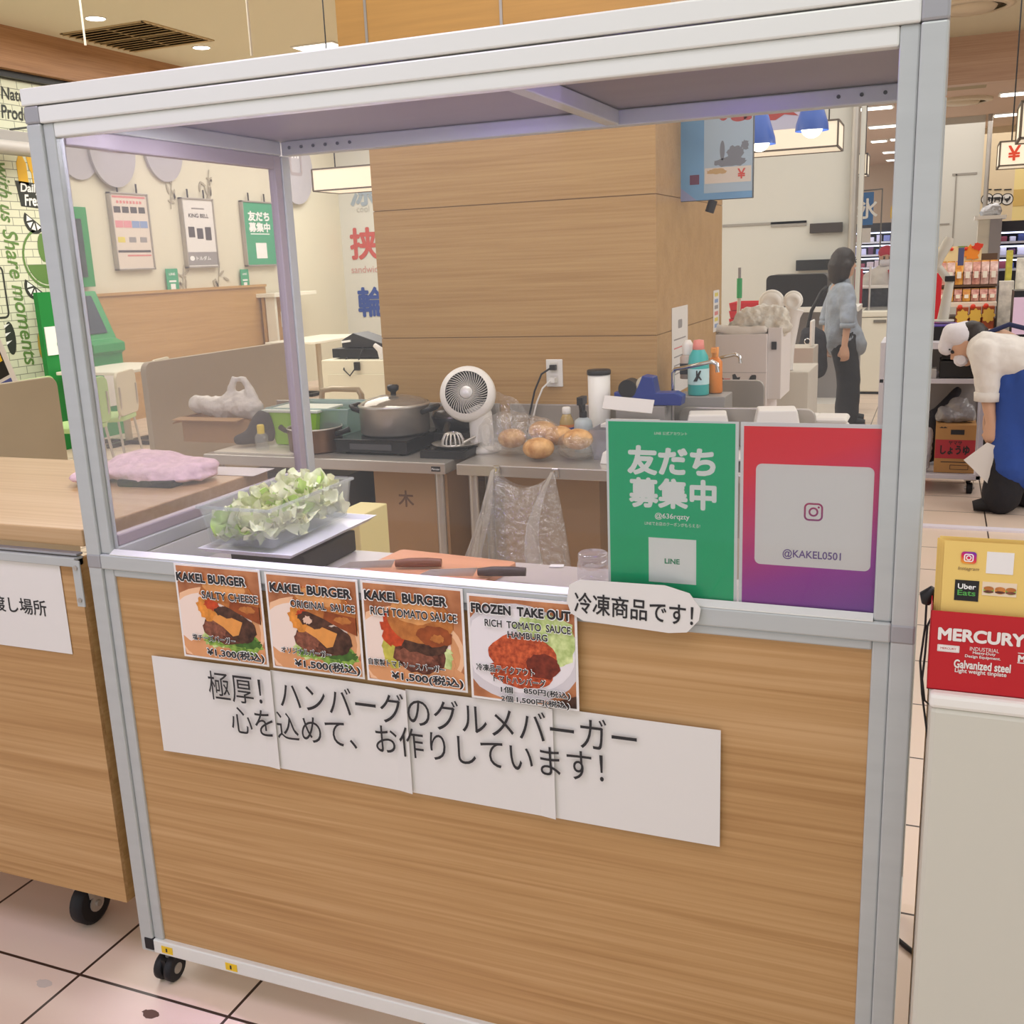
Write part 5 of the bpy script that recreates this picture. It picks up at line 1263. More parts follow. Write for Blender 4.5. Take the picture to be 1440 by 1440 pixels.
for k, f_ in ((-1, FT), (1, FT2)): g.tube([(f_.x + .1, 5.16 + k * .1, .04), (f_.x + .03, 5.16 + k * .1, .06), (f_.x - .1, 5.16 + k * .1, .034)], [.035, .058, .03], RUBBER, 14)
g.build('shoes', t)
o = G((WRI.x, WRI.y, WRI.z - .2)).add([(WRI.x - .02, WRI.y - .03, WRI.z - .09), (WRI.x - .14, WRI.y - .02, WRI.z - .2), (WRI.x + .02, WRI.y - .01, WRI.z - .36), (WRI.x + .05, WRI.y - .03, WRI.z - .12)], [(0, 1, 2, 3)], PAPER)
m_ = o.build('paper_bag', label='folded white paper sheet held in the hand of the bending worker', cat='paper').modifiers.new('thickness', 'SOLIDIFY'); m_.thickness = .002
# worker with a red headscarf behind the freezer
P = Vector((0.972, 12.3, 1.406)); P.y = 12.3
t = thing('person', 'worker with a red headscarf and white clothes behind the black display', 'person', (P.x, 12.3, 0)); w = Vector(t.location)
HC = Vector((P.x, 12.3, 1.46)); HF = (.1, -.8, -.4)
caps = head(HC, HF) + [(HC - Vector((0, 0, .08)), .055, HC - Vector((0, 0, .2)), .06), (HC - Vector((0, 0, .28)), .13, HC - Vector((0, 0, .6)), .13)]
for k in (-1, 1):
    caps += [(Vector((P.x + k * .08, 12.3, .85)), .09, Vector((P.x + k * .09, 12.3, .09)), .045), (Vector((P.x + k * .09, 12.3, .05)), .045, Vector((P.x + k * .09, 12.17, .035)), .035), (Vector((P.x + k * .19, 12.3, 1.2)), .05, Vector((P.x + k * .24, 12.2, .98)), .04), (Vector((P.x + k * .24, 12.2, .98)), .04, Vector((P.x + k * .14, 12.02, .98)), .03)] + hand((P.x + k * .14, 12.02, .98), (-k * .4, -1, 0), (0, 0, 1))
caps.append((Vector((P.x, 12.3, .85)), .14, Vector((P.x, 12.3, 1.0)), .14))
blob('body', caps, SKIN, t, .014, 3, None, w); eyes(HC, HF, t, w)
blob('headscarf', [(HC + Vector((0, .02, .04)), (.1, .115, .09)), (HC + Vector((.02, .1, .02)), .04, HC + Vector((.04, .13, -.05)), .03)], M('red_scarf', '#b52b3e', .8), t, .013, 3, (.03, .01), w)
blob('shirt', [(Vector((P.x - .1, 12.3, 1.22)), .11, Vector((P.x + .1, 12.3, 1.22)), .11), (Vector((P.x, 12.3, 1.2)), .17, Vector((P.x, 12.3, .85)), .18)] + [(Vector((P.x + k * .19, 12.3, 1.2)), .075, Vector((P.x + k * .24, 12.2, .99)), .062) for k in (-1, 1)], SH2, t, .016, 4, (.08, .03), w)
blob('trousers', [(Vector((P.x + k * .08, 12.3, .84)), .13, Vector((P.x + k * .09, 12.3, .1)), .09) for k in (-1, 1)], SH2, t, .016, 4, None, w)
G(w).tube([(P.x + .05, 12.12, 1.3), (P.x + .12, 12.11, 1.1)], .022, M('red_scarf'), 10).build('red_neckerchief', t)
G(w).tube([HC + Vector((-.06, -.08, -.08)), HC + Vector((0, -.1, -.08)), HC + Vector((.06, -.08, -.08))], .04, M('face_mask'), 12).build('face_mask', t)

# ---------------------------------------------------------------- chest freezer, black display
x0, z0, x1, z1 = (0.783, 0.105, 1.228, 0.902)
t = thing('chest_freezer', 'white chest freezer with a small dark badge, beyond the walking woman', 'freezer', ((x0 + x1) / 2, 10.8, 0)); w = Vector(t.location)
FRZ = M('freezer_white', '#d6d0c0', .4)
G(w).span((x0, 10.4, .03), (x1, 11.2, z1 - .07), FRZ).build('cabinet_body', t, .012); G(w).span((x0 - .01, 10.39, z1 - .065), (x1 + .01, 11.21, z1), FRZ).build('rim', t, .012)
G(w).span((x0 + .06, 10.46, z1), (x1 - .06, 11.14, z1 + .006), M('freezer_glass', '#a7a49c', .15)).build('glass_top', t); G(w).span(((x0 + x1) / 2 - .05, 10.383, z1 - .125), ((x0 + x1) / 2 + .08, 10.4, z1 - .095), M('badge_grey', '#6d675e', .4)).build('badge', t, .003)
G(w).span((x0 + .02, 10.44, 0), (x1 - .02, 11.16, .03), BLACK).build('base', t)
x0, z0, x1, z1 = (0.701, 0.838, 1.187, 1.106)
t = thing('black_display', 'black mesh-fronted display stand behind the chest freezer', 'display stand', ((x0 + x1) / 2, 11.6, 0)); w = Vector(t.location)
G(w).span((x0, 11.4, .0), (x1 + .3, 11.9, z1), M('charcoal_mesh', '#3a3a40', .6, noise=((30, 30, 30), .4))).build('display_body', t); G(w).cyl(((x0 + x1) / 2 - .1, 11.39, z0 - .05), ((x0 + x1) / 2 - .1, 11.39, z1 + .25), .012, WHITE, 8).build('rod', t)
G(w).span((x0 - .02, 11.38, z1), (x1 + .3, 11.92, z1 + .02), WHITE).build('top_board', t)
x0, z0, x1, z1 = (0.664, 0.897, 0.766, 1.333)
g = G(((x0 + x1) / 2, 11.35, 0)).span((x0, 11.25, 0), (x1, 11.38, z1), M('red_scarf')); g.build('red_banner_stand', None, .01, label='narrow red upright stand beside the black mesh display', cat='stand')
def fridge(bbx, y, dep, n, lab, rows=4, seed=1, glab='packages in the far chilled case'):
    x0, z0, x1, z1 = bbx
    t = thing('display_fridge', lab, 'display fridge', ((x0 + x1) / 2, y, 0)); w = Vector(t.location)
    G(w).span((x0, y + dep - .05, 0), (x1, y + dep, z1), M('fridge_dark', '#24222a', .5)).build('back_panel', t)
    G(w).span((x0, y, z1 - .02), (x1, y + dep, z1 + .12), M('fridge_dark')).build('canopy', t); G(w).span((x0, y, 0), (x1, y + dep, z0), M('fridge_dark')).build('base_unit', t)
    q = random.Random(seed); dz = (z1 - z0) / rows
    cols = ['#8a3f4a', '#c9c4d6', '#3f4a7a', '#b9a6a0', '#5a3550', '#d8d4dc', '#7f87b8', '#a84a3c']
    for i in range(rows):
        z = z0 + dz * i
        G(w).span((x0, y + .02, z), (x1, y + dep, z + .03), M('fridge_shelf', '#d3d6ea', .4)).build('shelf', t); G(w).span((x0, y + .03, z + dz - .05), (x1, y + .07, z + dz - .03), M('fridge_tube', '#cfd6ff', emit=3)).build('light_tube', t)
        for j in range(n):
            xx = x0 + (x1 - x0) * (j + .5) / n; ww = (x1 - x0) / n * q.uniform(.6, .9); hh = dz * q.uniform(.3, .62); cc = q.choice(cols)
            cn = {'#8a3f4a': 'dark red', '#c9c4d6': 'pale lilac', '#3f4a7a': 'navy blue', '#b9a6a0': 'beige pink', '#5a3550': 'plum', '#d8d4dc': 'white', '#7f87b8': 'soft blue', '#a84a3c': 'brick red'}[cc]
            side = 'left' if j < n / 3 else 'right' if j >= 2 * n / 3 else 'middle'
            lev = ['lowest', 'second', 'third', 'top'][min(i, 3)]
            g = G((xx, y + .2, z + .03)).span((xx - ww / 2, y + .1, z + .03), (xx + ww / 2, y + .3, z + .03 + hh), M('goods_' + cn.replace(' ', '_'), cc, .5))
            g.build('food_package', None, .008, label='%s package, %s from left, %s shelf, %s' % (cn, ['first', 'second', 'third', 'fourth', 'fifth', 'sixth'][j], lev, 'far case under the ice banner' if seed == 1 else 'far fridge at right edge'), cat='package', group=glab)
    return t
fridge((0.16, 0.999, 0.916, 1.846), 17.5, .7, 6, 'lit chilled display case far away under the blue ice banner', 4, 1)
fridge((2.345, 1.173, 2.94, 1.737), 15, .7, 5, 'lit open display fridge far away at the right edge', 3, 2, 'packages in the fridge at the right edge')
# grey cabinet with a marble look panel, clear bag and animal signs
x0, z0, x1, z1 = (2.047, 1.275, 2.342, 1.883)
t = thing('grey_cabinet', 'tall grey cabinet with a pale veined side panel beside the white column', 'cabinet', ((x0 + x1) / 2, 14.8, 0)); w = Vector(t.location)
G(w).span(((x0 * .5 + x1 * .5), 14.5, 0), (x1, 15.0, z1), M('cabinet_grey', '#8f8a8c', .5)).build('cabinet_body', t); G(w).span((x0, 14.52, 0), ((x0 + x1) / 2, 15, z1), M('marble_panel', '#c9c2b2', .3, noise=((1.2, 1.2, 4), .12))).build('marble_panel', t); G(w).span((x0 - .05, 14.48, z1), (x1 + .05, 15, z1 + .05), WHITE).build('top_board', t)
x0, z0, x1, z1 = (2.098, 1.902, 2.312, 2.034)
o = blob('plastic_bag', [((x0 + .05, 14.7, z0 + .07), .09, (x1 - .07, 14.7, z0 + .1), .1)], M('silver_bag', '#a9a9ab', .25, .3, bump=(20, .8)), None, .02, 2, (.06, .05), (x0, 14.7, z0)); base(o, 'shiny silvery bag on top of the tall grey cabinet', 'bag')
x0, z0, x1, z1 = (2.11, 1.703, 2.698, 2.778)
t = thing('sign_wall', 'cream panel with three round animal signs above the far cabinets', 'sign panel', ((x0 + x1) / 2, 19, 0)); w = Vector(t.location)
G(w).span((x0 - .3, 19, 0), (x1, 19.2, 3.5), M('cream_panel', '#cdbb9c', .7)).build('panel', t)
for i, (u, v) in enumerate(((2.289, 2.31), (2.447, 2.301), (2.605, 2.292))):
    g = G(w); ring(g, u, v, .1, .014, INK, 18.99)
    g.add([(p[0], 18.992, p[1]) for p in ell(u, v, .088, .088)], [tuple(range(28))], PAPER)
    if i < 2: g.prism([(u - .06, v + .02), (u - .05, v + .035), (u + .05, v + .035), (u + .062, v + .01 + .0 * i), (u + .045, v + .0), (u + .045, v - .045), (u + .03, v - .045), (u + .025, v - .015), (u - .02, v - .015), (u - .03, v - .045), (u - .045, v - .045), (u - .045, v + .005)], 18.98, 18.985, INK)
    else: g.prism([(u - .05, v + .05), (u - .03, v + .01), (u + .02, v + .02), (u + .035, v + .055), (u + .055, v + .03), (u + .04, v - .01), (u + .01, v - .035), (u + .005, v - .055), (u - .005, v - .055), (u - .01, v - .035), (u - .045, v - .005)], 18.98, 18.985, INK)
    g.span((u - .06, 18.985, v + .15), (u + .06, 18.99, v + .17), INK); g.build('animal_sign', t)
x0, z0, x1, z1 = (2.794, 1.882, 3.472, 2.98)
structure(G((x0, 21, 0)).span((x0 - .4, 21, 0), (x1 + 1.5, 21.2, 3.5), M('olive_cream', '#cfbd83', .7)).span((x0 - .4, 20.99, z1 - .75), (x1 + 1.5, 21, z1 - .45), M('ochre_band', '#b79a58', .7)), 'wall_market')

# ---------------------------------------------------------------- trolley cart
CX0, CX1, CY0, CY1, CT = 1.266, 1.902, 5.5, 5.95, 0.974
t = thing('trolley', 'white three-tier trolley on casters behind the bending worker', 'trolley', ((CX0 + CX1) / 2, 5.7, 0)); w = Vector(t.location)
CART = M('trolley_white', '#c3bfc6', .4)
ZS = (.1, 0.723 - .01, CT - .045)
for z, h in zip(ZS, (.03, .03, .045)): G(w).span((CX0, CY0, z), (CX1, CY1, z + h), CART).build('shelf', t, .004)
for x in (CX0, CX1 - .03):
    for y in (CY0, CY1 - .03): G(w).span((x, y, .1), (x + .03, y + .03, CT - .04), CART).build('post', t, .003)
for x in (CX0 + .05, CX1 - .06):
    for y in (CY0 + .06, CY1 - .06): caster(t, x - w.x, y - w.y, .036, False, .1)
G(w).span((CX0 + .03, CY1 - .02, .13), (CX1 - .03, CY1 - .012, CT - .05), M('trolley_back', '#8a8480', .6)).build('back_panel', t)
x0, z0, x1, z1 = (1.623, 0.127, 1.862, 0.442)
z1 = .13 + (z1 - z0); z0 = .132
t = thing('soy_sauce_carton', 'brown carton with a red band and large Japanese letters on the lowest tier', 'carton', ((x0 + x1) / 2, 5.68, z0)); w = Vector(t.location)
G(w).span((x0, 5.55, z0), (x1, 5.82, z1), M('carton_tan', '#ab7f4d', .7)).build('box_body', t, .003)
hz = z1 - z0
G(w).span((x0 + .001, 5.549, z0 + hz * .3), (x1 - .001, 5.55, z0 + hz * .69), M('carton_red', '#a8323a', .6)).build('red_band', t)
xm = (x0 + x1) / 2
g = G(w).text('ヤマサ', xm, z0 + hz * .63, .08, .024, INK, 5.548, .02).text('しょうゆ', xm, z0 + hz * .48, .17, .055, INK, 5.548, .04)
g.span((xm - .08, 5.548, z0 + hz * .22), (xm + .07, 5.549, z0 + hz * .235), INK)
frame_ring(g, xm + .03, z0 + hz * .12, .11, .03, .003, .003, INK, 5.549); g.span((xm - .03, 5.548, z0 + hz * .8), (xm + .05, 5.549, z0 + hz * .9), INK).prism([(xm - .1, z0 + hz * .93), (xm - .085, z0 + hz * .96), (xm - .075, z0 + hz * .94), (xm - .065, z0 + hz * .96), (xm - .05, z0 + hz * .93)], 5.548, 5.549, INK); g.build('lettering', t)
o = blob('plastic_bag', [((x0 + .05, 5.66, z1 + .05), .06, (x1 - .06, 5.66, z1 + .06), .06), ((xm, 5.66, z1 + .1), .06, (xm + .02, 5.66, z1 + .12), .05)], M('grey_clear_bag', '#8f8d8d', .2, .1, bump=(25, 1.)), None, .012, 2, (.05, .04), (xm, 5.66, z1)); base(o, 'crumpled grey clear bag on top of the soy sauce carton', 'bag')
o = blob('black_bag', [((x0 - .03, 5.84, .19), .05, (x0 - .01, 5.85, .45), .055), ((x0, 5.86, .45), .05, (xm, 5.88, .62), .03)], M('black_nylon'), None, .014, 3, None, (x0, 5.78, .13)); base(o, 'black bag leaning behind the soy sauce carton on the lowest tier', 'bag')
o = blob('packing_paper', [((x0 - .06, 5.58, .17), .035, (x0 - .05, 5.6, .38), .04)], M('grey_white_pack', '#a8a3a6', .6, noise=((14, 14, 14), .4)), None, .01, 2, (.04, .02), (x0 - .06, 5.58, .13)); base(o, 'pale patterned bundle left of the soy sauce carton', 'bundle')
Z2 = ZS[1] + .03
g = G((CX1 - .22, 5.65, Z2)).box((CX1 - .17, 5.66, Z2 + .055), (.22, .26, .11), BLACK).box((CX1 - .17, 5.66, Z2 + .12), (.2, .2, .02), BLACKG); g.build('black_machine', None, .008, label='black machine on the middle tier of the trolley, right side', cat='machine')
g = G((CX1 - .4, 5.6, Z2)).box((CX1 - .37, 5.6, Z2 + .03), (.15, .15, .06), M('pale_grey_pack', '#a9a5a2', .6)); g.build('paper_pack', None, .004, label='pale grey pack on the middle tier beside the black machine', cat='pack')
g = G((CX0 + .1, 5.6, Z2)).box((CX0 + .1, 5.62, Z2 + .03), (.12, .16, .06), CARD).box((CX0 + .1, 5.62, Z2 + .09), (.11, .15, .06), M('steel_blue', '#5b6b8a', .5)); g.build('box_stack', None, .004, label='brown and blue box on the middle tier, left side of the trolley', cat='box')
g = G((CX0 + .12, 5.6, CT)).box((CX0 + .13, 5.62, CT + .02), (.11, .12, .04), BLACK).cyl((CX0 + .13, 5.6, CT + .04), (CX0 + .13, 5.62, CT + .1), .03, BLACK, 14).cyl((CX0 + .09, 5.6, CT + .03), (CX0 + .1, 5.6, CT + .08), .02, BLACKG, 12); g.build('black_telephone', None, .004, label='small black device on the left end of the trolley top', cat='device')
x0, z0, x1, z1 = (1.557, 0.952, 1.714, 1.06)
g = G(((x0 + x1) / 2, 5.7, CT)).span((x0, 5.62, CT), (x1, 5.85, z1), BLACK).span((x0, 5.62, z1), (x1, 5.85, z1 + .012), M('violet_lid', '#5b4a9a', .4)); g.build('cash_box', None, .004, label='black cash box with a violet top edge on the trolley', cat='cash box')
# white scanner arm
P = (1.625, 5.75, 1.084); Q = (1.642, 5.75, 1.458)
t = thing('scanner_stand', 'pale grey stand with a tilted hand scanner on the trolley', 'scanner', (P[0] + .0, 5.75, P[2])); w = Vector(t.location)
GR = M('pale_device', '#b9b5ab', .4)
G(w).tube([(P[0], 5.75, P[2]), (P[0] + .03, 5.75, P[2] + .25), (Q[0] - .065, 5.745, Q[2] - .02)], [.035, .028, .022], GR, 14).build('column', t)
G(w).tube([(Q[0] - .07, 5.74, Q[2] - .03), (Q[0] - .05, 5.74, Q[2] + .04), (Q[0] - .01, 5.74, Q[2] + .12), (Q[0] + .0, 5.74, Q[2] + .15)], [.022, .03, .034, .025], GR, 14).build('hand_scanner', t); G(w).box((P[0] + .03, 5.74, P[2] + .27), (.06, .06, .035), BLACK).build('joint', t, .004)
G(w).box((Q[0] + .07, 5.75, Q[2] + .03), (.035, .02, .11), M('device_screen_blue', '#4d5077', .3)).build('screen', t, .003); G(w).lathe([(.001, 0), (.07, 0), (.07, .012), (.001, .016)], GR, tuple(P), 24).build('base', t)
x0, z0, x1, z1 = (1.556, 1.215, 1.609, 1.383)
g = G(((x0 + x1) / 2, 6.05, 0)).span((x0, 6.05, 0), (x1, 6.12, z1), M('red_card', '#c8262c', .5))
g.build('red_panel_stand', None, .004, label='red upright panel half hidden behind the scanner stand', cat='panel')
# snack rack
RX0, RX1 = 1.581, 1.994
t = thing('snack_rack', 'brown display rack stacked with snack packets behind the trolley', 'display rack', ((RX0 + RX1) / 2, 7.2, 0)); w = Vector(t.location)
zt_, zm_, zl_, zb_ = 1.409, 1.265, 1.14, 0.941
BR = M('rack_brown', '#5d4636', .6)
G(w).span((RX0, 7.0, 0), (RX1, 7.6, zl_ - .12), BR).build('rack_body', t); G(w).span((RX0 - .02, 6.98, zl_ - .03), (RX1, 7.6, zl_), M('rack_white_edge', '#e0d6c4', .5)).build('shelf', t); G(w).span((RX0, 7.35, zl_), (RX1, 7.4, zt_ + .08), BR).build('back_panel', t); G(w).span((RX0, 7.1, zm_ - .015), (RX1, 7.4, zm_), BR).build('shelf', t); G(w).span((RX0, 6.9, 0), (RX1, 7.0, zb_ - .01), BLACK).build('front_ledge', t)
q = random.Random(5)
PK = [M('packet_pink', '#c98a7a', .3, noise=((26, 26, 26), .3, '#e6cdc4')), M('packet_orange', '#d2742f', .3, noise=((22, 22, 22), .3, '#e8b45a')), M('packet_rose', '#b8615a', .3, noise=((26, 26, 26), .35, '#e0b0a0'))]
PN = ['pale pink', 'orange', 'rose red']
for r_, (zz, n, hh) in enumerate(((zl_ + .002, 7, zm_ - zl_ - .03), (zm_ + .002, 7, zt_ - zm_ + .03))):
    for i in range(n):
        k = q.choice((0, 1, 2)); ww = (RX1 - RX0) / n; xx = RX0 + ww * (i + .5)
        t2 = thing('snack_packet', '%s snack packet, %s from the left, %s row of the rack' % (PN[k], ['first', 'second', 'third', 'fourth', 'fifth', 'sixth', 'seventh'][i], ['lower', 'upper'][r_]), 'packet', (xx, 7.12, zz), 0, 'snack packets on the rack')
        G().frustum((0, 0, 0), (ww * .94, .05), (ww * .9, .1), hh * .5, PK[k]).frustum((0, 0, hh * .5), (ww * .9, .1), (ww * .94, .03), hh * .45, PK[k]).build('packet_body', t2, .006)
        G().box((0, 0, hh * .95), (ww * .92, .006, hh * .12), PK[1] if k != 1 else PK[2]).build('seal_strip', t2); G().box((0, -.052, hh * .42), (ww * .5, .004, hh * .28), M('packet_label', '#e5dccb', .4)).build('label_patch', t2)
x0, z0, x1, z1 = (1.568, 1.412, 1.88, 1.55)
t = thing('sign_board', 'cream header board with an orange flower corner on the snack rack', 'sign board', ((x0 + x1) / 2, 7.3, z0)); w = Vector(t.location)
G(w).span((x0, 7.3, z0 - .05), (x1, 7.33, z1), M('cream_board', '#e3cf9c', .5)).build('board', t)
g = G(w).prism(blobby(x1 - .07, z0 + .09, .06, .055, .012, 4), 7.29, 7.3, M('flower_orange', '#e0862a', .5)).prism(blobby(x1 - .03, z0 + .13, .035, .03, .008, 5), 7.285, 7.3, M('flower_red', '#c8361f', .5)).prism([(x1 - .17, z1), (x1 - .1, z1), (x1 - .12, z1 - .04)], 7.29, 7.3, M('flower_green', '#6f8a4a', .5)); g.build('flowers', t)
g = G(w)
for xx in (x0 + .1, x0 + .2): g.ball((xx, 7.29, z1 - .02), .014, M('flower_red'), 10, 8)
g.build('red_clips', t)
for i in range(3):
    x0, z0, x1, z1 = [(1.721, 0.973, 1.807, 1.108), (1.812, 0.983, 1.893, 1.111), (1.897, 0.986, 1.982, 1.114)][i]
    t = thing('gift_box', 'brown gift box with yellow flower badge, %s of three before the snack rack' % ['leftmost', 'middle', 'rightmost'][i], 'gift box', ((x0 + x1) / 2, 6.95, zb_ - .01), 0, 'gift boxes before the rack'); w = Vector(t.location)
    G(w).span((x0, 6.9, zb_ - .01), (x1 - .002, 6.99, z1), M('gift_brown', '#9a4a2a', .5)).build('box_body', t, .003)
    xm, zm = (x0 + x1) / 2, (z0 + z1) / 2
    G(w).prism([(xm + (.042 + .006 * math.cos(8 * a)) * math.cos(a), zm + (.05 + .006 * math.cos(8 * a)) * math.sin(a)) for a in [2 * PI * j / 40 for j in range(40)]], 6.89, 6.9, M('badge_yellow', '#d8b04a', .5)).build('badge', t)
    G(w).ball((xm - .02, 6.89, z1 + .005), .018, M('flower_red'), 10, 8).build('red_bow', t)
x0, z0, x1, z1 = (2.085, 0.931, 2.246, 1.187)
g = G((x0, 6.6, 0)).span((x0, 6.6, z0), (x1 + .2, 6.62, z1), M('lilac_card', '#d9bfd8', .5)).span((x0, 6.62, 0), (x1 + .2, 6.9, z0 + .3), BLACK); g.build('lilac_sign_stand', label='lilac card on a black stand at the right edge', cat='sign')
for i, (bbx, m, nm) in enumerate((((2.012, 1.125, 2.114, 1.283), '#d8d2c6', 'white carton with dark dots at the right end of the rack'), ((2.056, 1.331, 2.1, 1.505), '#b9b04a', 'olive green upright packet right of the rack'), ((2.139, 1.257, 2.237, 1.447), '#d9d4cc', 'pale tall packet at the right edge'))):
    x0, z0, x1, z1 = bbx
    g = G(((x0 + x1) / 2, 7.3, 0)).span((x0, 7.2 + .12 * i, .0 if i != 1 else .0), (x1, 7.28 + .12 * i, z1), M('goods_%s' % 'abc'[i], m, .5, noise=((25, 25, 25), .2)))
    g.build('grocery_carton', None, .004, label=nm, cat='carton')

# ---------------------------------------------------------------- white stand with the red tin, bottom right
SX0, SY, SZ = 1.613, -.12, 0.967 - .003
t = thing('white_stand', 'cream white display stand carrying the red leaflet tin', 'stand', (SX0 + .25, SY + .18, 0)); w = Vector(t.location)
CRW = M('cream_white_panel', '#c6c3b6', .4, k=1.1)
G(w).span((SX0, SY, .03), (SX0 + .5, SY + .36, SZ - .02), CRW).build('stand_body', t, .008); G(w).span((SX0 - .001, SY - .002, SZ - .022), (SX0 + .502, SY + .362, SZ), WHITE).build('stand_top', t, .006)
for x in (SX0 + .04, SX0 + .46):
    for y in (SY + .04, SY + .32): G(w).cyl((x, y, 0), (x, y, .03), .02, RUBBER, 12).build('foot', t)
x0, z0, x1, z1 = 1.608, SZ, 1.608 + .145, SZ + .115
t = thing('leaflet_tin', 'red tin box with large white lettering holding yellow flyers', 'tin', ((x0 + x1) / 2, -.07, SZ)); w = Vector(t.location)
g = G(w).span((x0, -.105, z0), (x1, -.1035, z1), RED).span((x0, -.035, z0), (x1, -.0335, z1), RED).span((x0, -.105, z0), (x0 + .0015, -.0335, z1), RED).span((x1 - .0015, -.105, z0), (x1, -.0335, z1), RED).span((x0, -.105, z0), (x1, -.0335, z0 + .0015), RED)
g.build('tin_body', t)
TW = M('tin_white_print', '#ddd6d0', .45)
def tp(u, v): return (x0 + (x1 - x0) * u, z0 + (z1 - z0) * v)
g = G(w)
for s, u, v, ww, hh, bo in (('MERCURY', .445, .72, .106, .0165, .045), ('INDUSTRIAL', .48, .565, .036, .0055, 0), ('Heavy-Duty', .48, .515, .028, .005, .02), ('Design Equipment.', .47, .465, .044, .005, .02), ('Galvanized steel', .47, .36, .07, .0115, .03), ('Light weight tinplate', .46, .27, .064, .0075, .02), ('MCR', .86, .5, .026, .009, .05)):
    p = tp(u, v); g.text(s, p[0], p[1], ww, hh, TW, -.1055, bo)
p = tp(.17, .54); frame_ring(g, p[0], p[1], .028, .01, .001, .0008, TW, -.1055); ring(g, p[0], p[1], .0045, .0006, TW, -.1055); g.span((p[0] - .013, -.1054, p[1] - .004), (p[0] + .013, -.1052, p[1] + .004), TW).text('MERCURY', p[0], p[1], .02, .003, RED, -.1056)
p = tp(.86, .56); g.span((p[0] - .014, -.1055, p[1]), (p[0] + .014, -.105, p[1] + .001), TW); p = tp(.86, .44); g.span((p[0] - .014, -.1055, p[1]), (p[0] + .014, -.105, p[1] + .001), TW)
g.build('lettering', t)
YEL = M('yellow_flyer_paper', '#ddbd6c', .6)
fx0 = 1.616; ftop = 1.174
for i in range(4):
    t = thing('flyer', 'yellow flyer with a camera logo and a food delivery logo, frontmost in the red tin' if i == 0 else 'plain edge of a yellow flyer, %s behind the front one in the tin' % ['', 'first', 'second', 'third'][i], 'flyer', (fx0 + .07 - .003 * i, -.094 + .006 * i, SZ + .002), 0, 'yellow flyers in the tin'); w = Vector(t.location)
    G().span((-.066, 0, 0), (.06, .0005, ftop - SZ + (.003 if i == 2 else -.0005 * i)), YEL).build('sheet', t)
    if i: continue
    h = ftop - SZ
    g = G(); g.prism(rrect(0, 0, .019, .0165, .004), -.0012, -.0006, gradient('app_icon_gradient', [(0, '#e8a53a'), (1, '#5a3aa8'), (.45, '#d8344a'), (.75, '#a8308a')], (.4, 0, 1), .011))
    frame_ring(g, 0, 0, .012, .011, .003, .0014, HALO, -.0014); ring(g, 0, 0, .0034, .0012, HALO, -.0014); g.build('camera_logo', t, loc=(-.035, 0, h - .022))
    G().text('Instagram', -.0345, h - .038, .026, .006, M('script_brown', '#5e4a3a', .6), -.001, .0, 0, .25).build('lettering', t)
    G().span((-.013, -.0008, h - .042), (.02, 0, h - .012), PAPERG).build('white_square', t)
    G().span((-.05, -.0008, h - .083), (-.02, 0, h - .054), BLACK).text('Uber', -.035, h - .0625, .022, .007, HALO, -.001, .02).text('Eats', -.035, h - .0715, .022, .0075, M('delivery_green', '#4f9a4a', .5), -.001, .02).build('delivery_logo', t)
    g = G().span((-.016, -.0008, h - .073), (.026, 0, h - .054), M('photo_cream', '#dcc9ae', .5))
    for j, (cx, m) in enumerate(((-.008, LEAF), (.006, EGG), (.019, LEAF))):
        g.prism(ell(cx, h - .065, .0065, .005), -.0012, -.0008, m).prism(ell(cx, h - .063, .0062, .003), -.0014, -.0012, BUN).prism(ell(cx, h - .0675, .0062, .0018), -.0015, -.0012, PATTY)
    g.build('burger_photo', t)
P = (1.607, -0.03, 1.075)
t = thing('cable_bundle', 'black cable with a plug hanging beside the red tin', 'cable', (P[0], -.03, SZ))
G(Vector(t.location)).tube([(P[0] + .004, -.03, P[2] + .012), (P[0] - .004, -.03, P[2]), (P[0] - .006, -.03, P[2] - .012)], [.006, .012, .006], BLACK, 12).build('plug', t)
def pc(pts): return [(p[0], -.03, p[2]) for p in pts]
G(Vector(t.location)).tube(pc(((1.602, -0.03, 1.064), (1.602, -0.03, 1.029), (1.598, -0.03, 0.974), (1.603, -0.03, 0.924), (1.613, -0.03, 0.863), (1.62, -0.03, 0.812))), .0016, BLACK, 8).tube(pc(((1.613, -0.03, 1.052), (1.605, -0.03, 1.03), (1.604, -0.03, 0.986), (1.602, -0.03, 0.947), (1.607, -0.03, 0.914), (1.616, -0.03, 0.906), (1.621, -0.03, 0.921), (1.621, -0.03, 0.943))), .0016, BLACK, 8).build('cord', t)
P, Q = (1.587, 0.691, 0.006), (1.631, 0.645, 0.006)
g = G(P).tube([(P[0] - .12, P[1] + .12, .006), P, ((P[0] + Q[0]) / 2, (P[1] + Q[1]) / 2, .006), Q, (Q[0] + .3, Q[1] - .1, .006)], .006, BLACK, 8); g.build('floor_cable', label='black cable lying on the floor tiles between stall and white stand', cat='cable')

# ---------------------------------------------------------------- food court on the left
XW = -6.8
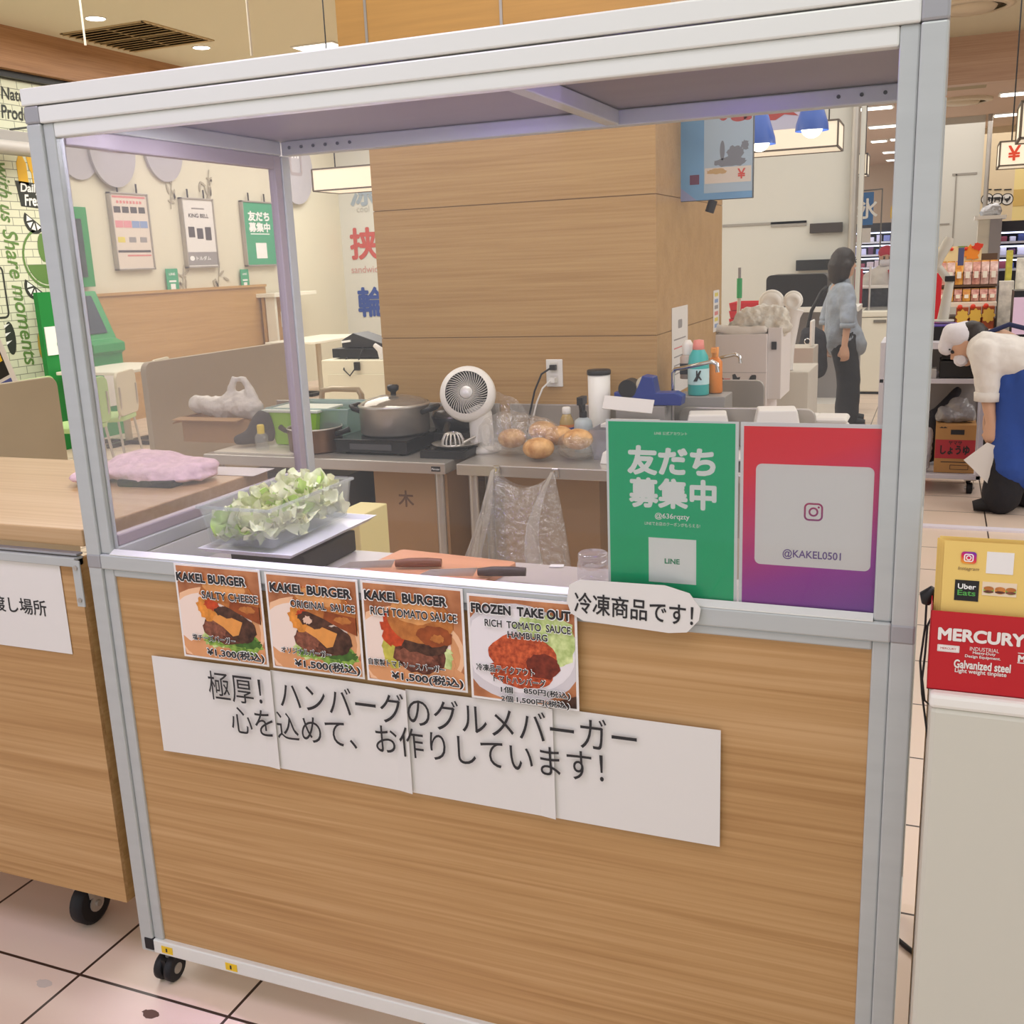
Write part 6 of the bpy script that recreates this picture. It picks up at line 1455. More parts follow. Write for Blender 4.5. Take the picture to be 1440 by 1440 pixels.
# mural of white bricks with hand-lettered words
y1 = 6.941
def brick_mat():
    m = bpy.data.materials.new('mural_bricks'); m.use_nodes = True
    nt = m.node_tree; bs = nt.nodes['Principled BSDF']; bs.inputs['Roughness'].default_value = .5
    tc = nt.nodes.new('ShaderNodeTexCoord'); mp = nt.nodes.new('ShaderNodeMapping'); mp.inputs['Rotation'].default_value = (PI / 2, 0, 0)
    mp.inputs['Location'].default_value = (20, 20, 0)
    sx = nt.nodes.new('ShaderNodeSeparateXYZ'); cx = nt.nodes.new('ShaderNodeCombineXYZ')
    nt.links.new(tc.outputs['Object'], sx.inputs[0]); nt.links.new(sx.outputs[0], cx.inputs[0]); nt.links.new(sx.outputs[2], cx.inputs[1])
    ad = nt.nodes.new('ShaderNodeVectorMath'); ad.inputs[1].default_value = (20, 20, 0); nt.links.new(cx.outputs[0], ad.inputs[0])
    br = nt.nodes.new('ShaderNodeTexBrick'); br.inputs['Scale'].default_value = 1; br.inputs['Brick Width'].default_value = .19; br.inputs['Row Height'].default_value = .075; br.inputs['Mortar Size'].default_value = .004
    br.inputs['Color1'].default_value = lin('#d5d6bd', 1.12); br.inputs['Color2'].default_value = lin('#cfd2ba', 1.12); br.inputs['Mortar'].default_value = lin('#8f9280')
    nt.links.new(ad.outputs[0], br.inputs['Vector']); nt.links.new(br.outputs[0], bs.inputs['Base Color'])
    return m
y0 = 2.5
t = thing('wall_mural', 'white brick mural panel with green and black hand lettering at the far left', 'mural', (-6.775, (y0 + y1) / 2, 1.7), PI / 2)
L = y1 - y0
G().span((-L / 2, 0, -1.5), (L / 2, .02, 1.755), brick_mat()).build('brick_print', t)
YC = (y0 + y1) / 2
def mp(P): return (P[1] - YC, P[2] - 1.7)
DGREEN = M('mural_green_ink', '#5f7f45', .5); MINK = M('mural_black_ink', '#333632', .5); MYEL = M('mural_yellow', '#d9a92c', .5)
def vtext(s, a, c, h, m, sh=.25, bo=.012):
    a, c = mp(a), mp(c); dx, dz = c[0] - a[0], c[1] - a[1]
    return G().text(s, (a[0] + c[0]) / 2, (a[1] + c[1]) / 2, math.hypot(dx, dz), h, m, -.003, bo, math.atan2(dz, dx), sh)
vtext('Share moments', (-6.78, 6.226, 2.062), (-6.78, 6.26, 0.757), .17, DGREEN).build('lettering', t)
vtext('with us', (-6.78, 6.259, 2.679), (-6.78, 6.222, 2.128), .15, DGREEN).build('lettering', t)
a, c = mp((-6.78, 6.406, 3.322)), mp((-6.78, 6.715, 3.374))
G().text('Natural', a[0] + .17, a[1], .42, .11, MINK, -.003, .02, 0, .15).build('lettering', t)
G().text('Product', a[0] + .15, a[1] - .17, .44, .12, MINK, -.003, .02, 0, .15).build('lettering', t)
G().prism([(a[0] + .0, a[1] - .34), (a[0] + .36, a[1] - .27), (a[0] + .36, a[1] - .255), (a[0] + .0, a[1] - .32)], -.004, -.001, MINK).build('underline', t)
p = mp((-6.78, 6.533, 2.404))
g = G().prism([(p[0] - .15, p[1] + .12), (p[0] + .18, p[1] + .1), (p[0] + .2, p[1] - .14), (p[0] - .12, p[1] - .12)], -.003, -.001, MINK).text('Daily', p[0] + .02, p[1] + .045, .24, .1, HALO, -.0045, .03, 0, .15).text('Fresh', p[0] + .05, p[1] - .06, .24, .1, HALO, -.0045, .03, 0, .15); g.build('slogan_label', t)
for P in ((-6.78, 6.549, 2.154), (-6.78, 6.438, 1.516)):
    p = mp(P); g = G()
    X = Matrix.Translation((p[0], 0, p[1])) @ Matrix.Rotation(.6, 4, 'Y')
    g.prism(ell(0, 0, .13, .13, 16, PI, 2 * PI), -.003, -.002, MINK, X)
    for i in range(4): g.prism([(math.cos(a) * r, math.sin(a) * r) for a, r in ((PI + .12 + i * .76, .1), (PI + .7 + i * .76, .1), (PI + .4 + i * .76, .025))], -.0045, -.003, HALO, X)
    g.build('drawing', t)
g = G()
p = mp((-6.78, 6.486, 2.668)); g.prism([(p[0] - .06, p[1] - .18), (p[0] + .06, p[1] - .18), (p[0] + .06, p[1] + .02), (p[0] + .02, p[1] + .1), (p[0] + .02, p[1] + .22), (p[0] - .02, p[1] + .22), (p[0] - .02, p[1] + .1), (p[0] - .06, p[1] + .02)], -.003, -.002, MYEL)
g.build('drawing', t)
g = G()
p = mp((-6.78, 6.607, 2.656)); g.prism([(p[0] - .05, p[1] + .1), (p[0] + .05, p[1] + .1), (p[0] + .03, p[1] - .02), (p[0] + .008, p[1] - .05), (p[0] + .008, p[1] - .2), (p[0] - .008, p[1] - .2), (p[0] - .008, p[1] - .05), (p[0] - .03, p[1] - .02)], -.003, -.002, MYEL)
g.build('drawing', t)
g = G()
p = mp((-6.78, 6.05, 1.034)); g.prism(ell(p[0], p[1], .06, .16, 20), -.003, -.002, MINK)
for i in range(3): g.prism([(p[0] - .06, p[1] - .06 + .08 * i), (p[0] + .01, p[1] - .02 + .08 * i), (p[0] - .06, p[1] - .03 + .08 * i)], -.0045, -.003, HALO)
g.build('drawing', t)
g = G()
p = mp((-6.78, 6.635, 1.79)); ring(g, p[0], p[1], .3, .025, DGREEN, -.003)
g.prism(ell(p[0], p[1], .26, .26, 20, PI * 1.08, PI * 1.92), -.003, -.002, DGREEN).prism(ell(p[0] - .02, p[1] + .1, .07, .14, 16), -.003, -.002, DGREEN)
g.build('drawing', t)
g = G()
p = mp((-6.78, 6.439, 0.932)); g.prism(ell(p[0], p[1], .07, .16, 16), -.003, -.002, M('mural_ochre', '#b79a4a', .5))
g.build('drawing', t)
g = G()
p = mp((-6.78, 6.031, 1.476)); frame_ring(g, p[0] - .05, p[1], .2, .5, .06, .02, MINK, -.003)
g.build('drawing', t)
# grey awning rail in front of the mural
P, Q = (-6.45, 5.972, 2.829), (-6.45, 6.569, 2.88)
g = G((-6.45, 4, P[2])).span((-6.6, 2.5, P[2] - .1), (-6.42, Q[1], P[2] + .1), M('rail_grey', '#918e8b', .5)).cyl((-6.42, 2.5, P[2] - .05), (-6.42, Q[1], P[2] - .05), .06, M('rail_pale', '#aaa6a2', .4), 16); g.build('awning_rail', None, .01, label='pale grey horizontal awning rail across the brick mural', cat='rail')
# round grey discs on the wall
for i, (u, v, r, lab) in enumerate(((112, 205, .3, 'first grey disc from the left, high on the cream wall'), (155, 212, .34, 'grey disc with a dark bar on the cream wall above the leftmost poster'), (232, 210, .32, 'grey disc on the cream wall above the middle poster'), (415, 246, .3, 'grey disc with a whisk shape near the back post'))):
    P = [(-6.76, 7.239, 2.906), (-6.76, 7.715, 2.894), (-6.76, 8.579, 2.977), (-6.76, 11.227, 2.925)][i]
    if i == 3: r = .42
    t = thing('wall_disc', lab, 'wall disc', (-6.76 + .035 * (i % 2), P[1], P[2]), PI / 2, 'round grey discs on the wall')
    G().prism(ell(0, 0, r, r * 1.1, 36), 0, .03, M('disc_grey', '#a8a4a9', .5)).build('disc', t)
    if i == 1: G().span((-.2, -.004, -.02), (.16, 0, .02), M('disc_mark', '#9a9092', .5)).build('mark', t)
    if i == 3:
        g = G(); frame_ring(g, 0, .1, .3, .36, .05, .04, M('disc_mark'), -.004)
        for k in (-1, 0, 1): g.span((k * .07 - .012, -.004, .15), (k * .07 + .012, 0, .6), M('disc_white', '#dedadb', .5))
        g.build('mark', t)
# framed posters
def poster(c, lab, kind):
    y, z, w, h = c
    t = thing('framed_poster', lab, 'poster', (-6.765, y, z), PI / 2, 'framed posters on the cream wall')
    g = G(); th = .02
    for a, b_ in (((-w / 2, -.025, -h / 2), (-w / 2 + th, .03, h / 2)), ((w / 2 - th, -.025, -h / 2), (w / 2, .03, h / 2)), ((-w / 2, -.025, h / 2 - th), (w / 2, .03, h / 2)), ((-w / 2, -.025, -h / 2), (w / 2, .03, -h / 2 + th))): g.span(a, b_, STEELD)
    g.build('frame', t, .003)
    G().cyl((-w * .25, 0, h / 2), (-w * .25, 0, h / 2 + .1), .01, BLACK, 8).cyl((w * .25, 0, h / 2), (w * .25, 0, h / 2 + .1), .01, BLACK, 8).build('hook', t)
    bgm = [M('poster_pink', '#cfc3b6', .5), PAPER, M('poster_green_far', '#3f9a72', .5)][kind]
    G().span((-w / 2 + th, -.012, -h / 2 + th), (w / 2 - th, .0, h / 2 - th), bgm).build('sheet', t)
    g = G()
    if kind == 0:
        g.span((-w * .43, -.014, h * .43), (w * .43, -.012, h * .455), M('red_print'))
        for i in range(8): g.span((-w * .33 + w * .085 * i, -.014, h * .36), (-w * .275 + w * .085 * i, -.012, h * .395), M('red_print'))
        for i in range(4): g.span((-w * .42 + w * .215 * i, -.014, h * .24), (-w * .25 + w * .215 * i, -.012, h * .32), M('dark_print', '#4a4648', .5))
        for i in range(4): g.span((-w * .42 + w * .215 * i, -.014, h * .05), (-w * .22 + w * .215 * i, -.012, h * .14), M(('pink_print', 'pink_print', 'blue_print', 'blue_print')[i], '#d08a90', .5))
        for i in range(3): g.span((-w * .4 + w * .29 * i, -.014, -h * .14), (-w * .22 + w * .29 * i, -.012, -h * .07), M(('yellow_print', 'grey_print', 'grey_print')[i]))
        g.span((-w * .43, -.014, -h * .27), (w * .43, -.012, -h * .24), M('dark_print')); g.span((-w * .2, -.014, -h * .32), (w * .43, -.012, -h * .3), M('red_print'))
    elif kind == 1:
        g.text('KING BELL', 0, h * .25, w * .62, h * .055, M('dark_print', '#4a4648', .5), -.014, .02)
        g.span((-w * .2, -.014, h * .34), (w * .2, -.012, h * .36), M('grey_print'))
        for i in range(3): g.span((-w * .36 + w * .26 * i, -.014, -h * .06 - h * .02 * i), (-w * .17 + w * .26 * i, -.012, h * .09 - h * .02 * (i == 1)), M('dark_print'))
        g.span((-w * .46, -.014, -h * .46), (w * .46, -.012, -h * .27), M('grey_print')).text('トルダム', w * .02, -h * .36, w * .45, h * .06, HALO, -.016, .02); g.prism(ell(-w * .33, -h * .36, w * .07, h * .035, 18), -.016, -.014, HALO)
    else:
        g.text('友だち', 0, h * .27, w * .66, h * .14, HALO, -.014, .045).text('募集中', 0, h * .1, w * .66, h * .14, HALO, -.014, .04)
        g.span((-w * .3, -.014, -h * .01), (w * .3, -.012, h * .005), HALO); g.span((-w * .17, -.014, -h * .38), (w * .17, -.012, -h * .14), HALO)
    g.build('print', t)
poster((7.897, 2.059, 0.599, 0.83), 'framed pinkish poster with a grid of small pictures, leftmost on the cream wall', 0)
poster((9.064, 2.054, 0.597, 0.818), 'framed white poster with three small dark pictures, middle of three', 1)
poster((10.291, 2.058, 0.695, 0.826), 'framed green poster with bold white Japanese writing, nearest the back post', 2)
for c, lab in (((8.483, 1.523, 0.206, 0.249), 'small green leaflet on the wall between the pink and white posters'), ((9.884, 1.494, 0.174, 0.235), 'small green leaflet on the wall below the green poster')):
    y, z, w, h = c
    t = thing('leaflet', lab, 'leaflet', (-6.77, y, z), PI / 2, 'green leaflets on the wall')
    G().span((-w / 2, -.006, -h / 2), (w / 2, .0, h / 2), M('poster_green_far')).build('sheet', t)
    G().text('LINE', 0, h * .25, w * .5, h * .1, HALO, -.007, .02).span((-w * .3, -.0075, -h * .12), (w * .3, -.006, -h * .04), HALO).span((-w * .2, -.0075, -h * .45), (w * .2, -.006, -h * .2), HALO).build('print', t)
q = random.Random(9)
for P, n, lab in (((-6.78, 9.35, 2.609), 9, 'grey leafy twig decal on the wall above the white poster'), ((-6.78, 8.662, 2.543), 6, 'faint twig decal on the wall left of the white poster'), ((-6.78, 8.694, 1.487), 7, 'small twig decal beside the green leaflet'), ((-6.78, 9.374, 1.509), 7, 'branching leaf decal below the white poster')):
    g = G((-6.79, P[1], P[2]))
    for i in range(n):
        a = q.uniform(0, 6.28); r = q.uniform(.05, .16)
        X = Matrix.Translation((-6.788, P[1] + r * math.cos(a), P[2] + 1.4 * r * math.sin(a))) @ Matrix.Rotation(PI / 2, 4, 'Z') @ Matrix.Rotation(q.uniform(0, 3), 4, 'Y')
        g.prism(ell(0, 0, .06, .016, 10), 0, .006, M('decal_grey', '#a39b88', .7), X)
    g.tube([(-6.787, P[1] - .04, P[2] - .22), (-6.787, P[1], P[2]), (-6.787, P[1] + .05, P[2] + .2)], .006, M('decal_grey'), 6)
    g.build('wall_decal', label=lab, cat='decal', group='leaf decals on the cream wall')
# green kiosk with a screen, green menu panel, green upright banner
y0, y1 = 6.416, 6.85
zt = 1.445
t = thing('green_kiosk', 'green self-service kiosk with a slanted dark screen against the cream wall', 'kiosk', (-6.45, (y0 + y1) / 2, 0)); w = Vector(t.location)
Yk = Matrix.Translation((0, 0, 0)) @ Matrix.Rotation(PI / 2, 4, 'Z')
pr = [(-6.7, 0), (-6.15, 0), (-6.15, .82), (-6.1, .85), (-6.1, .93), (-6.2, .97), (-6.4, zt), (-6.7, zt)]
g = G(w); g.prism(pr, y0, y1, GREEN); g.build('kiosk_body', t, .006)
sl = Vector((-6.4, 0, zt)) - Vector((-6.2, 0, .97)); nrm = Vector((sl.z, 0, -sl.x)).normalized()
def scr(a, b_, ya, yb, off): return [Vector((-6.2, yy, .97)) + sl * f + nrm * off for f, yy in ((a, ya), (a, yb), (b_, yb), (b_, ya))]
g = G(w); Vf, Vb = scr(.12, .9, y0 + .1, y1 - .1, .012), scr(.12, .9, y0 + .1, y1 - .1, .001)
g.add(Vf + Vb, [(0, 1, 2, 3), (7, 6, 5, 4), (0, 4, 5, 1), (1, 5, 6, 2), (2, 6, 7, 3), (3, 7, 4, 0)], M('kiosk_screen', '#3d4650', .15)).build('screen', t)
g = G(w)
g.span((-6.149, y1 - .3, .3), (-6.14, y1 - .1, .72), PAPER); g.build('paper_notice', t)
y0, y1 = 6.871, 7.186; za, zb = 1.486, 2.297
t = thing('menu_display', 'tall green framed panel with a dark picture above the kiosk', 'panel', (-6.72, (y0 + y1) / 2, (za + zb) / 2)); w = Vector(t.location)
G(w).span((-6.78, y0 - .1, za), (-6.7, y1, zb), GREEN).build('frame', t, .006); G(w).span((-6.699, y0, za + .1), (-6.69, y1 - .1, zb - .12), M('dark_picture', '#3a4444', .3, noise=((5, 5, 5), .4))).build('picture', t)
y0, y1 = 5.712, 5.982; zb = 1.465
t = thing('green_banner', 'saturated green upright banner at the end of the brick mural', 'banner', (-6.0, (y0 + y1) / 2, 0)); w = Vector(t.location)
G(w).span((-6.05, y0, 0), (-6.0, y1, zb), M('banner_green', '#147a35', .5)).build('panel', t)
P = (-6, 5.852, 1.023)
G(w).span((-5.999, P[1] - .12, P[2] - .13), (-5.99, P[1] + .15, P[2] + .13), HALO).span((-5.989, P[1] + .0, P[2] - .05), (-5.985, P[1] + .1, P[2] - .02), GREEN).build('white_note', t)
G(w).prism(blobby(0, 0, .06, .05, .02, 4, 14), 0, .008, M('mural_yellow'), Matrix.Translation((-5.985, P[1] + .08, P[2] - .35)) @ Matrix.Rotation(PI / 2, 4, 'Z')).build('yellow_mark', t)
# leaning notice board at the far left edge
P = (-3.4, 2.915, 1.069)
t = thing('easel_sign', 'white leaning signboard with yellow letters on black at the left edge', 'signboard', (-3.4, P[1], 0), PI / 2)
X = Matrix.Rotation(.16, 4, 'Y')
zz = P[2]
SG = Matrix.Translation((0, 0, zz)) @ Matrix.Rotation(-.3, 4, 'Y')
G().prism(rrect(-.2, -.02, .5, .7, .01), 0, .02, WHITE, SG).build('board', t)
G().prism(rrect(-.2, .12, .42, .3, .002), -.003, 0, BLACK, SG).text('30%', -.1, .08, .2, .1, M('sign_yellow_ink', '#e8c02c', .5), -.005, .03, X=SG).span((-.3, -.004, -.2), (.03, -.002, -.06), M('blue_print')).build('print', t) if False else G().prism(rrect(-.2, .12, .42, .3, .002), -.003, 0, BLACK, SG).prism([(-.05, .06), (.0, .06), (.0, .18), (-.05, .18)], -.005, -.003, M('sign_yellow_ink', '#e8c02c', .5), SG).prism([(-.25, -.12), (.01, -.12), (.01, -.05), (-.25, -.05)], -.003, 0, M('blue_ink', '#4a5590', .5), SG).prism([(-.25, -.22), (.01, -.22), (.01, -.14), (-.25, -.14)], -.003, 0, M('blue_ink'), SG).build('print', t)
G().tube([(-.2, .05, zz), (-.25, .3, 0)], .012, STEELD, 8).tube([(-.3, .0, zz - .3), (-.35, .0, 0)], .012, STEELD, 8).tube([(-.1, .0, zz - .3), (-.1, .0, 0)], .012, STEELD, 8).build('easel_legs', t)
# beige partitions
PART = M('beige_partition', '#a89c84', .75, noise=((1.5, 1.5, 3), .05))
for (ya, yb), lab in (((1.2, 2.39), 'beige rounded partition screen behind the oak counter, left of the stall post'), ((3.03, 4.42), 'long beige partition screen seen through the side pane of the stall')):
    t = thing('partition', lab, 'partition', (-2.5, (ya + yb) / 2, 0), PI / 2, 'beige partition screens')
    w_ = yb - ya
    pts = [(-w_ / 2, .12), (w_ / 2, .12)] + [p for p in rrect(0, .6, w_, 1.0, .05)][0:12]
    G().prism(pts, -.02, .02, PART).build('screen', t, .004)
    g = G()
    for s in (-1, 1): g.span((s * (w_ / 2 - .1) - .02, -.2, 0), (s * (w_ / 2 - .1) + .02, .2, .03), STEELD).span((s * (w_ / 2 - .1) - .02, -.02, .03), (s * (w_ / 2 - .1) + .02, .02, .13), STEELD)
    g.build('foot', t)
# chairs and tables
def chair_proto():
    t = thing('cafe_chair', 'pale shell chair with a green seat, seen in the gap between the partitions', 'chair', (0, 0, 0), 0, 'pale shell chairs')
    SHELL = M('shell_beige', '#c3baa2', .45)
    G().prism(rrect(0, .64, .42, .36, .06), -.012, .012, SHELL, X=Matrix.Translation((0, .2, 0)) @ Matrix.Rotation(-.0, 4, 'X')).build('backrest', t, .006)
    G().prism(rrect(0, 0, .42, .42, .1), -.02, .02, LGREEN, X=Matrix.Translation((0, 0, .44)) @ Matrix.Rotation(-PI / 2, 4, 'X')).build('seat', t, .008)
    for sx in (-1, 1):
        for sy in (-1, 1): G().tube([(sx * .17, sy * .17, .42), (sx * .2, sy * .21, 0)], .011, STEEL, 8).build('leg', t)
        G().tube([(sx * .17, .17, .42), (sx * .18, .215, .55), (sx * .18, .215, .7)], .01, STEEL, 8).build('back_support', t)
    return t
ch = chair_proto()
for i, (P, rz, lab) in enumerate((((-4.8, 5.1), -1.2, None), ((-4.95, 6.3), 1.9, 'pale shell chair behind the first, partly hidden by the long partition'), ((-4.669, 4.603), -1.5, 'green-topped chair back peeping over the shorter partition beside the stall post'), ((-5.223, 4.611), -1.5, 'green-topped chair back over the shorter partition near the leaning signboard'))):
    o = ch if i == 0 else copy_tree(ch)
    o.location = (P[0], P[1], 0); o.rotation_euler = (0, 0, rz)
    if lab: o['label'] = lab
    if i > 1:
        for c_ in o.children:
            if c_.name.startswith('backrest'):
                c_.data = c_.data.copy(); c_.data.materials.clear(); c_.data.materials.append(LGREEN)
def table(P, sx, sy, h, lab, col='#dcd8c8'):
    t = thing('cafe_table', lab, 'table', (P[0], P[1], 0), 0, 'white food court tables')
    G().span((-sx / 2, -sy / 2, h - .03), (sx / 2, sy / 2, h), M('table_white', col, .4)).build('table_top', t, .006)
    G().cyl((0, 0, .02), (0, 0, h - .03), .035, M('pale_post', '#b3a893', .4), 14).build('column', t)
    g = G()
    for a in range(4): g.box((.13 * math.cos(a * PI / 2), .13 * math.sin(a * PI / 2), .02), (.3 if a % 2 == 0 else .06, .06 if a % 2 == 0 else .3, .04), BLACK)
    g.build('base', t, .004)
table((-5.6, 6.2), .7, .9, .74, 'white table between the shell chairs, in front of the green kiosk')
table((-5.75, 9.9), .7, 1.3, .72, 'white table on a single column by the cream wall, beyond the back post')
# shelf unit at the end of the wainscot
y0, y1 = 10.052, 11.06
t = thing('shelf_unit', 'wooden shelf unit with a white top at the end of the oak wall panel', 'shelf unit', (-6.6, (y0 + y1) / 2, 0)); w = Vector(t.location)
G(w).span((-6.78, y0, 1.24), (-6.45, y1, 1.29), M('table_white')).build('shelf_top', t, .004)
G(w).span((-6.7, y0 + .05, 0), (-6.66, y1 - .3, 1.24), OAKY).build('back_panel', t)
for y in (y0 + .08, y1 - .35): G(w).span((-6.64, y - .025, 0), (-6.5, y + .025, 1.24), M('table_white')).build('upright', t)
g = G(w)
for i in range(4): g.tube([(-6.44, y0 + .1 + .05 * i, 1.05), (-6.44, y0 + .1 + .07 * i, .85)], .008, HALO, 6)
g.build('hanging_tongs', t)
# lettering on the back wall column
t = thing('wall_lettering', 'vertical Japanese food words in grey, red and blue on the pale end wall', 'lettering', (-6.2, 12.415, 1.9))
def back(P): return (P[0] + 6.2, P[2] - 1.9)
for s, P, hh, cc in (('涼', (-6.395, 12.41, 2.674), .4, '#8f9aa3'), ('cool', (-6.392, 12.41, 2.421), .09, '#aaa79f'), ('挟', (-6.421, 12.41, 1.922), .44, '#b0504a'), ('sandwich', (-6.403, 12.41, 1.548), .1, '#b98a84'), ('輪', (-6.369, 12.41, 1.065), .42, '#31488a')):
    p = back(P); G().text(s, p[0], p[1], None, hh, M('wall_ink_' + {'#8f9aa3': 'grey', '#aaa79f': 'pale', '#b0504a': 'red', '#b98a84': 'rose', '#31488a': 'blue'}[cc], cc, .6), -.004, .03 if hh > .2 else .0).build('lettering', t)
# white cabinet with a black register
x0, z0, x1, z1 = (-3.362, 0.221, -2.621, 0.8)
t = thing('white_counter', 'white cabinet counter under the black register, left of the pillar', 'counter', ((x0 + x1) / 2, 6.5, 0)); w = Vector(t.location)
G(w).span((x0, 6.2, 0), (x1, 6.8, z1), M('cabinet_cream', '#d5cfb8', .45)).build('cabinet_body', t, .008); G(w).span((x0 + .06, 6.19, .05), (x1 - .02, 6.2, z1 - .12), M('cabinet_cream_door', '#d0cab3', .45)).build('door', t, .003)
bx0, bz0, bx1, bz1 = (-3.305, 0.796, -2.83, 0.906)
t = thing('cash_register', 'black receipt printer on a black cash drawer on the white counter', 'cash register', ((bx0 + bx1) / 2, 6.45, z1)); w = Vector(t.location)
hh = bz1 - bz0
G(w).span((bx0, 6.3, z1 + .01), (bx1, 6.7, z1 + .09), BLACK).build('drawer', t, .004)
G(w).prism([(bx0 + .08, z1 + .095), (bx1, z1 + .095), (bx1, z1 + .13), (bx0 + .2, z1 + .22), (bx0 + .08, z1 + .16)], 6.34, 6.6, M('printer_dark', '#2c2a2c', .4)).build('printer', t, .004)
G(w).box((bx0 + .13, 6.335, z1 + .15), (.09, .02, .018), HALO, (0, -.1, 0)).build('paper_slot', t); G(w).tube([(bx1 - .04, 6.29, z1 + .12), (bx1 + .02, 6.28, z1 + .08), (bx1 + .03, 6.27, z1 + .0)], [.02, .03, .02], PAPER, 8).build('receipt', t)
G(w).tube([(bx0 + .15, 6.29, z1 + .02), (bx0 + .17, 6.19, z1 - .08), (bx0 + .24, 6.17, z1 - .13), (bx0 + .3, 6.18, z1 - .06), (bx0 + .32, 6.29, z1 + .1)], .006, BLACK, 8).box((bx0 + .31, 6.18, z1 - .05), (.045, .03, .07), BLACK).build('cord_switch', t)
P, Q, S = (-1.847, 3.8, 0.796), (-1.76, 3.8, 0.866), (-1.567, 3.8, 0.829)
t = thing('hand_trolley', 'bent beige tube handle of a hand trolley in front of the white counter', 'trolley', ((P[0] + S[0]) / 2, 3.8, 0)); w = Vector(t.location)
G(w).tube([(P[0], 3.8, .0), (P[0], 3.8, P[2]), (P[0] + .012, 3.8, Q[2] - .012), (Q[0], 3.8, Q[2]), (S[0] - .02, 3.8, Q[2] - .005), (S[0], 3.8, S[2]), (S[0], 3.8, 0)], .018, M('beige_tube', '#a89a82', .35, .3), 12).build('handle', t)
G(w).box(((P[0] + S[0]) / 2, 4.05, .12), (S[0] - P[0], .6, .04), M('grey_box')).build('deck', t)
for x in (P[0] + .03, S[0] - .03):
    for y in (3.85, 4.28): G(w).cyl((x - .015, y, .05), (x + .015, y, .05), .05, RUBBER, 16).build('wheel', t)
P, Q = (-2.067, 5, 0.836), (-2.24, 5, 0.867)
# ---------------------------------------------------------------- ceiling fixtures
def downlight(P, r, lab):
    t = thing('downlight', lab, 'ceiling light', (P[0], P[1], 3.9), 0, 'recessed downlights')
    G().lathe([(r, -.004), (r * 1.12, -.008), (r * 1.2, -.0), (r * 1.0, .0)], WHITE, n=28).build('trim_ring', t)
    G().lathe([(.001, -.005), (r, -.005)], M('downlight_glow', '#fff8ea', emit=9), n=28).build('lamp', t)
downlight((-5.753, 6.617, 3.9), .085, 'round recessed downlight nearer than the square ceiling vent')
downlight((-5.776, 8.164, 3.9), .085, 'round recessed downlight beyond the square ceiling vent')
P = (-4.719, 8.955, 3.9)
t = thing('ceiling_panel_light', 'bright square light panel in the ceiling left of the pillar', 'ceiling light', (P[0], P[1], 3.9))
G().span((-.26, -.32, -.012), (.26, .32, -.002), WHITE).build('frame', t); G().span((-.24, -.3, -.016), (.24, .3, -.012), LAMP).build('diffuser', t)
A_, B_, C_, D__ = (-6.481, 6.968, 3.9), (-5.459, 6.904, 3.9), (-5.452, 7.913, 3.9), (-6.43, 7.904, 3.9)
vx, vy = (A_[0] + B_[0] + C_[0] + D__[0]) / 4, (A_[1] + B_[1] + C_[1] + D__[1]) / 4
hx, hy = (abs(C_[0] - A_[0]) + abs(B_[0] - D__[0])) / 4, (abs(B_[1] - D__[1]) + abs(C_[1] - A_[1])) / 4
t = thing('ceiling_vent', 'large square brown slatted air vent in the ceiling at the top left', 'vent', (vx, vy, 3.9))
s_ = max(hx, hy)
VB = M('vent_brown', '#a08860', .6)
g = G()
for sx in (-1, 1): g.span((sx * s_ - .02, -s_ - .02, -.012), (sx * s_ + .02, s_ + .02, 0), M('vent_frame', '#b09a74', .6)).span((-s_, sx * s_ - .02, -.012), (s_, sx * s_ + .02, 0), M('vent_frame'))
g.span((-.012, -s_, -.012), (.012, s_, 0), M('vent_frame')).span((-s_, -.012, -.012), (s_, .012, 0), M('vent_frame')); g.build('frame', t)
g = G(); n = 12
for i in range(n): g.box((0, -s_ + 2 * s_ * (i + .5) / n, -.006), (2 * s_, .1, .006), VB, (.35, 0, 0))
g.build('slats', t); G().span((-s_, -s_, -.003), (s_, s_, -.001), M('vent_dark', '#4a3c28', .7)).build('backing', t)
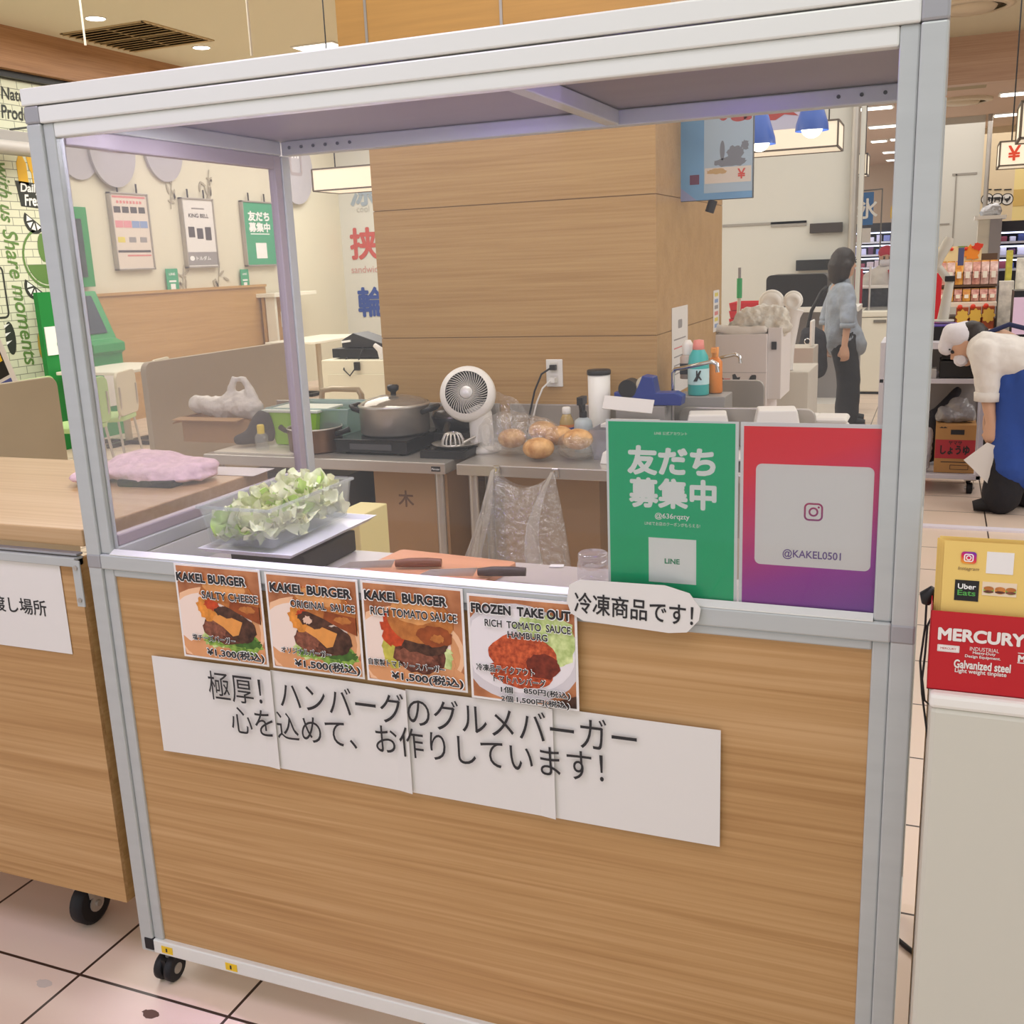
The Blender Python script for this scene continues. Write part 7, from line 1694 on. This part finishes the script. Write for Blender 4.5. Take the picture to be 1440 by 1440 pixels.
for i, (P, w_, lab) in enumerate((((0.614, 14.808, 3.5), .46, 'nearest long ceiling light seen through the pane at the right'), ((0.618, 17.324, 3.5), .45, 'second row ceiling light through the pane'), ((0.413, 19.818, 3.5), .26, 'left lamp of the third ceiling row through the pane'), ((0.776, 19.71, 3.5), .3, 'right lamp of the third ceiling row through the pane'), ((0.614, 22.426, 3.5), .5, 'fourth row ceiling light through the pane'), ((0.587, 24.781, 3.5), .5, 'fifth and farthest ceiling row light through the pane'), ((2.476, 14.593, 3.5), .5, 'nearest bright ceiling light right of the stall post'), ((2.504, 17.089, 3.5), .5, 'second bright ceiling light right of the stall post'), ((2.581, 19.668, 3.5), .6, 'third bright ceiling light right of the stall post'), ((2.531, 21.845, 3.5), .5, 'fourth bright ceiling light, by the yen lantern'), ((2.462, 24.35, 3.5), .5, 'fifth ceiling light, left of the yen lantern'), ((2.49, 26.665, 3.5), .5, 'farthest ceiling light, under the yen lantern'))):
    t = thing('strip_light', lab, 'ceiling light', (P[0], min(P[1], 25.4 - .8 * (i % 2)), 3.5), 0, 'long ceiling lights of the market')
    G().span((-w_ / 2 - .03, -.16, -.02), (w_ / 2 + .03, .16, 0), WHITE).build('housing', t); G().span((-w_ / 2, -.13, -.03), (w_ / 2, .13, -.02), M('tube_glow', '#fff6ee', emit=3.5)).build('diffuser', t)
for P, r, zc, lab in (((1.737, 10.659, 3.9), .42, 3.9, 'large round ceiling vent near the top right corner'), ((1.742, 14.863, 3.5), .4, 3.5, 'round ceiling vent beyond the wooden beam at the right')):
    t = thing('round_vent', lab, 'vent', (P[0], P[1], zc), 0, 'round ceiling vents')
    G().lathe([(r, 0), (r, -.03), (r * .8, -.05), (r * .8, -.03)], M('vent_cream', '#c9b9a0', .5), n=36).build('ring', t); G().lathe([(.001, -.07), (r * .55, -.06), (r * .6, -.03)], M('vent_cream'), n=36).build('cone', t); G().lathe([(.001, -.006), (r * .8, -.006)], M('vent_dark'), n=36).build('throat', t)
P, Q = (1.585, 13.084, 3.5), (2.006, 13.263, 3.5)
g = G((P[0], P[1], 3.5)).span((P[0] - .1, P[1] - .45, 3.46), (Q[0], P[1] + .45, 3.5), M('vent_olive', '#9a8a6a', .6)); g.build('square_vent', None, .006, label='flat square brown ceiling vent just under the wooden beam at the right', cat='vent')
for P, lab in (((-4.609, 5.2, 3.318), 'thin white rod hanging from the ceiling beside the square vent'), ((-2.54, 4.4, 2.905), 'thin white rod hanging from the ceiling left of the pillar')):
    G((P[0], P[1], P[2])).cyl(P, (P[0], P[1], 3.9), .008, M('rod_beige', '#cfc6b6', .5), 10).build('hanging_rod', label=lab, cat='rod', group='hanging white rods')

for P, m, lab in (((0.083, -0.082, 0), M('dark_smudge', '#5a4238', .7), 'dark brown smudge on the floor tile in front of the stall'), ((-0.222, -0.084, 0), M('grey_smudge', '#b7aea6', .7), 'faint grey smudge on the floor tile at the bottom left')):
    g = G((P[0], P[1], 0)).prism(blobby(0, 0, .022, .012, .003, 7, 14), 0, .0006, m, Matrix.Translation((P[0], P[1], .0006)) @ Matrix.Rotation(-PI / 2, 4, 'X')); g.build('floor_stain', label=lab, cat='stain')
